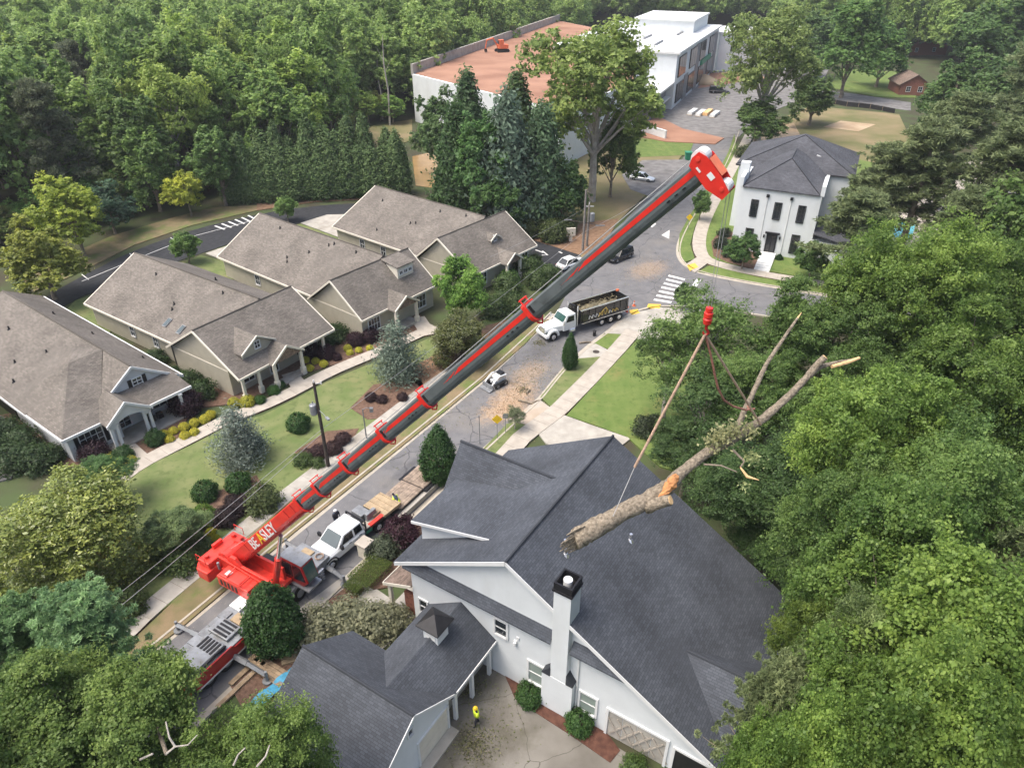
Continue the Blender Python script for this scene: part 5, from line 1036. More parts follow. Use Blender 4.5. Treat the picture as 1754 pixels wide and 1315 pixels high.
MB().tube([(-3.2, -.5, .7), (-4.6, 0, .75)], .1, 6).tube([(-3.2, .5, .7), (-4.6, 0, .75)], .1, 6).tube([(-4.5, 0, .7), (-4.5, 0, 1.5)], .08, 6).build('tongue', M['black'], tr)
for s in (-1, 1):
    MB().b2(.2, 2.3, s * 1.16, s * 1.45, .72, .78).build('fender', M['black'], tr)
    for x in (.7, 1.75): wheel(tr, I4, x, s * 1.3, .36, .24)
MB().box((-4.3, -.5, .8), (.7, .35, .3)).box((-4.0, .55, .9), (.6, .4, .5)).build('hitch_box', M['black'], tr); MB().b2(-3.9, -3.3, .85, 1.05, .4, 1.0).build('jack_stand', M['chrome'], tr)

# dump truck
fa = at(948, 584); ra = at(1052, 551); dz_ = math.atan2(fa.y - ra.y, fa.x - ra.x)
WB = (fa - ra).length; dc = ra + Vector((math.sin(dz_), -math.cos(dz_), 0)) * 1.1
dt = empty('dump_truck', dc, dz_, 'white-cab dump truck with tall black box full of chipped branches', 'truck')
f_ = WB
body_loft(I4, [(f_ - 1.55, 1.0, .9, 1.75), (f_ - .2, .82, .9, 1.78), (f_ + .7, .68, .95, 1.62), (f_ + .82, .62, 1.0, 1.5)], .2).build('hood', M['carwhite'], dt, bevel=.05)
MB().loft([[(f_ - 3.2, -1.08, .8), (f_ - 1.4, -1.08, .8), (f_ - 1.4, 1.08, .8), (f_ - 3.2, 1.08, .8)], [(f_ - 3.2, -1.08, 1.8), (f_ - 1.42, -1.08, 1.8), (f_ - 1.42, 1.08, 1.8), (f_ - 3.2, 1.08, 1.8)], [(f_ - 3.15, -.95, 2.7), (f_ - 1.95, -.95, 2.7), (f_ - 1.95, .95, 2.7), (f_ - 3.15, .95, 2.7)]]).build('cab', M['carwhite'], dt, bevel=.06)
MB().add([(f_ - 1.41, -.92, 1.9), (f_ - 1.41, .92, 1.9), (f_ - 1.88, .86, 2.58), (f_ - 1.88, -.86, 2.58)], [(0, 1, 2, 3)]).build('windscreen', M['glass_t'], dt)
for s in (-1, 1):
    q = lambda x, z: (x, s * (1.09 - (z - 1.8) * .144), z)
    MB().add([q(f_ - 2.9, 1.85), q(f_ - 1.75, 1.85), q(f_ - 2.1, 2.5), q(f_ - 2.9, 2.5)], [(0, 1, 2, 3), (3, 2, 1, 0)]).build('side_window', M['glass'], dt)
    MB().tube([(f_ - .0 + .72 * math.cos(t), s * .98, .55 + .72 * math.sin(t)) for t in [math.pi * k / 8 for k in range(9)]], [.2] * 9, 8).build('fender', M['carwhite'], dt)
    MB().tube([(f_ - 3.45, s * .95, .9), (f_ - 3.45, s * .95, 3.5)], .08, 10).build('exhaust_stack', M['chrome'], dt)
    MB().box((f_ - 1.2, s * 1.3, 2.05), (.12, .2, .5)).tube([(f_ - 1.5, s * 1.05, 2.1), (f_ - 1.2, s * 1.25, 2.1)], .03, 6).build('mirror', M['chrome'], dt)
    MB().tube([(f_ - 2.9, s * 1.1, .75), (f_ - 2.2, s * 1.1, .75)], .28, 12).build('fuel_tank', M['chrome'], dt)
    wheel(dt, I4, f_, s * 1.0, .52, .3, M['chrome'])
    for x in (-.65, .65, 2.0): wheel(dt, I4, x, s * .95, .52, .5, M['chrome'])
MB().b2(f_ + .8, f_ + .9, -.5, .5, .95, 1.55).build('grille', M['chrome'], dt); MB().b2(f_ + .75, f_ + 1.0, -1.1, 1.1, .5, .85).build('bumper', M['carwhite'], dt, bevel=.03)
for s in (-1, 1): MB().box((f_ + .72, s * .78, 1.05), (.14, .26, .2)).build('headlight', M['glass_c'], dt)
MB().b2(-1.4, f_ - 3.3, -.45, .45, .7, 1.0).build('chassis', M['black'], dt)
x0, x1 = -1.9, f_ - 3.75; z0, z1 = 1.15, 2.85
bx_ = MB().b2(x0, x1, -1.22, -1.14, z0, z1).b2(x0, x1, 1.14, 1.22, z0, z1).b2(x0, x0 + .08, -1.14, 1.14, z0, z1).b2(x1 - .08, x1, -1.14, 1.14, z0, z1).b2(x0 + .08, x1 - .08, -1.14, 1.14, z0, z0 + .1)
for s in (-1, 1):
    for k in range(8):
        if s < 0 or k not in (3, 4): bx_.box((x0 + .3 + k * (x1 - x0 - .6) / 7, s * 1.25, (z0 + z1) / 2), (.1, .06, z1 - z0 - .3))
bx_ = bx_.build('dump_box', M['carblack'], dt)
for s in (-1, 1): MB().b2(x0 - .03, x1 + .03, s * 1.1, s * 1.28, z1, z1 + .07).build('top_rail', M['chrome'], bx_)
MB().b2(x0 + .1, x1 - .1, s * 1.24, s * 1.28, z0 + .0, z0 + .08).b2(x0 + .1, x1 - .1, -1.28, -1.24, z0, z0 + .08).build('side_rail', M['chrome'], bx_)
# load: heap of chips and branches
lb = MB(); n_ = 14; m_ = 7; rr_ = random.Random(5); vs = []
for i in range(n_ + 1):
    for j in range(m_ + 1):
        u = i / n_; v = j / m_; vs.append((x0 + .09 + (x1 - x0 - .18) * u, -1.13 + 2.26 * v, z0 + .55 + 1.0 * math.sin(math.pi * min(1, u * .95 + .02)) * .75 * (1 - abs(v - .5)) + rr_.uniform(-.1, .12)))
lb.add(vs, [(i * (m_ + 1) + j, (i + 1) * (m_ + 1) + j, (i + 1) * (m_ + 1) + j + 1, i * (m_ + 1) + j + 1) for i in range(n_) for j in range(m_)])
for k in range(70):
    a = rr_.uniform(0, 3.14); p = Vector((rr_.uniform(x0 + .7, x1 - .7), rr_.uniform(-.8, .8), z0 + 1.25 + rr_.uniform(0, .3))); d = Vector((math.cos(a), math.sin(a), rr_.uniform(-.3, .4))) * rr_.uniform(.2, .6); lb.tube([p - d * .5, p + d * .5], [.04, .02], 5)
lo_ = lb.build('load', M['debris'], dt); lo_['kind'] = 'stuff'
# emblem strokes on the box flank facing the camera (illegible script in white and gold)
em = MB(); em2 = MB(); rr_ = random.Random(11); yy = 1.29
for k in range(9):
    xx = 4.1 - k * .5; hgt = .34 + .14 * rr_.random() + (.35 if k in (4, 5) else 0); t = em if k in (0, 1, 2, 6) else em2
    t.tube([(xx, yy, z0 + .42), (xx - .1, yy, z0 + .42 + hgt), (xx - .28, yy, z0 + .5 + hgt * .4), (xx - .4, yy, z0 + .45)], .05, 5)
em2.tube([(2.7, yy, z0 + .3), (2.1, yy, z0 + 1.0), (1.6, yy, z0 + 1.3), (1.3, yy, z0 + .9)], .05, 5)
em.build('emblem', M['paint'], bx_); em2.build('emblem', M['gold'], bx_)
MB().box((x0 - .1, .9, z0 - .3), (.1, .5, .3)).box((x0 - .1, -.9, z0 - .3), (.1, .5, .3)).build('tail_light', M['red2'], dt); MB().box((x0 - .06, -1.0, z1 + .05), (.3, .3, .22)).build('beacon', M['orange'], dt)
lbm = MB().b2(f_ - 3.7, f_ - 3.4, -.5, .5, 1.0, 2.4).tube([(f_ - 3.6, .3, 2.4), (f_ - 3.5, .3, 3.3), (f_ - 3.5, -.6, 3.2)], .09, 8).build('loader_post', M['black'], dt)

# compact track loader
sk = empty('track_loader', at(851, 658), az((872, 640), (830, 662)), 'small white compact track loader with bucket on the sawdust-covered street', 'loader')
for s in (-1, 1):
    MB().ext([(-.85, .05), (.85, .05), (1.0, .3), (.8, .6), (-.8, .6), (-1.0, .3)], s * .55, s * .9).build('track', M['rubber'], sk)
    MB().tube([(-.9, s * .62, 1.3), (.2, s * .62, 1.45), (1.1, s * .6, .9), (1.4, s * .55, .45)], .09, 8).build('lift_arm', M['carwhite'], sk)
    MB().tube([(.6, s * .73, .32), (.6, s * .93, .32)], .2, 12).tube([(-.6, s * .73, .32), (-.6, s * .93, .32)], .2, 12).build('track_wheel', M['dsteel'], sk)
MB().b2(-1.0, .3, -.52, .52, .45, 1.3).b2(.3, .7, -.45, .45, .4, .9).build('engine_body', M['carwhite'], sk, bevel=.08)
MB().b2(-.9, -.3, -.4, .4, 1.3, 1.6).build('control_tower', M['black'], sk, bevel=.04)
MB().ext([(1.3, .08), (1.95, .08), (2.0, .14), (1.5, .25), (1.45, .75), (1.35, .75)], -.85, .85).build('bucket', M['dsteel'], sk)

sk.scale = (.9, .9, .85)
MB().b2(-.95, -.55, -.35, .35, 1.3, 1.42).b2(-1.08, -1.0, -.4, .4, .6, 1.2).build('rear_grille', M['black'], sk)
for s in (-1, 1): MB().tube([(-.2, s * .3, 1.6), (.1, s * .3, 1.75)], .03, 6).build('control_lever', M['black'], sk)
MB().b2(-.2, .25, -.5, .5, .95, 1.02).build('deck_plate', M['black'], sk); MB().tube([(.3, -.3, .9), (.8, -.3, 1.15), (1.2, -.3, .7)], .04, 6).tube([(.3, .3, .9), (.8, .3, 1.15), (1.2, .3, .7)], .04, 6).build('hydraulic_hose', M['black'], sk)

# orange mini excavator on the clay terrace
ex = empty('mini_excavator', at(860, 90, zt), math.radians(200), 'orange mini excavator standing on the red clay terrace', 'excavator'); ex.location.z = zt + .1
for s in (-1, 1): MB().ext([(-1.6, 0), (1.6, 0), (1.9, .4), (1.6, .8), (-1.6, .8), (-1.9, .4)], s * .8, s * 1.3).build('track', M['rubber'], ex)
MB().b2(-1.6, 1.2, -1.2, 1.2, .9, 2.0).build('engine_body', M['orange'], ex, bevel=.15); cb_ = MB().b2(-.2, 1.2, .1, 1.2, 2.0, 3.3).build('cab', M['orange'], ex, bevel=.1); MB().b2(1.19, 1.25, .2, 1.1, 2.1, 3.1).build('windscreen', M['glass'], cb_)
MB().tube([(1.2, -.3, 1.6), (2.6, -.3, 3.6), (4.4, -.3, 3.2)], .22, 8).build('boom_arm', M['orange'], ex); MB().tube([(4.4, -.3, 3.2), (4.9, -.3, 1.0)], .17, 8).build('dipper_arm', M['orange'], ex); MB().ext([(4.6, 1.0), (5.2, 1.0), (5.0, .15), (4.4, .3)], -.75, .15).build('bucket', M['black'], ex)

# ---------------------------------------------------------------- people
def person(label, loc, rz, shirt, pants, hat, pose='stand', vest=None):
    p = empty('person', loc, rz, label, 'person')
    if pose == 'bend':
        J = dict(pel=(0, 0, .92), spi=(.12, 0, 1.12), che=(.28, 0, 1.3), nec=(.40, 0, 1.42), hed=(.47, 0, 1.52), top=(.53, 0, 1.66))
    else:
        J = dict(pel=(0, 0, .95), spi=(.02, 0, 1.15), che=(.03, 0, 1.36), nec=(.04, 0, 1.5), hed=(.07, 0, 1.6), top=(.07, 0, 1.76))
    V = []; E = []; R = []
    def v(co, r, par=None):
        V.append(co); R.append(r)
        if par is not None: E.append((par, len(V) - 1))
        return len(V) - 1
    pel = v(J['pel'], .15); spi = v(J['spi'], .135, pel); che = v(J['che'], .155, spi); nec = v(J['nec'], .06, che); hed = v(J['hed'], .095, nec); v(J['top'], .08, hed)
    v(tuple(np.array(J['hed']) + (.10, 0, .01)), .022, hed)
    cx, _, cz = J['che']
    for s in (-1, 1):
        sh = v((cx, s * .19, cz + .06), .07, che); fwd = .22 if pose == 'bend' else (.10 if s > 0 else .02)
        el = v((cx + fwd * .6, s * .27, cz - .22), .05, sh); wr = v((cx + fwd * 1.6, s * .26, cz - .44), .035, el); hn = v((cx + fwd * 1.75, s * .255, cz - .51), .035, wr)
        for k in range(4): a = v((cx + fwd * 1.8 + .02 * (k - 1.5), s * (.25 + .006 * k), cz - .57), .011, hn); v((cx + fwd * 1.8 + .02 * (k - 1.5) + .01, s * .24, cz - .60 + .008 * abs(k - 1.5)), .009, a)
        v((cx + fwd * 1.75 + .045, s * .235, cz - .54), .012, hn)
        st = .16 * s if pose == 'walk' else .03
        hp_ = v((0, s * .10, .88), .10, pel); kn = v((st * .6 + .03, s * .115, .48), .07, hp_); an_ = v((st, s * .12, .09), .048, kn); v((st + .17, s * .13, .04), .042, an_)
    me = bpy.data.meshes.new('body'); me.from_pydata(V, E, []); o = link('body', me, p, pants)
    sm = o.modifiers.new('skin', 'SKIN'); sm.use_smooth_shade = True
    if not me.skin_vertices: pass
    for i, r in enumerate(R): me.skin_vertices[0].data[i].radius = (r, r)
    me.skin_vertices[0].data[0].use_root = True
    ss = o.modifiers.new('sub', 'SUBSURF'); ss.levels = 2; ss.render_levels = 2
    # clothing: a shirt or vest shell over the torso, sleeves, helmet
    a = Vector(J['pel']); d = Vector(J['nec'])
    MB().loft([[(a.lerp(d, t) + Vector((math.cos(q) * rx, math.sin(q) * ry, 0))) for q in [2 * math.pi * k / 14 for k in range(14)]] for t, rx, ry in [(-.08, .17, .205), (.2, .165, .195), (.5, .175, .215), (.78, .165, .225), (.95, .10, .13)]]).build('vest' if vest else 'shirt', vest or shirt, p, smooth=True)
    for s in (-1, 1): MB().tube([(cx, s * .17, cz + .07), (cx + .02, s * .24, cz - .06), (cx + (.13 if pose == 'bend' else .05), s * .275, cz - .2)], [.095, .085, .07], 10).build('sleeve', shirt, p, smooth=True)
    hx, _, hz = J['hed']; MB().ball((hx, 0, hz + .015), (.098, .082, .12), 12, 8).build('face', M['skin'], p, smooth=True)
    if hat: MB().ball((hx - .005, 0, hz + .085), (.125, .115, .09), 14, 8).tube([(hx - .01, 0, hz + .06), (hx - .01, 0, hz + .075)], .15, 16).build('helmet', hat, p, smooth=True)
    else: MB().ball((hx - .012, 0, hz + .05), (.105, .095, .10), 12, 8).build('hair', M['darkcloth'], p, smooth=True)
    return p
person('person in yellow hi-vis vest and hard hat walking in the courtyard', at(817, 1240, .02), math.radians(205), M['hivis'], M['darkcloth'], M['yellow'], 'walk', M['hivis'])
person('person in dark clothes standing in the street beside the work truck', at(578, 900, .01), math.radians(-40), M['darkcloth'], M['jeans'], M['trim'], 'stand')
person('person in yellow vest bending at the trailer hitch', at(684, 874, .01), math.radians(150), M['hivis'], M['jeans'], None, 'bend', M['hivis'])

# ---------------------------------------------------------------- poles, wires, signs, small things
p1 = at(563, 800); h1 = zat(p1, 655)
up = empty('utility_pole', p1, 0, 'dark utility pole with transformer on the cottage lawn', 'pole')
MB().tube([(0, 0, -.05), (0, 0, h1)], [.17, .11], 10).build('pole', M['polewood'], up)
zt1 = zat(p1, 700)
MB().tube([(-.42, 0, zt1 - .55), (-.42, 0, zt1 - .45), (-.42, 0, zt1 + .4), (-.42, 0, zt1 + .46)], [.26, .3, .3, .22], 14).tube([(-.42, .1, zt1 + .46), (-.42, .1, zt1 + .68)], .04, 6).build('transformer', M['steel'], up)
MB().tube([(0, 0, zt1 - .1), (.5, -.6, zt1 - .05), (.95, -1.1, zt1 - .15)], .03, 6).box((1.0, -1.15, zt1 - .18), (.5, .24, .1), Matrix.Rotation(-.9, 3, 'Z')).build('lamp_arm', M['steel'], up)
MB().tube([(-.05, 0, h1 - .1), (.5, .35, h1 - .3)], .03, 6).tube([(.5, .35, h1 - .4), (.5, .35, h1 - .1)], .05, 8).tube([(0, 0, h1), (0, 0, h1 + .25)], .05, 8).build('insulator', M['trim'], up)
p2 = at(998, 430); h2 = zat(p2, 325); p3 = at(1005, 422); h3 = zat(p3, 350)
for nm, pp, hh_, lab in (('a', p2, h2, 'tall grey utility pole with crossarm beside the entrance drive'), ('b', p3, h3, 'shorter grey utility pole with transformer next to the taller pole')):
    u = empty('utility_pole', pp, 0, lab, 'pole', None)
    MB().tube([(0, 0, -.05), (0, 0, hh_)], [.20, .13], 10).build('pole', M['polegrey'], u)
    if nm == 'a':
        zc = zat(pp, 381); MB().tube([(-2.6, .5, zc + .2), (0, 0, zc), (2.4, -.5, zc - .3)], .06, 6).build('crossarm', M['polewood'], u); MB().box((-2.3, .5, zc + .2), (1.1, .2, .12)).box((2.3, -.5, zc - .3), (1.3, .22, .12)).build('lamp_arm', M['steel'], u)
    else:
        zc = zat(pp, 372); MB().tube([(.55, 0, zc - .7), (.55, 0, zc - .6), (.55, 0, zc + .6), (.55, 0, zc + .7)], [.3, .36, .36, .2], 14).build('transformer', M['steel'], u); MB().tube([(-.7, 0, hh_ - .3), (.7, 0, hh_ - .3)], .05, 6).tube([(0, 0, hh_), (0, 0, hh_ + .3)], .06, 6).build('insulator', M['trim'], u)
def wirespan(a, b, sag, label, r=.016):
    pts = [a.lerp(b, t / 16) - Vector((0, 0, sag * 4 * (t / 16) * (1 - t / 16))) for t in range(17)]
    o = MB().tube([q - pts[0] for q in pts], r, 5).build('overhead_wire', M['wire']); o.location = pts[0]; tag(o, label, 'wire', 'overhead wires'); return o
zw = zat(p1, 735)
def far_l(px, py): q = at(px, py, zw); return q
a1 = Vector((p1.x, p1.y, zw)); wirespan(a1, far_l(-40, 1205), .25, 'upper overhead wire running from the dark pole to the lower left', .018)
wirespan(a1 - Vector((0, 0, .35)), far_l(-20, 1222), .3, 'lower overhead wire running from the dark pole to the lower left', .02)
b1 = Vector((p2.x, p2.y, zat(p2, 398))); wirespan(a1, b1, .3, 'overhead wire from the dark pole to the tall grey pole', .018)
far_u = at(1145, 318, 7.0); wirespan(b1, far_u, .2, 'overhead wire from the tall grey pole up along the street', .02); wirespan(Vector((p3.x, p3.y, h3 - .2)), at(840, 440, 6.0), .3, 'overhead wire from the shorter grey pole toward the cottages', .014)
tagpost = empty('street_lamp', at(628, 752), 0, 'slim dark lamp post on the cottage lawn beside the boom', 'lamp post')
MB().tube([(0, 0, 0), (0, 0, 3.4)], [.07, .05], 8).build('post', M['dsteel'], tagpost); MB().tube([(0, 0, 3.3), (.3, .1, 3.5), (.7, .2, 3.35)], .03, 6).box((.75, .2, 3.2), (.3, .3, .4)).build('lantern', M['dsteel'], tagpost)
def sign(name, px, py, h, label, m, diamond=True, sz=.75, rz=0.0):
    s = empty(name, at(px, py), rz, label, 'sign'); MB().tube([(0, 0, 0), (0, 0, h)], .03, 8).build('post', M['steel'], s)
    MB().box((0, -.04, h), (sz, .02, sz), Matrix.Rotation(math.pi / 4 if diamond else 0, 3, 'Y')).build('panel', m, s); return s
sign('warning_sign', 852, 752, 2.3, 'yellow diamond warning sign on the narrow verge', M['yellow'], True, .72)
sign('back_of_sign', 866, 742, 2.0, 'grey sign seen from behind next to the yellow sign', M['steel'], False, .5)
sign('warning_sign', 1178, 395, 2.2, 'yellow round-looking warning sign on the curved verge', M['yellow'], True, .75)
ls = empty('sign_frame', at(822, 760), math.radians(30), 'slim street sign post with empty bracket at the house corner', 'sign post')
MB().tube([(0, 0, 0), (0, 0, 3.2)], .04, 8).tube([(0, 0, 3.1), (-.9, 0, 3.1), (-.95, 0, 2.5)], .025, 6).build('post', M['steel'], ls)
eb = empty('entrance_sign', at(977, 414), math.radians(10), 'cream entrance sign on a pedestal below the hedge balls', 'sign'); MB().b2(-.25, .25, -.1, .1, 0, .9).build('pedestal', M['tan_trim'], eb); MB().prism([(-.75, -.12), (.75, -.12), (.75, .12), (-.75, .12)], .9, 2.2).build('panel', M['tan_trim'], eb, bevel=.05)
bn = empty('green_bin', at(1178, 274), 0, 'green wheeled bin on the grass by the upper street', 'bin'); MB().loft([[(-.5, -.5, .05), (.5, -.5, .05), (.5, .5, .05), (-.5, .5, .05)], [(-.65, -.65, 1.5), (.65, -.65, 1.5), (.65, .65, 1.5), (-.65, .65, 1.5)]]).build('bin_body', M['green'], bn); MB().b2(-.7, .7, -.7, .7, 1.5, 1.65).build('lid', M['green'], bn)
for k, (px, py) in enumerate([(1186, 194), (1200, 196), (1212, 195), (1224, 198)]):
    w = empty('panel_stack', at(px, py), math.radians(62), ['first', 'second', 'third', 'fourth'][k] + ' from the left of the material stacks lying on the gravel yard', 'building material', 'stacks on the gravel yard')
    MB().b2(-3.2, 3.2, -.75, .75, .0, .12).build('pallet', M['timber'], w)
    for j in range(4): MB().b2(-3.0 + .1 * j, 3.0, -.62, .62, .12 + j * .16, .26 + j * .16).build('sheet', M['trim'] if k != 2 else M['cutwood'], w)
sf = empty('silt_fence', at(1412, 172), 0, 'black silt fence along the far edge of the dry field', 'fence')
pts_ = [at(1412, 175) - at(1412, 172), at(1450, 182) - at(1412, 172), at(1490, 186) - at(1412, 172), at(1532, 194) - at(1412, 172)]
for i in range(3):
    a, b = pts_[i], pts_[i + 1]; MB().add([a, b, b + Vector((0, .05, 1.1)), a + Vector((0, .05, 1.1)), a + Vector((0, .08, 0)), b + Vector((0, .08, 0)), b + Vector((0, .12, 1.1)), a + Vector((0, .12, 1.1))], [(0, 1, 2, 3), (7, 6, 5, 4), (3, 2, 6, 7)]).build('fabric_panel', M['silt'], sf)
    for t in (0, .5): q = a.lerp(b, t); MB().tube([q, q + Vector((0, 0, 1.4))], .05, 6).build('stake', M['timber'], sf)
bw = empty('barrier_panel', at(1118, 232), az((1090, 222), (1146, 240)), 'low white barrier wall at the edge of the red clay bank', 'barrier'); MB().b2(-4.5, 4.5, -.2, .2, 0, 1.8).b2(-4.5, 4.5, -.28, .28, 1.8, 1.95).build('panel', M['white'], bw, bevel=.03)
sp_ = empty('sand_pile', at(1205, 142), 0, 'pale sand pile at the foot of the white building', 'pile'); MB().loft([[(math.cos(q) * r * (1 + .12 * math.sin(3 * q)), math.sin(q) * r, z) for q in [2 * math.pi * k / 16 for k in range(16)]] for r, z in ((5.5, 0), (3.5, 1.1), (1.2, 2.2), (.2, 2.5))]).build('heap', M['dirt'], sp_, smooth=True)
# timber mats and earthwork by the garage
for k, (px, py, w, l_, ang, lab) in enumerate([(462, 1150, 1.1, 3.6, -31, 'weathered timber mat under the rear outrigger'), (440, 1132, .35, 4.2, 58, 'pale timber edging beam beside the crane wheels'), (418, 1170, .3, 4.0, 58, 'second timber edging beam nearer the oak'), (498, 1122, 1.4, 1.2, 20, 'square of fresh plywood by the garage corner')]):
    tm = empty('timber_mat', at(px, py), math.radians(ang), lab, 'timber')
    n = 4 if k in (0, 3) else 1
    for j in range(n): MB().b2(-l_ / 2, l_ / 2, -w / 2 + w * j / n + .01, -w / 2 + w * (j + 1) / n - .01, .05, .19 + .01 * (j % 2)).build('beam', M['newwood'] if k == 3 else M['timber'], tm)
tp_ = empty('tarpaulin', at(482, 1172), math.radians(52), 'blue tarpaulin lying along the garage wall', 'tarpaulin'); vs = []
for i in range(13):
    for j in range(4): vs.append((-2.4 + i * .4, -.4 + j * .27, .22 + .10 * math.sin(i * 1.7 + j) + random.uniform(-.03, .05)))
MB().add(vs, [(i * 4 + j, (i + 1) * 4 + j, (i + 1) * 4 + j + 1, i * 4 + j + 1) for i in range(12) for j in range(3)]).build('sheet', M['blue'], tp_, smooth=True)
bp = empty('brick_pier', at(627, 950), math.radians(58), 'square cream pier with flat cap beside the work truck', 'pier'); MB().b2(-.4, .4, -.4, .4, 0, 1.25).build('shaft', M['tan_trim'], bp); MB().b2(-.52, .52, -.52, .52, 1.25, 1.4).build('cap', M['concrete'], bp)
rw = empty('retaining_kerb', at(718, 862), math.radians(58), 'low concrete retaining wall along the verge beside the trailer', 'wall'); MB().b2(-3.5, 3.5, -.12, .12, 0, .5).b2(-3.5, 3.5, -.2, .2, .5, .58).build('wall', M['concrete2'], rw)
for k, (px, py) in enumerate([(1074, 526), (1086, 524)]):
    c = empty('traffic_cone', at(px, py), 0, ['orange traffic cone right behind the dump truck', 'orange traffic cone on the corner, a step from the dump truck'][k], 'cone', 'traffic cones'); MB().tube([(0, 0, .03), (0, 0, .75)], [.17, .03], 12).b2(-.2, .2, -.2, .2, 0, .04).build('cone_body', M['orange'], c); MB().tube([(0, 0, .38), (0, 0, .52)], [.108, .078], 12).build('white_band', M['trim'], c)
hy = empty('dark_bollard', at(1018, 575), 0, 'small dark bollard on the kerb beside the square of grass', 'bollard'); MB().tube([(0, 0, 0), (0, 0, .5), (0, 0, .6), (0, 0, .75)], [.2, .18, .24, .1], 10).build('post', M['black'], hy)
# log offcuts on the street
for k, (px, py, a, l_) in enumerate([(900, 690, -25, 1.6), (917, 690, 35, 1.0), (1002, 668 - 80, 10, 1.4), (905, 672, 60, .8)]):
    c = empty('log_offcut', at(px, py) + Vector((0, 0, .02)), math.radians(a), ['long dark branch offcut lying in the sawdust', 'short branch offcut by the driveway apron', 'branch offcut lying near the dump truck front', 'stubby offcut in the middle of the sawdust'][k], 'branch', 'offcuts on the street')
    MB().tube([(-l_ / 2, 0, .1), (0, .05, .12), (l_ / 2, 0, .1)], [.1, .11, .08], 8).build('bark', M['logbark'], c); MB().tube([(l_ / 2, 0, .1), (l_ / 2 + .01, 0, .1)], .078, 8).build('cut_face', M['cutwood'], c)

# wood chips and leaf bits strewn over street and apron
def strewn(name, blobs, n, size, z, col, label, seed):
    r = np.random.default_rng(seed); V = []; Fc = []
    for k in range(n):
        px, py, sx, sy, ang = blobs[k % len(blobs)]; c = at(px, py); a = r.normal(0, sx); b = r.normal(0, sy); x = c.x + a * math.cos(ang) - b * math.sin(ang); y = c.y + a * math.sin(ang) + b * math.cos(ang)
        t = r.uniform(0, 6.28); s_ = size * r.uniform(.5, 1.6); dx, dy = math.cos(t) * s_, math.sin(t) * s_; i = len(V); zz = z + r.uniform(0, .03)
        V += [(x - dx, y - dy, zz), (x + dy * .4, y - dx * .4, zz + r.uniform(0, .03)), (x + dx, y + dy, zz + r.uniform(0, .04)), (x - dy * .4, y + dx * .4, zz)]; Fc.append((i, i + 1, i + 2, i + 3))
    me = bpy.data.meshes.new(name); me.from_pydata(V, [], Fc); a = me.attributes.new('leafvar', 'FLOAT', 'FACE'); a.data.foreach_set('value', r.random(len(Fc)).astype(np.float32))
    o = link(name, me, None, M['leaf']); o.color = (*col, 1); tag(o, label, 'debris', kind='stuff'); return o
strewn('wood_chips', [(885, 675, 2.2, 1.2, 1.0), (865, 700, 1.5, 1.0, .8), (905, 640, 2.4, 1.2, 1.0), (1112, 462, 2.6, 1.8, .9), (918, 716, 1.5, 1.0, 1)], 4200, .055, .02, (.42, .31, .20), 'pale wood chips strewn over the sawdust on the street', 41)
strewn('leaf_bits', [(930, 600, 3.0, 1.6, 1.0), (905, 655, 2.5, 1.6, 1.0), (1100, 470, 3.5, 2.5, .8), (820, 1250, 1.6, 1.2, .5), (790, 1170, 1.2, .9, .4), (740, 720, 4, 1.5, 1.0)], 2400, .06, .03, (.17, .19, .08), 'small torn leaves strewn over the street and the courtyard', 42)
# ---------------------------------------------------------------- trees and shrubs
def leafmesh(name, P, N, S, asp, rg, m, flat=.3):
    n = len(P); N = N / np.linalg.norm(N, axis=1, keepdims=True)
    t = rg.normal(size=(n, 3)); t -= N * np.sum(t * N, 1, keepdims=True); t /= np.linalg.norm(t, axis=1, keepdims=True); b = np.cross(N, t)
    S = S[:, None]; lift = N * S * rg.uniform(.0, .22, (n, 1))
    V = np.empty((n, 4, 3), np.float32); V[:, 0] = P - t * S * .5; V[:, 1] = P + b * S * asp * .5 + lift; V[:, 2] = P + t * S * .5; V[:, 3] = P - b * S * asp * .5 + lift
    me = bpy.data.meshes.new(name); me.vertices.add(4 * n); me.vertices.foreach_set('co', V.ravel()); me.loops.add(4 * n); me.loops.foreach_set('vertex_index', np.arange(4 * n, dtype=np.int32))
    me.polygons.add(n); me.polygons.foreach_set('loop_start', np.arange(0, 4 * n, 4, dtype=np.int32))
    a = me.attributes.new('leafvar', 'FLOAT', 'FACE'); a.data.foreach_set('value', np.clip(LV[0] if LV[0] is not None and len(LV[0]) == n else rg.random(n), 0, 1).astype(np.float32))
    me.materials.append(m); me.update(calc_edges=True); return me
LV = [None]
def sph(rg, n, zmin=-1.0):
    z = rg.uniform(zmin, 1, n); a = rg.uniform(0, 2 * np.pi, n); r = np.sqrt(np.maximum(0, 1 - z * z)); return np.stack([r * np.cos(a), r * np.sin(a), z], 1)
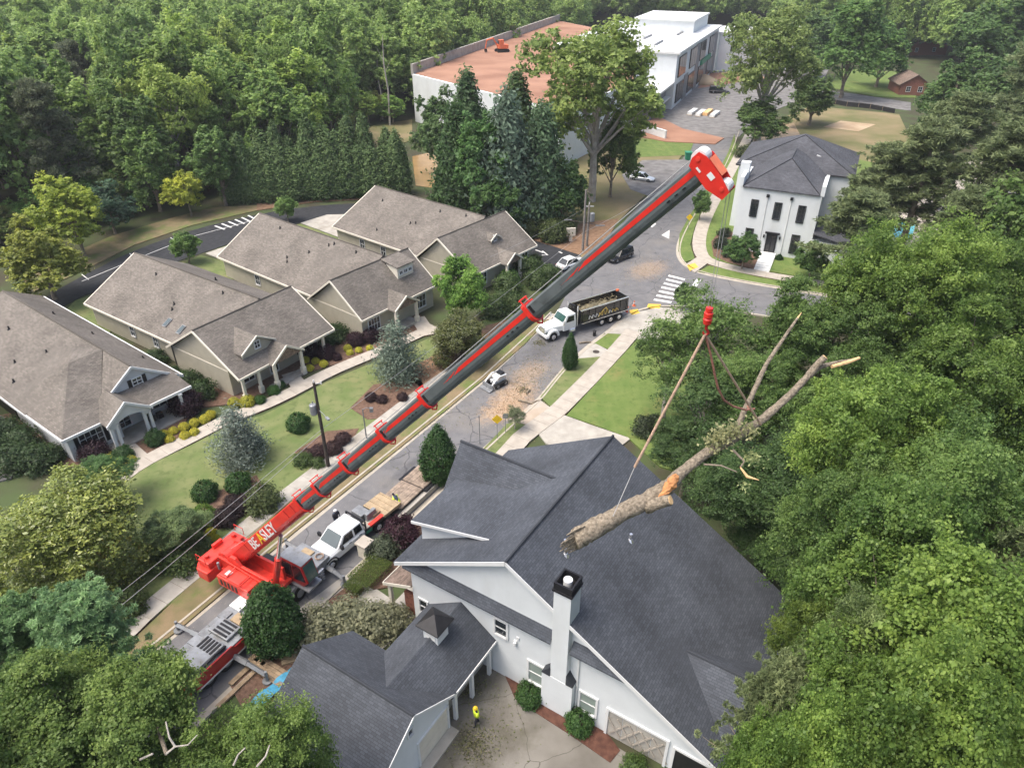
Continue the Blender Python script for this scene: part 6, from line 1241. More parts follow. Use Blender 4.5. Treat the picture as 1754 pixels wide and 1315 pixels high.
def broad(seed, R, zc, Hc, nl, nc, nleaf, leaf, asp=.62, m=None, spread=.30, tight=.55, top=0.0, bark=None, limbs=9, trunk_r=.28, zmin=-.55):
    """lobed crown of leaf clusters, and a trunk with limbs running up into the lobes"""
    rg = np.random.default_rng(seed); E = np.array([R, R, Hc / 2])
    d = sph(rg, nl, zmin); k = rg.uniform(.40, .86, (nl, 1)); L = d * k * (1 + .16 * np.sin(3 * np.arctan2(d[:, 1], d[:, 0]) + seed)[:, None] + .10 * np.sin(5 * d[:, 2] + seed * 2)[:, None]); L[0] = (0, 0, .5); L[1] = (0.1, 0, -.05)
    if top: L[:, :2] *= (1 - top * np.clip(L[:, 2:3], 0, 1))
    lr = rg.uniform(.13, .34, nl)
    cd = sph(rg, nl * nc).reshape(nl, nc, 3); od = d[:, None, :]; cd = cd + od * .55; cd[..., 2] += .18; cd /= np.linalg.norm(cd, axis=2, keepdims=True)
    C = L[:, None, :] + cd * lr[:, None, None] * np.where(rg.random((nl, nc, 1)) < .12, rg.uniform(1.15, 1.5, (nl, nc, 1)), rg.uniform(.65, 1.12, (nl, nc, 1)))
    cr = spread * lr[:, None] * rg.uniform(.7, 1.3, (nl, nc))
    P = C[:, :, None, :] + rg.normal(size=(nl, nc, nleaf, 3)) * (cr[:, :, None, None] * np.array([tight, tight, tight * .62]))
    N = cd[:, :, None, :] * .55 + np.array([0, 0, .55]) + rg.normal(size=P.shape) * .55
    clv = rg.normal(.5, .17, (nl, nc, 1)) + rg.normal(0, .15, (nl, 1, 1)); LV[0] = (clv + rg.normal(0, .16, (nl, nc, nleaf))).ravel()
    P = P.reshape(-1, 3) * E + np.array([0, 0, zc]); N = N.reshape(-1, 3)
    cm = leafmesh('crown', P, N, leaf * rg.choice([.55, .8, 1.0, 1.25, 1.7], len(P), p=[.2, .25, .3, .17, .08]), asp, rg, m or M['leaf'])
    LV[0] = None
    tb = MB(); zb = zc - Hc * .46; tr = trunk_r
    tb.tube([(0, 0, -.1), (.05, 0, zb * .5), (0, .08, zb), (0, 0, zc + Hc * .15)], [tr * 1.25, tr, tr * .85, tr * .3], 8)
    for i in rg.permutation(nl)[:limbs]:
        e = Vector(L[i] * E * .92) + Vector((0, 0, zc)); s = Vector((0, .03, zb + (e.z - zb) * rg.uniform(.0, .35))); s.z = min(max(s.z, zb * .75), zc)
        mid = s.lerp(e, .5) + Vector((rg.uniform(-.3, .3), rg.uniform(-.3, .3), rg.uniform(-.2, .4))); tb.tube([s, mid, e], [tr * .45, tr * .3, tr * .1], 6)
        for q in range(3): cc = C[i, int(rg.integers(nc))] * E + np.array([0, 0, zc]); tb.tube([mid.lerp(e, rg.uniform(0, .9)), Vector(cc)], [tr * .14, tr * .04], 4)
    me = bpy.data.meshes.new('trunk'); me.from_pydata([tuple(p) for p in tb.v], [], tb.f); me.materials.append(bark or M['bark'])
    return dict(crown=cm, trunk=me, R=R, zc=zc, h=zc + Hc * .56)
def pine(seed, R, zc, Hc, nb, nt, nn, leaf, bark=None):
    rg = np.random.default_rng(seed); zb = zc - Hc / 2; tb = MB(); tb.tube([(0, 0, -.1), (.1, 0, zc), (0, 0, zc + Hc * .46)], [.26, .17, .05], 8); P = []; N = []; var = []
    for i in range(nb):
        u = rg.random() ** .8; z = zb + Hc * u; ln = R * (1.0 - u * .75) * rg.uniform(.6, 1.1); a = rg.uniform(0, 6.283); dr = np.array([np.cos(a), np.sin(a), .25]); e = np.array([0, 0, z]) + dr * ln
        tb.tube([(0, 0, z), tuple(np.array([0, 0, z]) + dr * ln * .5), tuple(e)], [.07, .04, .015], 5)
        for j in range(nt):
            t = rg.uniform(.35, 1.05); c = np.array([0, 0, z]) + dr * ln * t + rg.normal(size=3) * np.array([.45, .45, .22]) * (R / 4); dd = sph(rg, nn, -.4); P.append(c + dd * leaf * .5); N.append(np.cross(dd, rg.normal(size=(nn, 3)))); var.append(np.full(nn, rg.normal(.5, .2)))
    P = np.concatenate(P); N = np.concatenate(N); LV[0] = np.concatenate(var) + rg.normal(0, .12, len(P))
    cm = leafmesh('crown', P, N, leaf * rg.uniform(.8, 1.3, len(P)), .2, rg, M['needle']); LV[0] = None
    me = bpy.data.meshes.new('trunk'); me.from_pydata([tuple(p) for p in tb.v], [], tb.f); me.materials.append(bark or M['bark'])
    return dict(crown=cm, trunk=me, R=R, zc=zc)
def envelope(seed, R, H, prof, nc, nleaf, leaf, asp, z0=.0, m=None, droop=0.0, jit=.12, crs=.09, trunk=.12):
    """dense crown hugging a profile r(t) of height: cypress, hedge tree, ball shrub"""
    rg = np.random.default_rng(seed); t = rg.random(nc * 3); w = np.array([prof(x) for x in t]); keep = rg.random(nc * 3) < (w / w.max()) ** .8; t = t[keep][:nc]; w = w[keep][:nc]; nc = len(t)
    a = rg.uniform(0, 6.283, nc); rad = R * w * rg.uniform(1 - jit * 2.2, 1 + jit, nc) * (1 + .09 * np.sin(3 * a + seed + 4 * t) + .06 * np.sin(7 * a + 9 * t)); rad = np.where(rg.random(nc) < .05, rad * 1.14, rad); C = np.stack([rad * np.cos(a), rad * np.sin(a), z0 + H * t], 1)
    cr = crs * R; P = C[:, None, :] + rg.normal(size=(nc, nleaf, 3)) * cr * np.array([1, 1, 1.3])
    o = np.stack([np.cos(a), np.sin(a), np.full(nc, .5 - droop)], 1)[:, None, :] + (t[:, None, None] ** 3) * np.array([0, 0, 1.2]) + rg.normal(size=P.shape) * .55
    LV[0] = (rg.normal(.5, .16, (nc, 1)) + rg.normal(0, .15, (nc, nleaf))).ravel(); P = P.reshape(-1, 3); P[:, 2] = np.maximum(P[:, 2], .02)
    cm = leafmesh('crown', P, o.reshape(-1, 3), leaf * rg.uniform(.6, 1.35, len(P)), asp, rg, m or M['leaf']); LV[0] = None
    tb = MB().tube([(0, 0, -.05), (0, 0, z0 + H * .9)], [trunk * R, trunk * R * .15], 7)
    for k in range(7): aa = k * 2.4; zz = z0 + H * (.12 + .1 * k); tb.tube([(0, 0, zz), (math.cos(aa) * R * .6 * prof(.12 + .1 * k), math.sin(aa) * R * .6 * prof(.12 + .1 * k), zz + H * .06)], [trunk * R * .35, trunk * R * .08], 5)
    me = bpy.data.meshes.new('trunk'); me.from_pydata([tuple(p) for p in tb.v], [], tb.f); me.materials.append(M['bark'])
    return dict(crown=cm, trunk=me, R=R, zc=z0 + H / 2)
egg = lambda t: max(.02, 2.2 * (t + .03) ** .45 * max(0, 1 - t) ** .95)
ballp = lambda t: max(.05, math.sqrt(max(0, 1 - (2 * t - .85) ** 2 / 1.35)))
conep = lambda t: max(.03, (1 - t) ** .8 * min(1, .55 + t * 4))
K = {}
K['oakN0'] = broad(1, 4.6, 9.0, 8.6, 50, 32, 70, .145); K['oakN1'] = broad(2, 4.6, 9.0, 8.0, 46, 34, 70, .145); K['oakN2'] = broad(3, 4.6, 9.0, 9.4, 54, 30, 68, .14)
K['mapN0'] = broad(4, 4.4, 8.6, 9.2, 50, 38, 80, .135, .75); K['mapN1'] = broad(5, 4.4, 8.6, 8.6, 46, 38, 80, .135, .75)
K['magN'] = broad(6, 4.4, 4.8, 9.0, 58, 36, 34, .21, .5, M['gloss'], .36, zmin=-.9)
K['oakF0'] = broad(11, 4.6, 8.6, 14.5, 44, 18, 26, .40, .7); K['oakF1'] = broad(12, 4.2, 8.8, 15.5, 46, 18, 26, .40, .7, top=.45); K['oakF2'] = broad(13, 4.8, 8.4, 14, 42, 18, 26, .40, .7); K['oakF3'] = broad(14, 4.2, 8.8, 16, 48, 16, 26, .38, .7, top=.55, trunk_r=.24)
K['thin'] = broad(15, 4.6, 8.5, 8.4, 34, 20, 34, .19, .6, spread=.36, bark=M['palebark'], limbs=18, trunk_r=.26)
K['thinF'] = broad(16, 4.6, 7.2, 9.6, 46, 18, 26, .26, .65, spread=.34, bark=M['palebark'], limbs=22, trunk_r=.26)
K['up'] = broad(17, 2.6, 4.4, 6.9, 44, 26, 36, .155, .75, top=.6, trunk_r=.13, zmin=-.85)
K['pineN'] = pine(21, 4.2, 9.0, 8.5, 80, 16, 40, .36); K['pineF'] = pine(22, 4.2, 9.6, 11, 66, 11, 26, .58); K['pineF2'] = pine(23, 4.0, 10, 10, 58, 11, 26, .58)
K['cone'] = envelope(31, 2.6, 11, conep, 1000, 16, .36, .5, .2, M['leaf'], .3, .16, .10); K['cedar'] = envelope(32, 3.4, 12, conep, 800, 16, .5, .45, .3, M['needle'], .5, .25, .13)
K['leyl'] = envelope(33, 1.9, 9, lambda t: conep(t) * .55 + egg(t) * .5, 900, 12, .34, .45, .1, M['needle'], -.1, .12, .10)
K['egg'] = envelope(34, 1.5, 5.2, egg, 1100, 14, .17, .6, .25, M['leaf'], 0, .08, .07, .05)
K['cyp'] = envelope(35, 1.9, 7.0, conep, 520, 14, .30, .28, .2, M['needle'], .4, .30, .16, .05)
K['ball'] = envelope(36, 1.0, 1.55, ballp, 420, 12, .15, .65, 0.0, M['leaf'], 0, .07, .08, .06); K['ball2'] = envelope(37, 1.0, 1.5, ballp, 420, 12, .16, .65, 0.0, M['leaf'], 0, .12, .10, .06)
K['bush'] = envelope(38, 1.0, 1.8, ballp, 260, 14, .20, .55, 0.0, M['leaf'], 0, .28, .14, .06)
K['mbush'] = envelope(39, 1.0, 1.6, ballp, 420, 12, .16, .5, 0.0, M['leaf'], .2, .12, .10, .06)
def put(kind, name, loc, R, zc, col, label, cat='tree', group=None, rz=None):
    v = K[kind]; s = R / v['R']; sz = zc / v['zc']
    e = empty(name, (loc[0], loc[1], loc[2] if len(loc) > 2 else 0), random.uniform(0, 6.283) if rz is None else rz, label, cat, group); e.scale = (s, s, sz)
    c = link('crown' if cat == 'tree' else 'foliage', v['crown'], e); j = (1.35 if cat == 'tree' else 1.1) * (1 + random.uniform(-.08, .08)); c.color = (*[x * j for x in col], 1); link('trunk' if cat == 'tree' else 'stem', v['trunk'], e)
    return e
def btree(kind, bx, by, top, R, col, label, name='oak_tree', group=None):
    """tree by the place of its foot and the height its top reaches"""
    p = at(bx, by); h = zat(p, top); v = K[kind]; return put(kind, name, (p.x, p.y, 0), R, h / v.get('h', v['zc'] * 1.9) * v['zc'], col, label, 'tree', group)
def tree(kind, px, py, zc, R, col, label, name='oak_tree', group=None):
    p = at(px, py, zc); return put(kind, name, (p.x, p.y, 0), R, zc, col, label, 'tree', group)
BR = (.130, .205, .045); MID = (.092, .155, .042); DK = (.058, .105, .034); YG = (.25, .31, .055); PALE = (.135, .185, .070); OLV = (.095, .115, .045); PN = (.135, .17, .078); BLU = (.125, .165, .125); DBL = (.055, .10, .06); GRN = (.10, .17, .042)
# near trees, lower right
T_ = [('mapN0', 1590, 1175, 12, 5.0, BR, 'large bright green maple in the lower right corner', 'maple_tree'),
 ('pineN', 1335, 1255, 9, 3.1, PN, 'olive-brown pine crown beside the white house garage end', 'pine_tree'),
 ('mapN1', 1525, 1310, 13, 3.6, BR, 'bright maple crown cut by the bottom edge, right of centre', 'maple_tree'),
 ('mapN1', 1350, 1372, 12, 2.5, BR, 'bright green crown at the bottom edge in front of the olive pine', 'maple_tree'),
 ('oakN0', 1408, 1112, 9, 2.7, (.10, .15, .03), 'yellow-green tree leaning over the corner of the charcoal roof', 'oak_tree'),
 ('mapN0', 1440, 1175, 10, 2.2, PALE, 'small pale grey-green tree between the pine and the big maple', 'maple_tree'),
 ('mapN1', 1520, 1005, 12, 4.2, GRN, 'deep green maple above the bright corner maple', 'maple_tree'),
 ('oakN1', 1450, 925, 11, 3.9, MID, 'round oak crown beside the far edge of the charcoal roof', 'oak_tree'),
 ('oakN2', 1635, 900, 12, 4.8, MID, 'broad oak at the right edge above the deep green maple', 'oak_tree'),
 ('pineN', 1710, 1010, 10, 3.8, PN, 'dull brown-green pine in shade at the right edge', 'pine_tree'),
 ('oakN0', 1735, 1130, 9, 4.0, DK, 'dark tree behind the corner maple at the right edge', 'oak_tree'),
 ('oakN0', 1490, 770, 13, 5.0, BR, 'bright spreading oak behind the suspended log', 'oak_tree'),
 ('oakN1', 1665, 700, 13, 5.4, (.09, .15, .033), 'big oak at the right edge, right of the log tip', 'oak_tree'),
 ('oakN2', 1545, 520, 14, 6.2, BR, 'tallest bright oak below the pines', 'oak_tree'),
 ('oakN0', 1700, 520, 13, 5.5, (.09, .15, .033), 'leafy oak at the right edge below the pines', 'oak_tree'),
 ('oakN1', 1420, 590, 11, 5.2, MID, 'mid green oak beside the side street', 'oak_tree'),
 ('thin', 1215, 590, 9, 5.6, MID, 'thin-crowned oak with pale branches at the street corner', 'oak_tree'),
 ('thin', 1150, 612, 7, 3.6, (.085, .14, .04), 'second thin-crowned oak overhanging the bright lawn', 'oak_tree'),
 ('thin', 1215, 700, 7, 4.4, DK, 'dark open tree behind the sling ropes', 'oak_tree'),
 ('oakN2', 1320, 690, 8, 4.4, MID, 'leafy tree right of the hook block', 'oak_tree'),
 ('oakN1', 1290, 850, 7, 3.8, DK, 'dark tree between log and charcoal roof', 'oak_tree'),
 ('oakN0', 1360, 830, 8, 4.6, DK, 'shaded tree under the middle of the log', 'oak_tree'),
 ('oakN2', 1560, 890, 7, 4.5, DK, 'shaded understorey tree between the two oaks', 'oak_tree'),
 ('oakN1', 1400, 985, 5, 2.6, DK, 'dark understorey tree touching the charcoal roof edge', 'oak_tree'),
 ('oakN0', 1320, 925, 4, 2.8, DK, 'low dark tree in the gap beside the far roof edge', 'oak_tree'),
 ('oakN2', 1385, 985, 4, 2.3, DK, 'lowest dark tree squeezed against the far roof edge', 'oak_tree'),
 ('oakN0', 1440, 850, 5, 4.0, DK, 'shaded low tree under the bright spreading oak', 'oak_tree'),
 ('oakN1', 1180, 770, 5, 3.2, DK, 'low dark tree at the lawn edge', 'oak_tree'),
 ('oakN0', 1560, 640, 9, 4.5, MID, 'mid green tree between the tallest oak and the log tip', 'oak_tree'),
 ('oakN2', 1780, 820, 10, 4.5, MID, 'oak cut by the right edge of the picture', 'oak_tree'),
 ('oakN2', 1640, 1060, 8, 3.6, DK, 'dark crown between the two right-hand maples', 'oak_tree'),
 ('oakN1', 1760, 1290, 11, 3.6, BR, 'bright crown in the extreme lower right corner', 'maple_tree'),
 # lower left
 ('oakN1', 195, 1262, 9, 4.2, (.115, .175, .045), 'large oak with pale bare limbs at the lower left', 'oak_tree'),
 ('oakN2', 440, 1335, 8, 3.2, (.115, .18, .045), 'oak crown below the garage roof', 'oak_tree'),
 ('oakN0', 60, 1290, 9, 4.2, (.105, .165, .042), 'oak crown in the extreme lower left corner', 'oak_tree'),
 ('pineN', 165, 1115, 8, 3.8, (.17, .27, .125), 'soft blue-green pine left of the crane', 'pine_tree'),
 ('pineN', 50, 1120, 7, 3.6, (.12, .20, .085), 'darker pine at the left edge beside the blue-green one', 'pine_tree'),
 ('magN', 108, 925, 4.4, 5.4, (.155, .19, .042), 'big glossy magnolia with yellowish leaves at the left edge', 'magnolia_tree'),
 ('mapN1', 300, 905, 2.6, 2.3, (.13, .185, .075), 'soft green tree between the magnolia and the crane', 'maple_tree'),
 ('mapN0', 180, 815, 3.0, 2.1, (.07, .14, .045), 'small green tree behind the magnolia', 'maple_tree'),
 ('bush', 222, 1045, .9, 1.1, (.085, .125, .04), 'bushy shrub at the end of the street walk', 'shrub'),
 # cottage side
 ('magN', 785, 580, 2.8, 3.4, (.085, .10, .03), 'dark magnolia below the bright maple', 'magnolia_tree'),
 ('cyp', 680, 600, 3.4, 2.6, BLU, 'feathery blue-green cypress in the front lawn bed', 'cypress_tree'),
 ('cyp', 405, 745, 3.0, 2.3, (.14, .17, .14), 'feathery grey-green cypress by the second cottage', 'cypress_tree'),
 # big oak and evergreens behind the farthest cottage
 # upper right
 ('bush', 1285, 268, 1.1, 2.6, (.07, .095, .032), 'dark hedge bush behind the town house', 'shrub'),
 ('oakF2', 1715, 430, 9, 5.0, MID, 'dark green tree under the pines at the right edge', 'oak_tree'),
 ('up', 1172, 505, 2.2, 1.3, (.08, .13, .05), 'small sapling beside the crosswalk', 'maple_tree'),
 ('thin', 882, 712, 1.6, 1.1, (.12, .15, .08), 'spindly sapling by the driveway apron', 'maple_tree'),
]
for t in T_:
    if t[7] == 'shrub': p = at(t[1], t[2]); put(t[0], 'shrub', (p.x, p.y, 0), t[4], t[3], t[5], t[6], 'shrub')
    else: tree(t[0], t[1], t[2], t[3], t[4], t[5], t[6], t[7])
for t in [
 ('thinF', 1012, 345, 8, 12.0, (0.185, 0.25, 0.07), 'huge spreading oak in front of the white building', 'oak_tree'),
 ('oakF2', 1045, 338, 190, 4.5, (0.098, 0.150, 0.046), 'lower crown of a second oak below the huge one', 'oak_tree'),
 ('cone', 788, 376, 185, 4.6, (0.055, 0.107, 0.036), 'dark conical evergreen beside the pond', 'evergreen_tree'),
 ('oakF1', 828, 392, 175, 5.2, (0.085, 0.169, 0.052), 'green broadleaf tree amid the evergreens', 'oak_tree'),
 ('cedar', 868, 392, 170, 5.5, (0.111, 0.163, 0.111), 'blue-grey cedar amid the evergreens', 'cedar_tree'),
 ('cedar', 925, 385, 190, 5.0, (0.078, 0.130, 0.065), 'dark cedar at the right of the evergreens', 'cedar_tree'),
 ('cone', 806, 345, 130, 5.2, (0.065, 0.117, 0.046), 'tall dark evergreen behind the cedar', 'evergreen_tree'),
 ('cone', 885, 345, 130, 5.2, (0.078, 0.130, 0.046), 'tall evergreen below the huge oak', 'evergreen_tree'),
 ('oakF0', 760, 300, 150, 5.0, (0.098, 0.163, 0.058), 'rounded tree against the white retaining wall', 'oak_tree'),
 ('oakF2', 850, 405, 290, 4.0, (0.078, 0.150, 0.046), 'low broadleaf tree at the foot of the evergreens', 'oak_tree'),
 ('oakF0', 960, 385, 270, 4.5, (0.072, 0.130, 0.042), 'shaded tree at the foot of the huge oak', 'oak_tree'),
 ('thinF', 1296, 243, -8, 11.0, (0.175, 0.235, 0.075), 'tall oak with forked trunk beside the construction yard', 'oak_tree'),
 ('oakF2', 1292, 252, 165, 6.0, (0.104, 0.169, 0.052), 'small round tree at the edge of the gravel yard', 'oak_tree'),
 ('oakF1', 1385, 215, 120, 6.0, (0.104, 0.163, 0.052), 'bushy tree right of the forked oak', 'oak_tree'),
 ('oakF3', 1440, 168, -15, 10.0, (0.117, 0.208, 0.058), 'tall green tree beyond the lane', 'oak_tree'),
 ('oakF0', 1500, 150, 40, 7.5, (0.117, 0.208, 0.058), 'rounded green tree on the far lawn', 'oak_tree'),
 ('oakF2', 1660, 150, -5, 11.0, (0.104, 0.182, 0.058), 'broad tree above the red brick house', 'oak_tree'),
 ('oakF2', 145, 440, 296, 5.0, (.25, .31, .055), 'yellow-green tree at the edge of the back drive', 'maple_tree'),
 ('oakF0', 95, 512, 372, 4.8, (.23, .26, .055), 'yellowish tree in front of the yellow-green one', 'maple_tree'),
 ('up', 328, 370, 286, 3.2, (.30, .34, .055), 'small bright yellow tree at the edge of the wood', 'maple_tree'),
 ('oakF2', 198, 400, 312, 3.8, (0.072, 0.130, 0.078), 'rounded blue-green tree beside the yellow-green trees', 'oak_tree'),
 ('oakF1', 275, 362, 208, 4.4, (0.130, 0.208, 0.058), 'light green upright tree standing in front of the wood', 'oak_tree'),
 ('oakF1', 387, 352, 205, 4.2, (0.130, 0.215, 0.065), 'second light green upright tree, nearer the hedge', 'oak_tree'),
 ('up', 325, 452, 392, 2.2, (0.111, 0.195, 0.052), 'small round tree on the back lawn', 'maple_tree'),
 ('up', 494, 380, 332, 1.9, (0.124, 0.208, 0.058), 'small young tree by the back drive', 'maple_tree'),
 ('up', 792, 562, 424, 3.0, (0.137, 0.247, 0.052), 'bright green maple in front of the third cottage', 'maple_tree'),
 ('up', 1270, 462, 392, 2.3, (0.078, 0.150, 0.046), 'young tree in front of the town house left window', 'maple_tree'),
 ('up', 1385, 478, 408, 2.6, (0.085, 0.150, 0.046), 'young tree at the right end of the town house front', 'maple_tree'),
 ('up', 1198, 378, 320, 1.6, (0.098, 0.176, 0.052), 'small street tree on the curved verge', 'maple_tree')]: btree(*t)
for t in [('pineF', 1535, 450, 165, 8.0, PN, 'first tall pine right of the town house'), ('pineF2', 1665, 480, 135, 8.0, (.13, .165, .075), 'second tall pine, farther right of the town house'), ('pineF', 1755, 470, 150, 7.0, PN, 'pine cut by the right edge'),
 ('pineF2', 1438, 498, 285, 6.2, (.13, .165, .075), 'pine standing over the town house side wing'), ('pineF', 1610, 520, 290, 6.0, (.12, .155, .07), 'pine behind the tallest bright oak'), ('pineF2', 1715, 530, 300, 6.0, PN, 'shorter pine near the right edge'), ('pineF', 1700, 330, 20, 9.0, (.135, .17, .085), 'tall pine in the upper right corner'), ('pineF', 1490, 425, 215, 7.5, PN, 'pine between the town house and the first tall pine'), ('pineF2', 1600, 360, 110, 8.0, (.125, .16, .072), 'pine behind the first tall pine')]: btree(*t, name='pine_tree')
for t in [('oakF0', 1612, 235, 95, 7.0, (.09, .155, .05), 'green tree right of the dry field'), ('oakF2', 1680, 250, 95, 8.0, (.085, .145, .05), 'dark green tree beyond the pines'), ('oakF1', 1740, 220, 30, 8.0, (.095, .16, .055), 'tall leafy tree at the upper right edge'), ('oakF3', 1555, 96, -10, 9.0, (.10, .17, .06), 'tall leafy tree above the brick house'), ('oakF0', 1690, 150, -10, 10.0, (.10, .17, .06), 'large leafy tree near the upper right corner'), ('oakF1', 1385, 135, 10, 8.0, (.10, .165, .06), 'leafy tree between the forked oak and the far lawn')]: btree(*t)
# low growth closing the foot of the wood
rl = random.Random(8)
for i in range(34):
    px = -20 + i * 21.0; by = np.interp(px, [-20, 140, 300, 420, 560, 600, 690], [425, 385, 345, 318, 298, 215, 208]) + rl.uniform(-6, 2)
    put('oakF2' if i % 2 else 'oakF0', 'undergrowth_tree', at(px, by), rl.uniform(2.6, 4.2), rl.uniform(2.4, 4.6), (.14 + rl.uniform(-.03, .04), .22 + rl.uniform(-.04, .04), .06), 'low leafy growth along the foot of the wood', 'tree', 'undergrowth along the wood edge')
# clipped columnar evergreens
for (px, py, zc, R, lab) in [(465, 1052, 3.1, 1.75, 'large egg-shaped evergreen in front of the crane carrier'), (752, 775, 3.1, 1.5, 'tall egg-shaped evergreen beside the trailer'), (977, 600, 2.3, .82, 'slim egg-shaped evergreen near the dump truck')]: tree('egg', px, py, zc, R, (.036, .085, .024), lab, 'evergreen_tree')
# pale bare limbs showing in the lower-left oak
bl = empty('bare_limb', at(290, 1270, 0), 0, 'pale bare dead branch showing in the lower-left oak crown', 'branch')
o_ = at(290, 1270, 0); z_ = 11.3
for pts in [[(285, 1290), (300, 1278), (322, 1275), (338, 1258)], [(300, 1278), (290, 1262), (284, 1235)], [(400, 1310), (408, 1292), (420, 1280)], [(440, 1312), (455, 1295), (462, 1275)], [(150, 1215), (170, 1200), (180, 1188)], [(240, 1300), (262, 1290)]]:
    q = [at(a, b, z_ + .3 * i) - o_ for i, (a, b) in enumerate(pts)]; MB().tube(q, [.05 - .011 * i for i in range(len(q))], 6).build('twig', M['palebark'], bl)
MB().tube([(0, 0, 0), (0, .2, 7), at(285, 1290, z_) - o_], [.2, .16, .08], 8).build('stem', M['bark'], bl)

ORD = ['first', 'second', 'third', 'fourth', 'fifth', 'sixth', 'seventh', 'eighth', 'ninth', 'tenth', 'eleventh', 'twelfth']
def shrubs(kind, spots, col, what, group, name='ball_shrub', cat='shrub', order='from the left'):
    for i, (px, py, r) in enumerate(sorted(spots)):
        put(kind, name, at(px, py), r, r * .8, col, f'{what}, {ORD[i]} {order}', cat, group)
shrubs('bush', [(15, 748, 1.2), (45, 770, 1.3), (30, 800, 1.4), (70, 800, 1.3), (95, 785, .9), (-5, 790, 1.3)], (.06, .10, .04), 'dark leafy shrub between the grey cottage and the left edge', 'shrubs left of the grey cottage')
shrubs('ball', [(281, 748, .42), (298, 742, .40), (292, 756, .40), (316, 735, .42), (318, 750, .42), (334, 728, .42), (334, 744, .40), (352, 722, .45), (362, 714, .42)], (.52, .50, .07), 'round yellow shrub in the row beside the grey cottage porch', 'yellow shrubs by the grey cottage')
shrubs('ball', [(188, 786, .42), (200, 792, .36), (226, 792, .42)], (.52, .48, .06), 'round yellow shrub at the corner of the grey cottage bed', 'yellow corner shrubs of the grey cottage')
shrubs('ball2', [(214, 785, .75), (268, 758, .8)], (.045, .10, .03), 'clipped dark green mound beside the grey cottage path', 'green mounds by the grey cottage')
shrubs('ball', [(402, 695, .55), (426, 694, .65)], (.42, .42, .06), 'tall yellow-green shrub at the corner of the second cottage', 'tall yellow shrubs of the second cottage')
shrubs('ball2', [(446, 690, .5), (470, 674, .55), (482, 662, .4)], (.055, .13, .03), 'green mound in front of the second cottage porch', 'green mounds of the second cottage')
shrubs('ball', [(524, 620, .40), (531, 634, .40), (541, 622, .40), (555, 627, .42), (596, 600, .42), (600, 607, .36), (615, 603, .36), (634, 599, .36)], (.52, .51, .07), 'round yellow shrub in the row between second and third cottage', 'yellow shrubs between the cottages')
shrubs('mbush', [(322, 705, 1.35), (165, 785, 1.1)], (.050, .026, .034), 'burgundy-leaved shrub beside the grey cottage', 'burgundy shrubs of the grey cottage')
shrubs('mbush', [(535, 610, .9), (560, 612, .9), (578, 616, .45), (610, 590, .9), (635, 583, .9)], (.055, .028, .036), 'low burgundy shrub between the second and third cottage', 'burgundy shrubs between the cottages')
shrubs('ball', [(513, 735, 1.0), (411, 838, .95), (354, 852, .95)], (.045, .105, .028), 'large clipped green ball bush on the front lawn', 'ball bushes on the front lawn')
shrubs('ball', [(352, 895, .95)], (.11, .20, .03), 'bright green clipped ball bush above the crane', 'bright ball bush', order='and only')
shrubs('ball2', [(432, 772, .95)], (.05, .095, .05), 'dark ball bush beside the grey-green cypress', 'dark ball bush', order='and only')
shrubs('mbush', [(548, 782, .75), (572, 775, .7), (588, 758, .65), (530, 785, .6)], (.085, .05, .05), 'brownish shrub in the bed under the utility pole', 'brown shrubs by the pole')
shrubs('mbush', [(388, 895, .9), (408, 878, .75), (398, 862, .5), (425, 862, .6)], (.06, .045, .045), 'dark brown-purple shrub in the bed above the crane', 'dark shrubs above the crane')
shrubs('mbush', [(636, 686, .55), (655, 689, .5), (690, 685, .5)], (.06, .035, .035), 'small dark shrub under the blue-green cypress', 'dark shrubs under the cypress')
shrubs('bush', [(455, 868, 1.2)], (.09, .12, .045), 'loose olive shrub beside the crane boom base', 'olive shrub by the boom', order='and only')
shrubs('ball', [(362, 915, .35), (370, 925, .3)], (.42, .42, .04), 'small bright yellow shrub beside the crane counterweight', 'yellow shrubs by the crane')
shrubs('bush', [(322, 970, 1.0), (338, 945, .9), (300, 960, 1.2), (520, 795, .7), (545, 798, .5)], (.09, .14, .045), 'loose green shrub on the verge left of the crane', 'loose shrubs by the verge')
shrubs('bush', [(560, 590, 1.2), (580, 580, 1.1), (330, 660, 1.0), (350, 680, 1.1), (300, 650, .9), (545, 560, .8), (270, 620, .9)], (.055, .10, .035), 'dark leafy shrub in the gap between cottages', 'shrubs between cottages')
shrubs('ball2', [(905, 405, 1.6), (925, 400, 1.6), (948, 412, 1.9), (880, 398, 1.5), (968, 400, 1.6)], (.075, .105, .035), 'clipped round hedge ball above the entrance drive', 'hedge balls by the entrance drive')
shrubs('bush', [(870, 500, 1.4), (900, 470, 1.5), (920, 490, 1.3), (940, 478, 1.2), (885, 530, 1.2), (845, 540, 1.5), (865, 525, 1.3), (915, 455, 1.0)], (.075, .12, .04), 'leafy shrub between the farthest cottage and the boom', 'shrubs below the farthest cottage')
shrubs('ball', [(872, 488, 1.3)], (.08, .15, .04), 'round light green bush in front of the farthest cottage', 'light bush by the farthest cottage', order='and only')
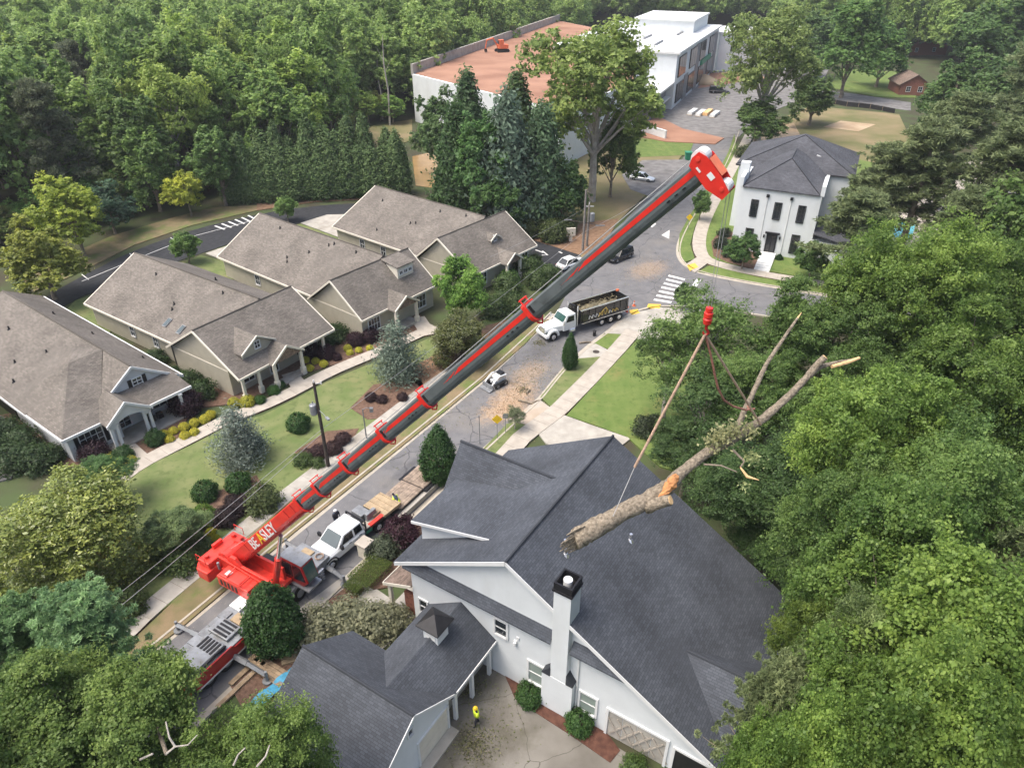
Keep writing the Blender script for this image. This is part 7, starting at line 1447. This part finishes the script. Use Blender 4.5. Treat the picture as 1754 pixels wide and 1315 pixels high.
# house lot shrubs
shrubs('ball2', [(907, 1198, .75), (992, 1244, .75)], (.06, .13, .035), 'round green bush against the white house wall', 'bushes at the white house wall')
shrubs('bush', [(1085, 1318, .6)], (.09, .15, .04), 'small green bush at the bottom edge by the garage bays', 'bush by the garage bays', order='and only')
shrubs('mbush', [(688, 928, 1.3)], (.060, .026, .036), 'burgundy Japanese maple behind the work truck', 'burgundy maple', 'japanese_maple', order='and only')
shrubs('bush', [(660, 950, 1.0), (680, 935, .9)], (.09, .115, .07), 'grey-green shrub beside the cream pier', 'grey-green shrubs by the pier')
shrubs('bush', [(560, 1085, 1.3), (600, 1075, 1.3), (640, 1082, 1.3), (670, 1075, 1.1), (535, 1100, 1.0)], (.26, .27, .17), 'pale flowering shrub along the front of the garage link', 'pale flowering shrubs')
hb_ = empty('clipped_hedge', at(632, 990), math.radians(58), 'clipped lawn-like hedge block beside the cream pier', 'hedge')
rg = np.random.default_rng(77); n_ = 9000; P = np.stack([rg.uniform(-2.0, 1.6, n_), rg.uniform(-1.0, 1.0, n_), rg.uniform(.05, .75, n_)], 1); top_ = rg.random(n_) < .6; P[top_, 2] = .75 + rg.normal(0, .03, top_.sum()); P[:, 1] *= (1 - .35 * (P[:, 0] < -1.2))
hm = leafmesh('foliage', P, rg.normal(size=(n_, 3)) * .5 + np.array([0, 0, .8]), rg.uniform(.05, .11, n_), .6, rg, M['leaf']); ho = link('foliage', hm, hb_); ho.color = (.12, .17, .04, 1)
shrubs('bush', [(1235, 425, 1.0), (1250, 440, .9), (1240, 405, .8), (1262, 448, .8)], (.04, .06, .035), 'dark shrub in the bed at the town house corner', 'dark shrubs at the town house')
shrubs('leyl', [(1298, 440, .55), (1334, 445, .55)], (.035, .075, .028), 'narrow clipped evergreen beside the town house door', 'narrow evergreens at the door', 'evergreen_shrub')
shrubs('bush', [(1105, 742, 1.0), (1120, 735, .9)], (.05, .07, .035), 'dark shrub at the corner of the bright lawn', 'dark shrubs by the lawn')
# fallen branches with pale leaves on the courtyard and street
for k, (px, py, n_, sp, lab) in enumerate([(812, 1275, 420, .55, 'heap of cut leafy twigs on the courtyard'), (800, 1175, 130, .5, 'few scattered leaves in the shaded courtyard corner'), (925, 588, 200, .5, 'leafy twigs scattered on the street before the dump truck'), (895, 668, 110, .35, 'leafy twig heap in the sawdust')]):
    e = empty('leaf_litter', at(px, py), 0, lab, 'twigs'); r_ = np.random.default_rng(90 + k); P = np.stack([r_.normal(0, sp, n_), r_.normal(0, sp, n_), np.abs(r_.normal(.06, .05, n_)) + .02], 1)
    o = link('leaves', leafmesh('leaves', P, r_.normal(size=(n_, 3)) + np.array([0, 0, .7]), r_.uniform(.1, .2, n_), .5, r_, M['leaf']), e); o.color = (.20, .20, .10, 1); o['kind'] = 'stuff'
    tb = MB()
    for j in range(14): a = r_.uniform(0, 6.28); c = r_.normal(0, sp * .7, 2); tb.tube([(c[0], c[1], .03), (c[0] + math.cos(a) * .5, c[1] + math.sin(a) * .5, .08)], [.018, .008], 5)
    tb.build('twig', M['bark'], e)

# hedge of tall narrow evergreens behind the back drive
hx = [(405 + i * 21.5, 345 - i * 1.0) for i in range(14)]
for i, (px, py) in enumerate(hx): put('leyl', 'hedge_evergreen', at(px, py), 2.5 + random.uniform(-.5, .5), 5.0 + random.uniform(-1.0, .9), (.085, .135, .05), 'tall narrow evergreen in the hedge row behind the back drive', 'tree', 'hedge row of tall evergreens')
hx2 = [(455 + i * 26, 322 - i * 1.0) for i in range(9)]
for i, (px, py) in enumerate(hx2): put('leyl', 'hedge_evergreen', at(px + random.uniform(-6, 6), py), 2.7 + random.uniform(-.5, .4), 5.7 + random.uniform(-1.1, .9), (.085, .135, .05), 'tall narrow evergreen in the hedge row behind the back drive', 'tree', 'hedge row of tall evergreens')

# the wood
def pj(x, y, z=0.0):
    f = y * math.cos(PITCH) - (z - CAM_H) * math.sin(PITCH); u = y * math.sin(PITCH) + (z - CAM_H) * math.cos(PITCH); return CX + FPX * x / f, CY - FPX * u / f
tA = Vector((*tc[0], 0)); tB = Vector((*tc[1], 0)); tN = Vector((-(tB - tA).y, (tB - tA).x, 0)).normalized()
def allowed(x, y):
    px, py = pj(x, y)
    if px < -260 or px > 2000: return False
    if px < 690: return py < np.interp(px, [-260, 0, 140, 300, 420, 560, 600, 690], [455, 415, 378, 338, 310, 290, 205, 200])
    if px < 1330: return (px > 965 or (Vector((x, y, 0)) - tA).dot(tN) > 6) and py < np.interp(px, [690, 960, 1000, 1330], [200, 112, 48, 48])
    return py < np.interp(px, [1330, 1400, 1440, 1580, 1700, 2000], [60, 92, 98, 104, 130, 150])
gx = 8.6; wood = []; far = []; rw_ = random.Random(21)
for iy in range(0, 55):
    for ix in range(-46, 70):
        x = ix * gx + (iy % 2) * gx / 2 + rw_.uniform(-2.2, 2.2); y = 96 + iy * gx + rw_.uniform(-2.2, 2.2)
        if abs(x) > y * .95 + 20 or not allowed(x, y): continue
        if y > 330 and not (0 < x < y * .5): continue
        (wood if (len(wood) < 170 and y < 175) else far).append((x, y))
kinds = ['oakF0', 'oakF2', 'oakF0', 'oakF2', 'thinF', 'oakF1', 'oakF3', 'pineF', 'oakF2', 'oakF0']
cols = [(.155, .235, .06), (.195, .28, .062), (.125, .20, .058), (.165, .255, .07), (.135, .215, .065), (.215, .29, .068)]
tall = [(.33, .30, .26)]
for i, (x, y) in enumerate(wood):
    k = kinds[rw_.randrange(len(kinds))]; zc = rw_.uniform(8.5, 14.0); R = rw_.uniform(5.6, 8.2); cc = cols[rw_.randrange(len(cols))] if 'pine' not in k else (.10, .12, .07)
    put(k, 'forest_tree', (x, y, 0), R, zc, cc, 'tree of the dense wood behind the cottages' if 'pine' not in k else 'pine of the dense wood behind the cottages', 'tree', 'trees of the dense wood')
# farther wood that reads as one mass: instances of the same crowns
me = bpy.data.meshes.new('distant_woods'); me.from_pydata([(x, y, 0) for x, y in far], [], [])
dw = link('distant_woods', me); tag(dw, 'mass of forest crowns filling the top of the view', 'woods', kind='stuff')
ng = bpy.data.node_groups.new('woods', 'GeometryNodeTree'); ng.interface.new_socket('Geometry', in_out='INPUT', socket_type='NodeSocketGeometry'); ng.interface.new_socket('Geometry', in_out='OUTPUT', socket_type='NodeSocketGeometry')
nn = ng.nodes; nl_ = ng.links; gi = nn.new('NodeGroupInput'); go_ = nn.new('NodeGroupOutput'); g2 = nn.new('GeometryNodeGeometryToInstance')
src = {}
for o in COL.objects:
    if o.type == 'MESH' and o.name.startswith('crown') and o.parent and o.parent.name.startswith('forest_tree'):
        src.setdefault(o.data.name, o)
for o in src.values():
    oi = nn.new('GeometryNodeObjectInfo'); oi.inputs['Object'].default_value = o; oi.transform_space = 'ORIGINAL'; oi.inputs['As Instance'].default_value = True; nl_.new(oi.outputs['Geometry'], g2.inputs['Geometry'])
ip = nn.new('GeometryNodeInstanceOnPoints'); ip.inputs['Pick Instance'].default_value = True
ri = nn.new('FunctionNodeRandomValue'); ri.data_type = 'INT'; ri.inputs[4].default_value = 0; ri.inputs[5].default_value = max(0, len(src) - 1); nl_.new(ri.outputs[2], ip.inputs['Instance Index'])
rv = nn.new('FunctionNodeRandomValue'); rv.data_type = 'FLOAT_VECTOR'; rv.inputs[0].default_value = (0, 0, 0); rv.inputs[1].default_value = (0, 0, 6.283); nl_.new(rv.outputs[0], ip.inputs['Rotation'])
rs = nn.new('FunctionNodeRandomValue'); rs.data_type = 'FLOAT_VECTOR'; rs.inputs[0].default_value = (1.35, 1.35, 1.2); rs.inputs[1].default_value = (1.95, 1.95, 1.65); nl_.new(rs.outputs[0], ip.inputs['Scale'])
nl_.new(gi.outputs[0], ip.inputs['Points']); nl_.new(g2.outputs[0], ip.inputs['Instance']); nl_.new(ip.outputs[0], go_.inputs[0])
md = dw.modifiers.new('woods', 'NODES'); md.node_group = ng; dw.color = (.26, .38, .11, 1)
# pale bare trunks showing at the edge of the wood
for i, (px, py, pt) in enumerate([(668, 215, 60), (745, 150, 0), (702, 150, 20), (655, 205, 95), (430, 220, 130), (165, 215, 110)]):
    p = at(px, py); h = min(24, zat(p, pt)); e = empty('bare_tree', p, 0, ['slim pale trunk left of the retaining wall', 'tall curved pale trunk behind the clay terrace', 'straight pale trunk at the terrace corner', 'thin pale trunk in the gap of the wood', 'grey trunk above the hedge row', 'grey forked dead pine at the upper left'][i], 'tree trunk')
    MB().tube([(0, 0, 0), (.3, 0, h * .4), (-.2, .1, h * .7), (.1, 0, h)], [.26, .2, .15, .05], 8).tube([(.0, 0, h * .6), (1.6, .3, h * .75)], [.07, .02], 5).tube([(0, 0, h * .7), (-1.5, .2, h * .86)], [.06, .02], 5).build('trunk', M['palebark'], e)

# ---------------------------------------------------------------- faint summer haze in the air over the whole place
hz = MB().b2(-660, 660, -130, 910, -1.5, 44).build('haze', M['white']); hz.data.materials.clear()
hm_ = bpy.data.materials.new('thin haze'); hm_.use_nodes = True; hn = hm_.node_tree.nodes; hn.remove(hn['Principled BSDF'])
pv = hn.new('ShaderNodeVolumePrincipled'); pv.inputs['Color'].default_value = (.93, .96, 1, 1); pv.inputs['Density'].default_value = .00020; pv.inputs['Anisotropy'].default_value = .2
hm_.node_tree.links.new(pv.outputs['Volume'], hn['Material Output'].inputs['Volume']); hz.data.materials.append(hm_); tag(hz, 'faint pale haze lying over the wood and houses', 'haze', kind='stuff')
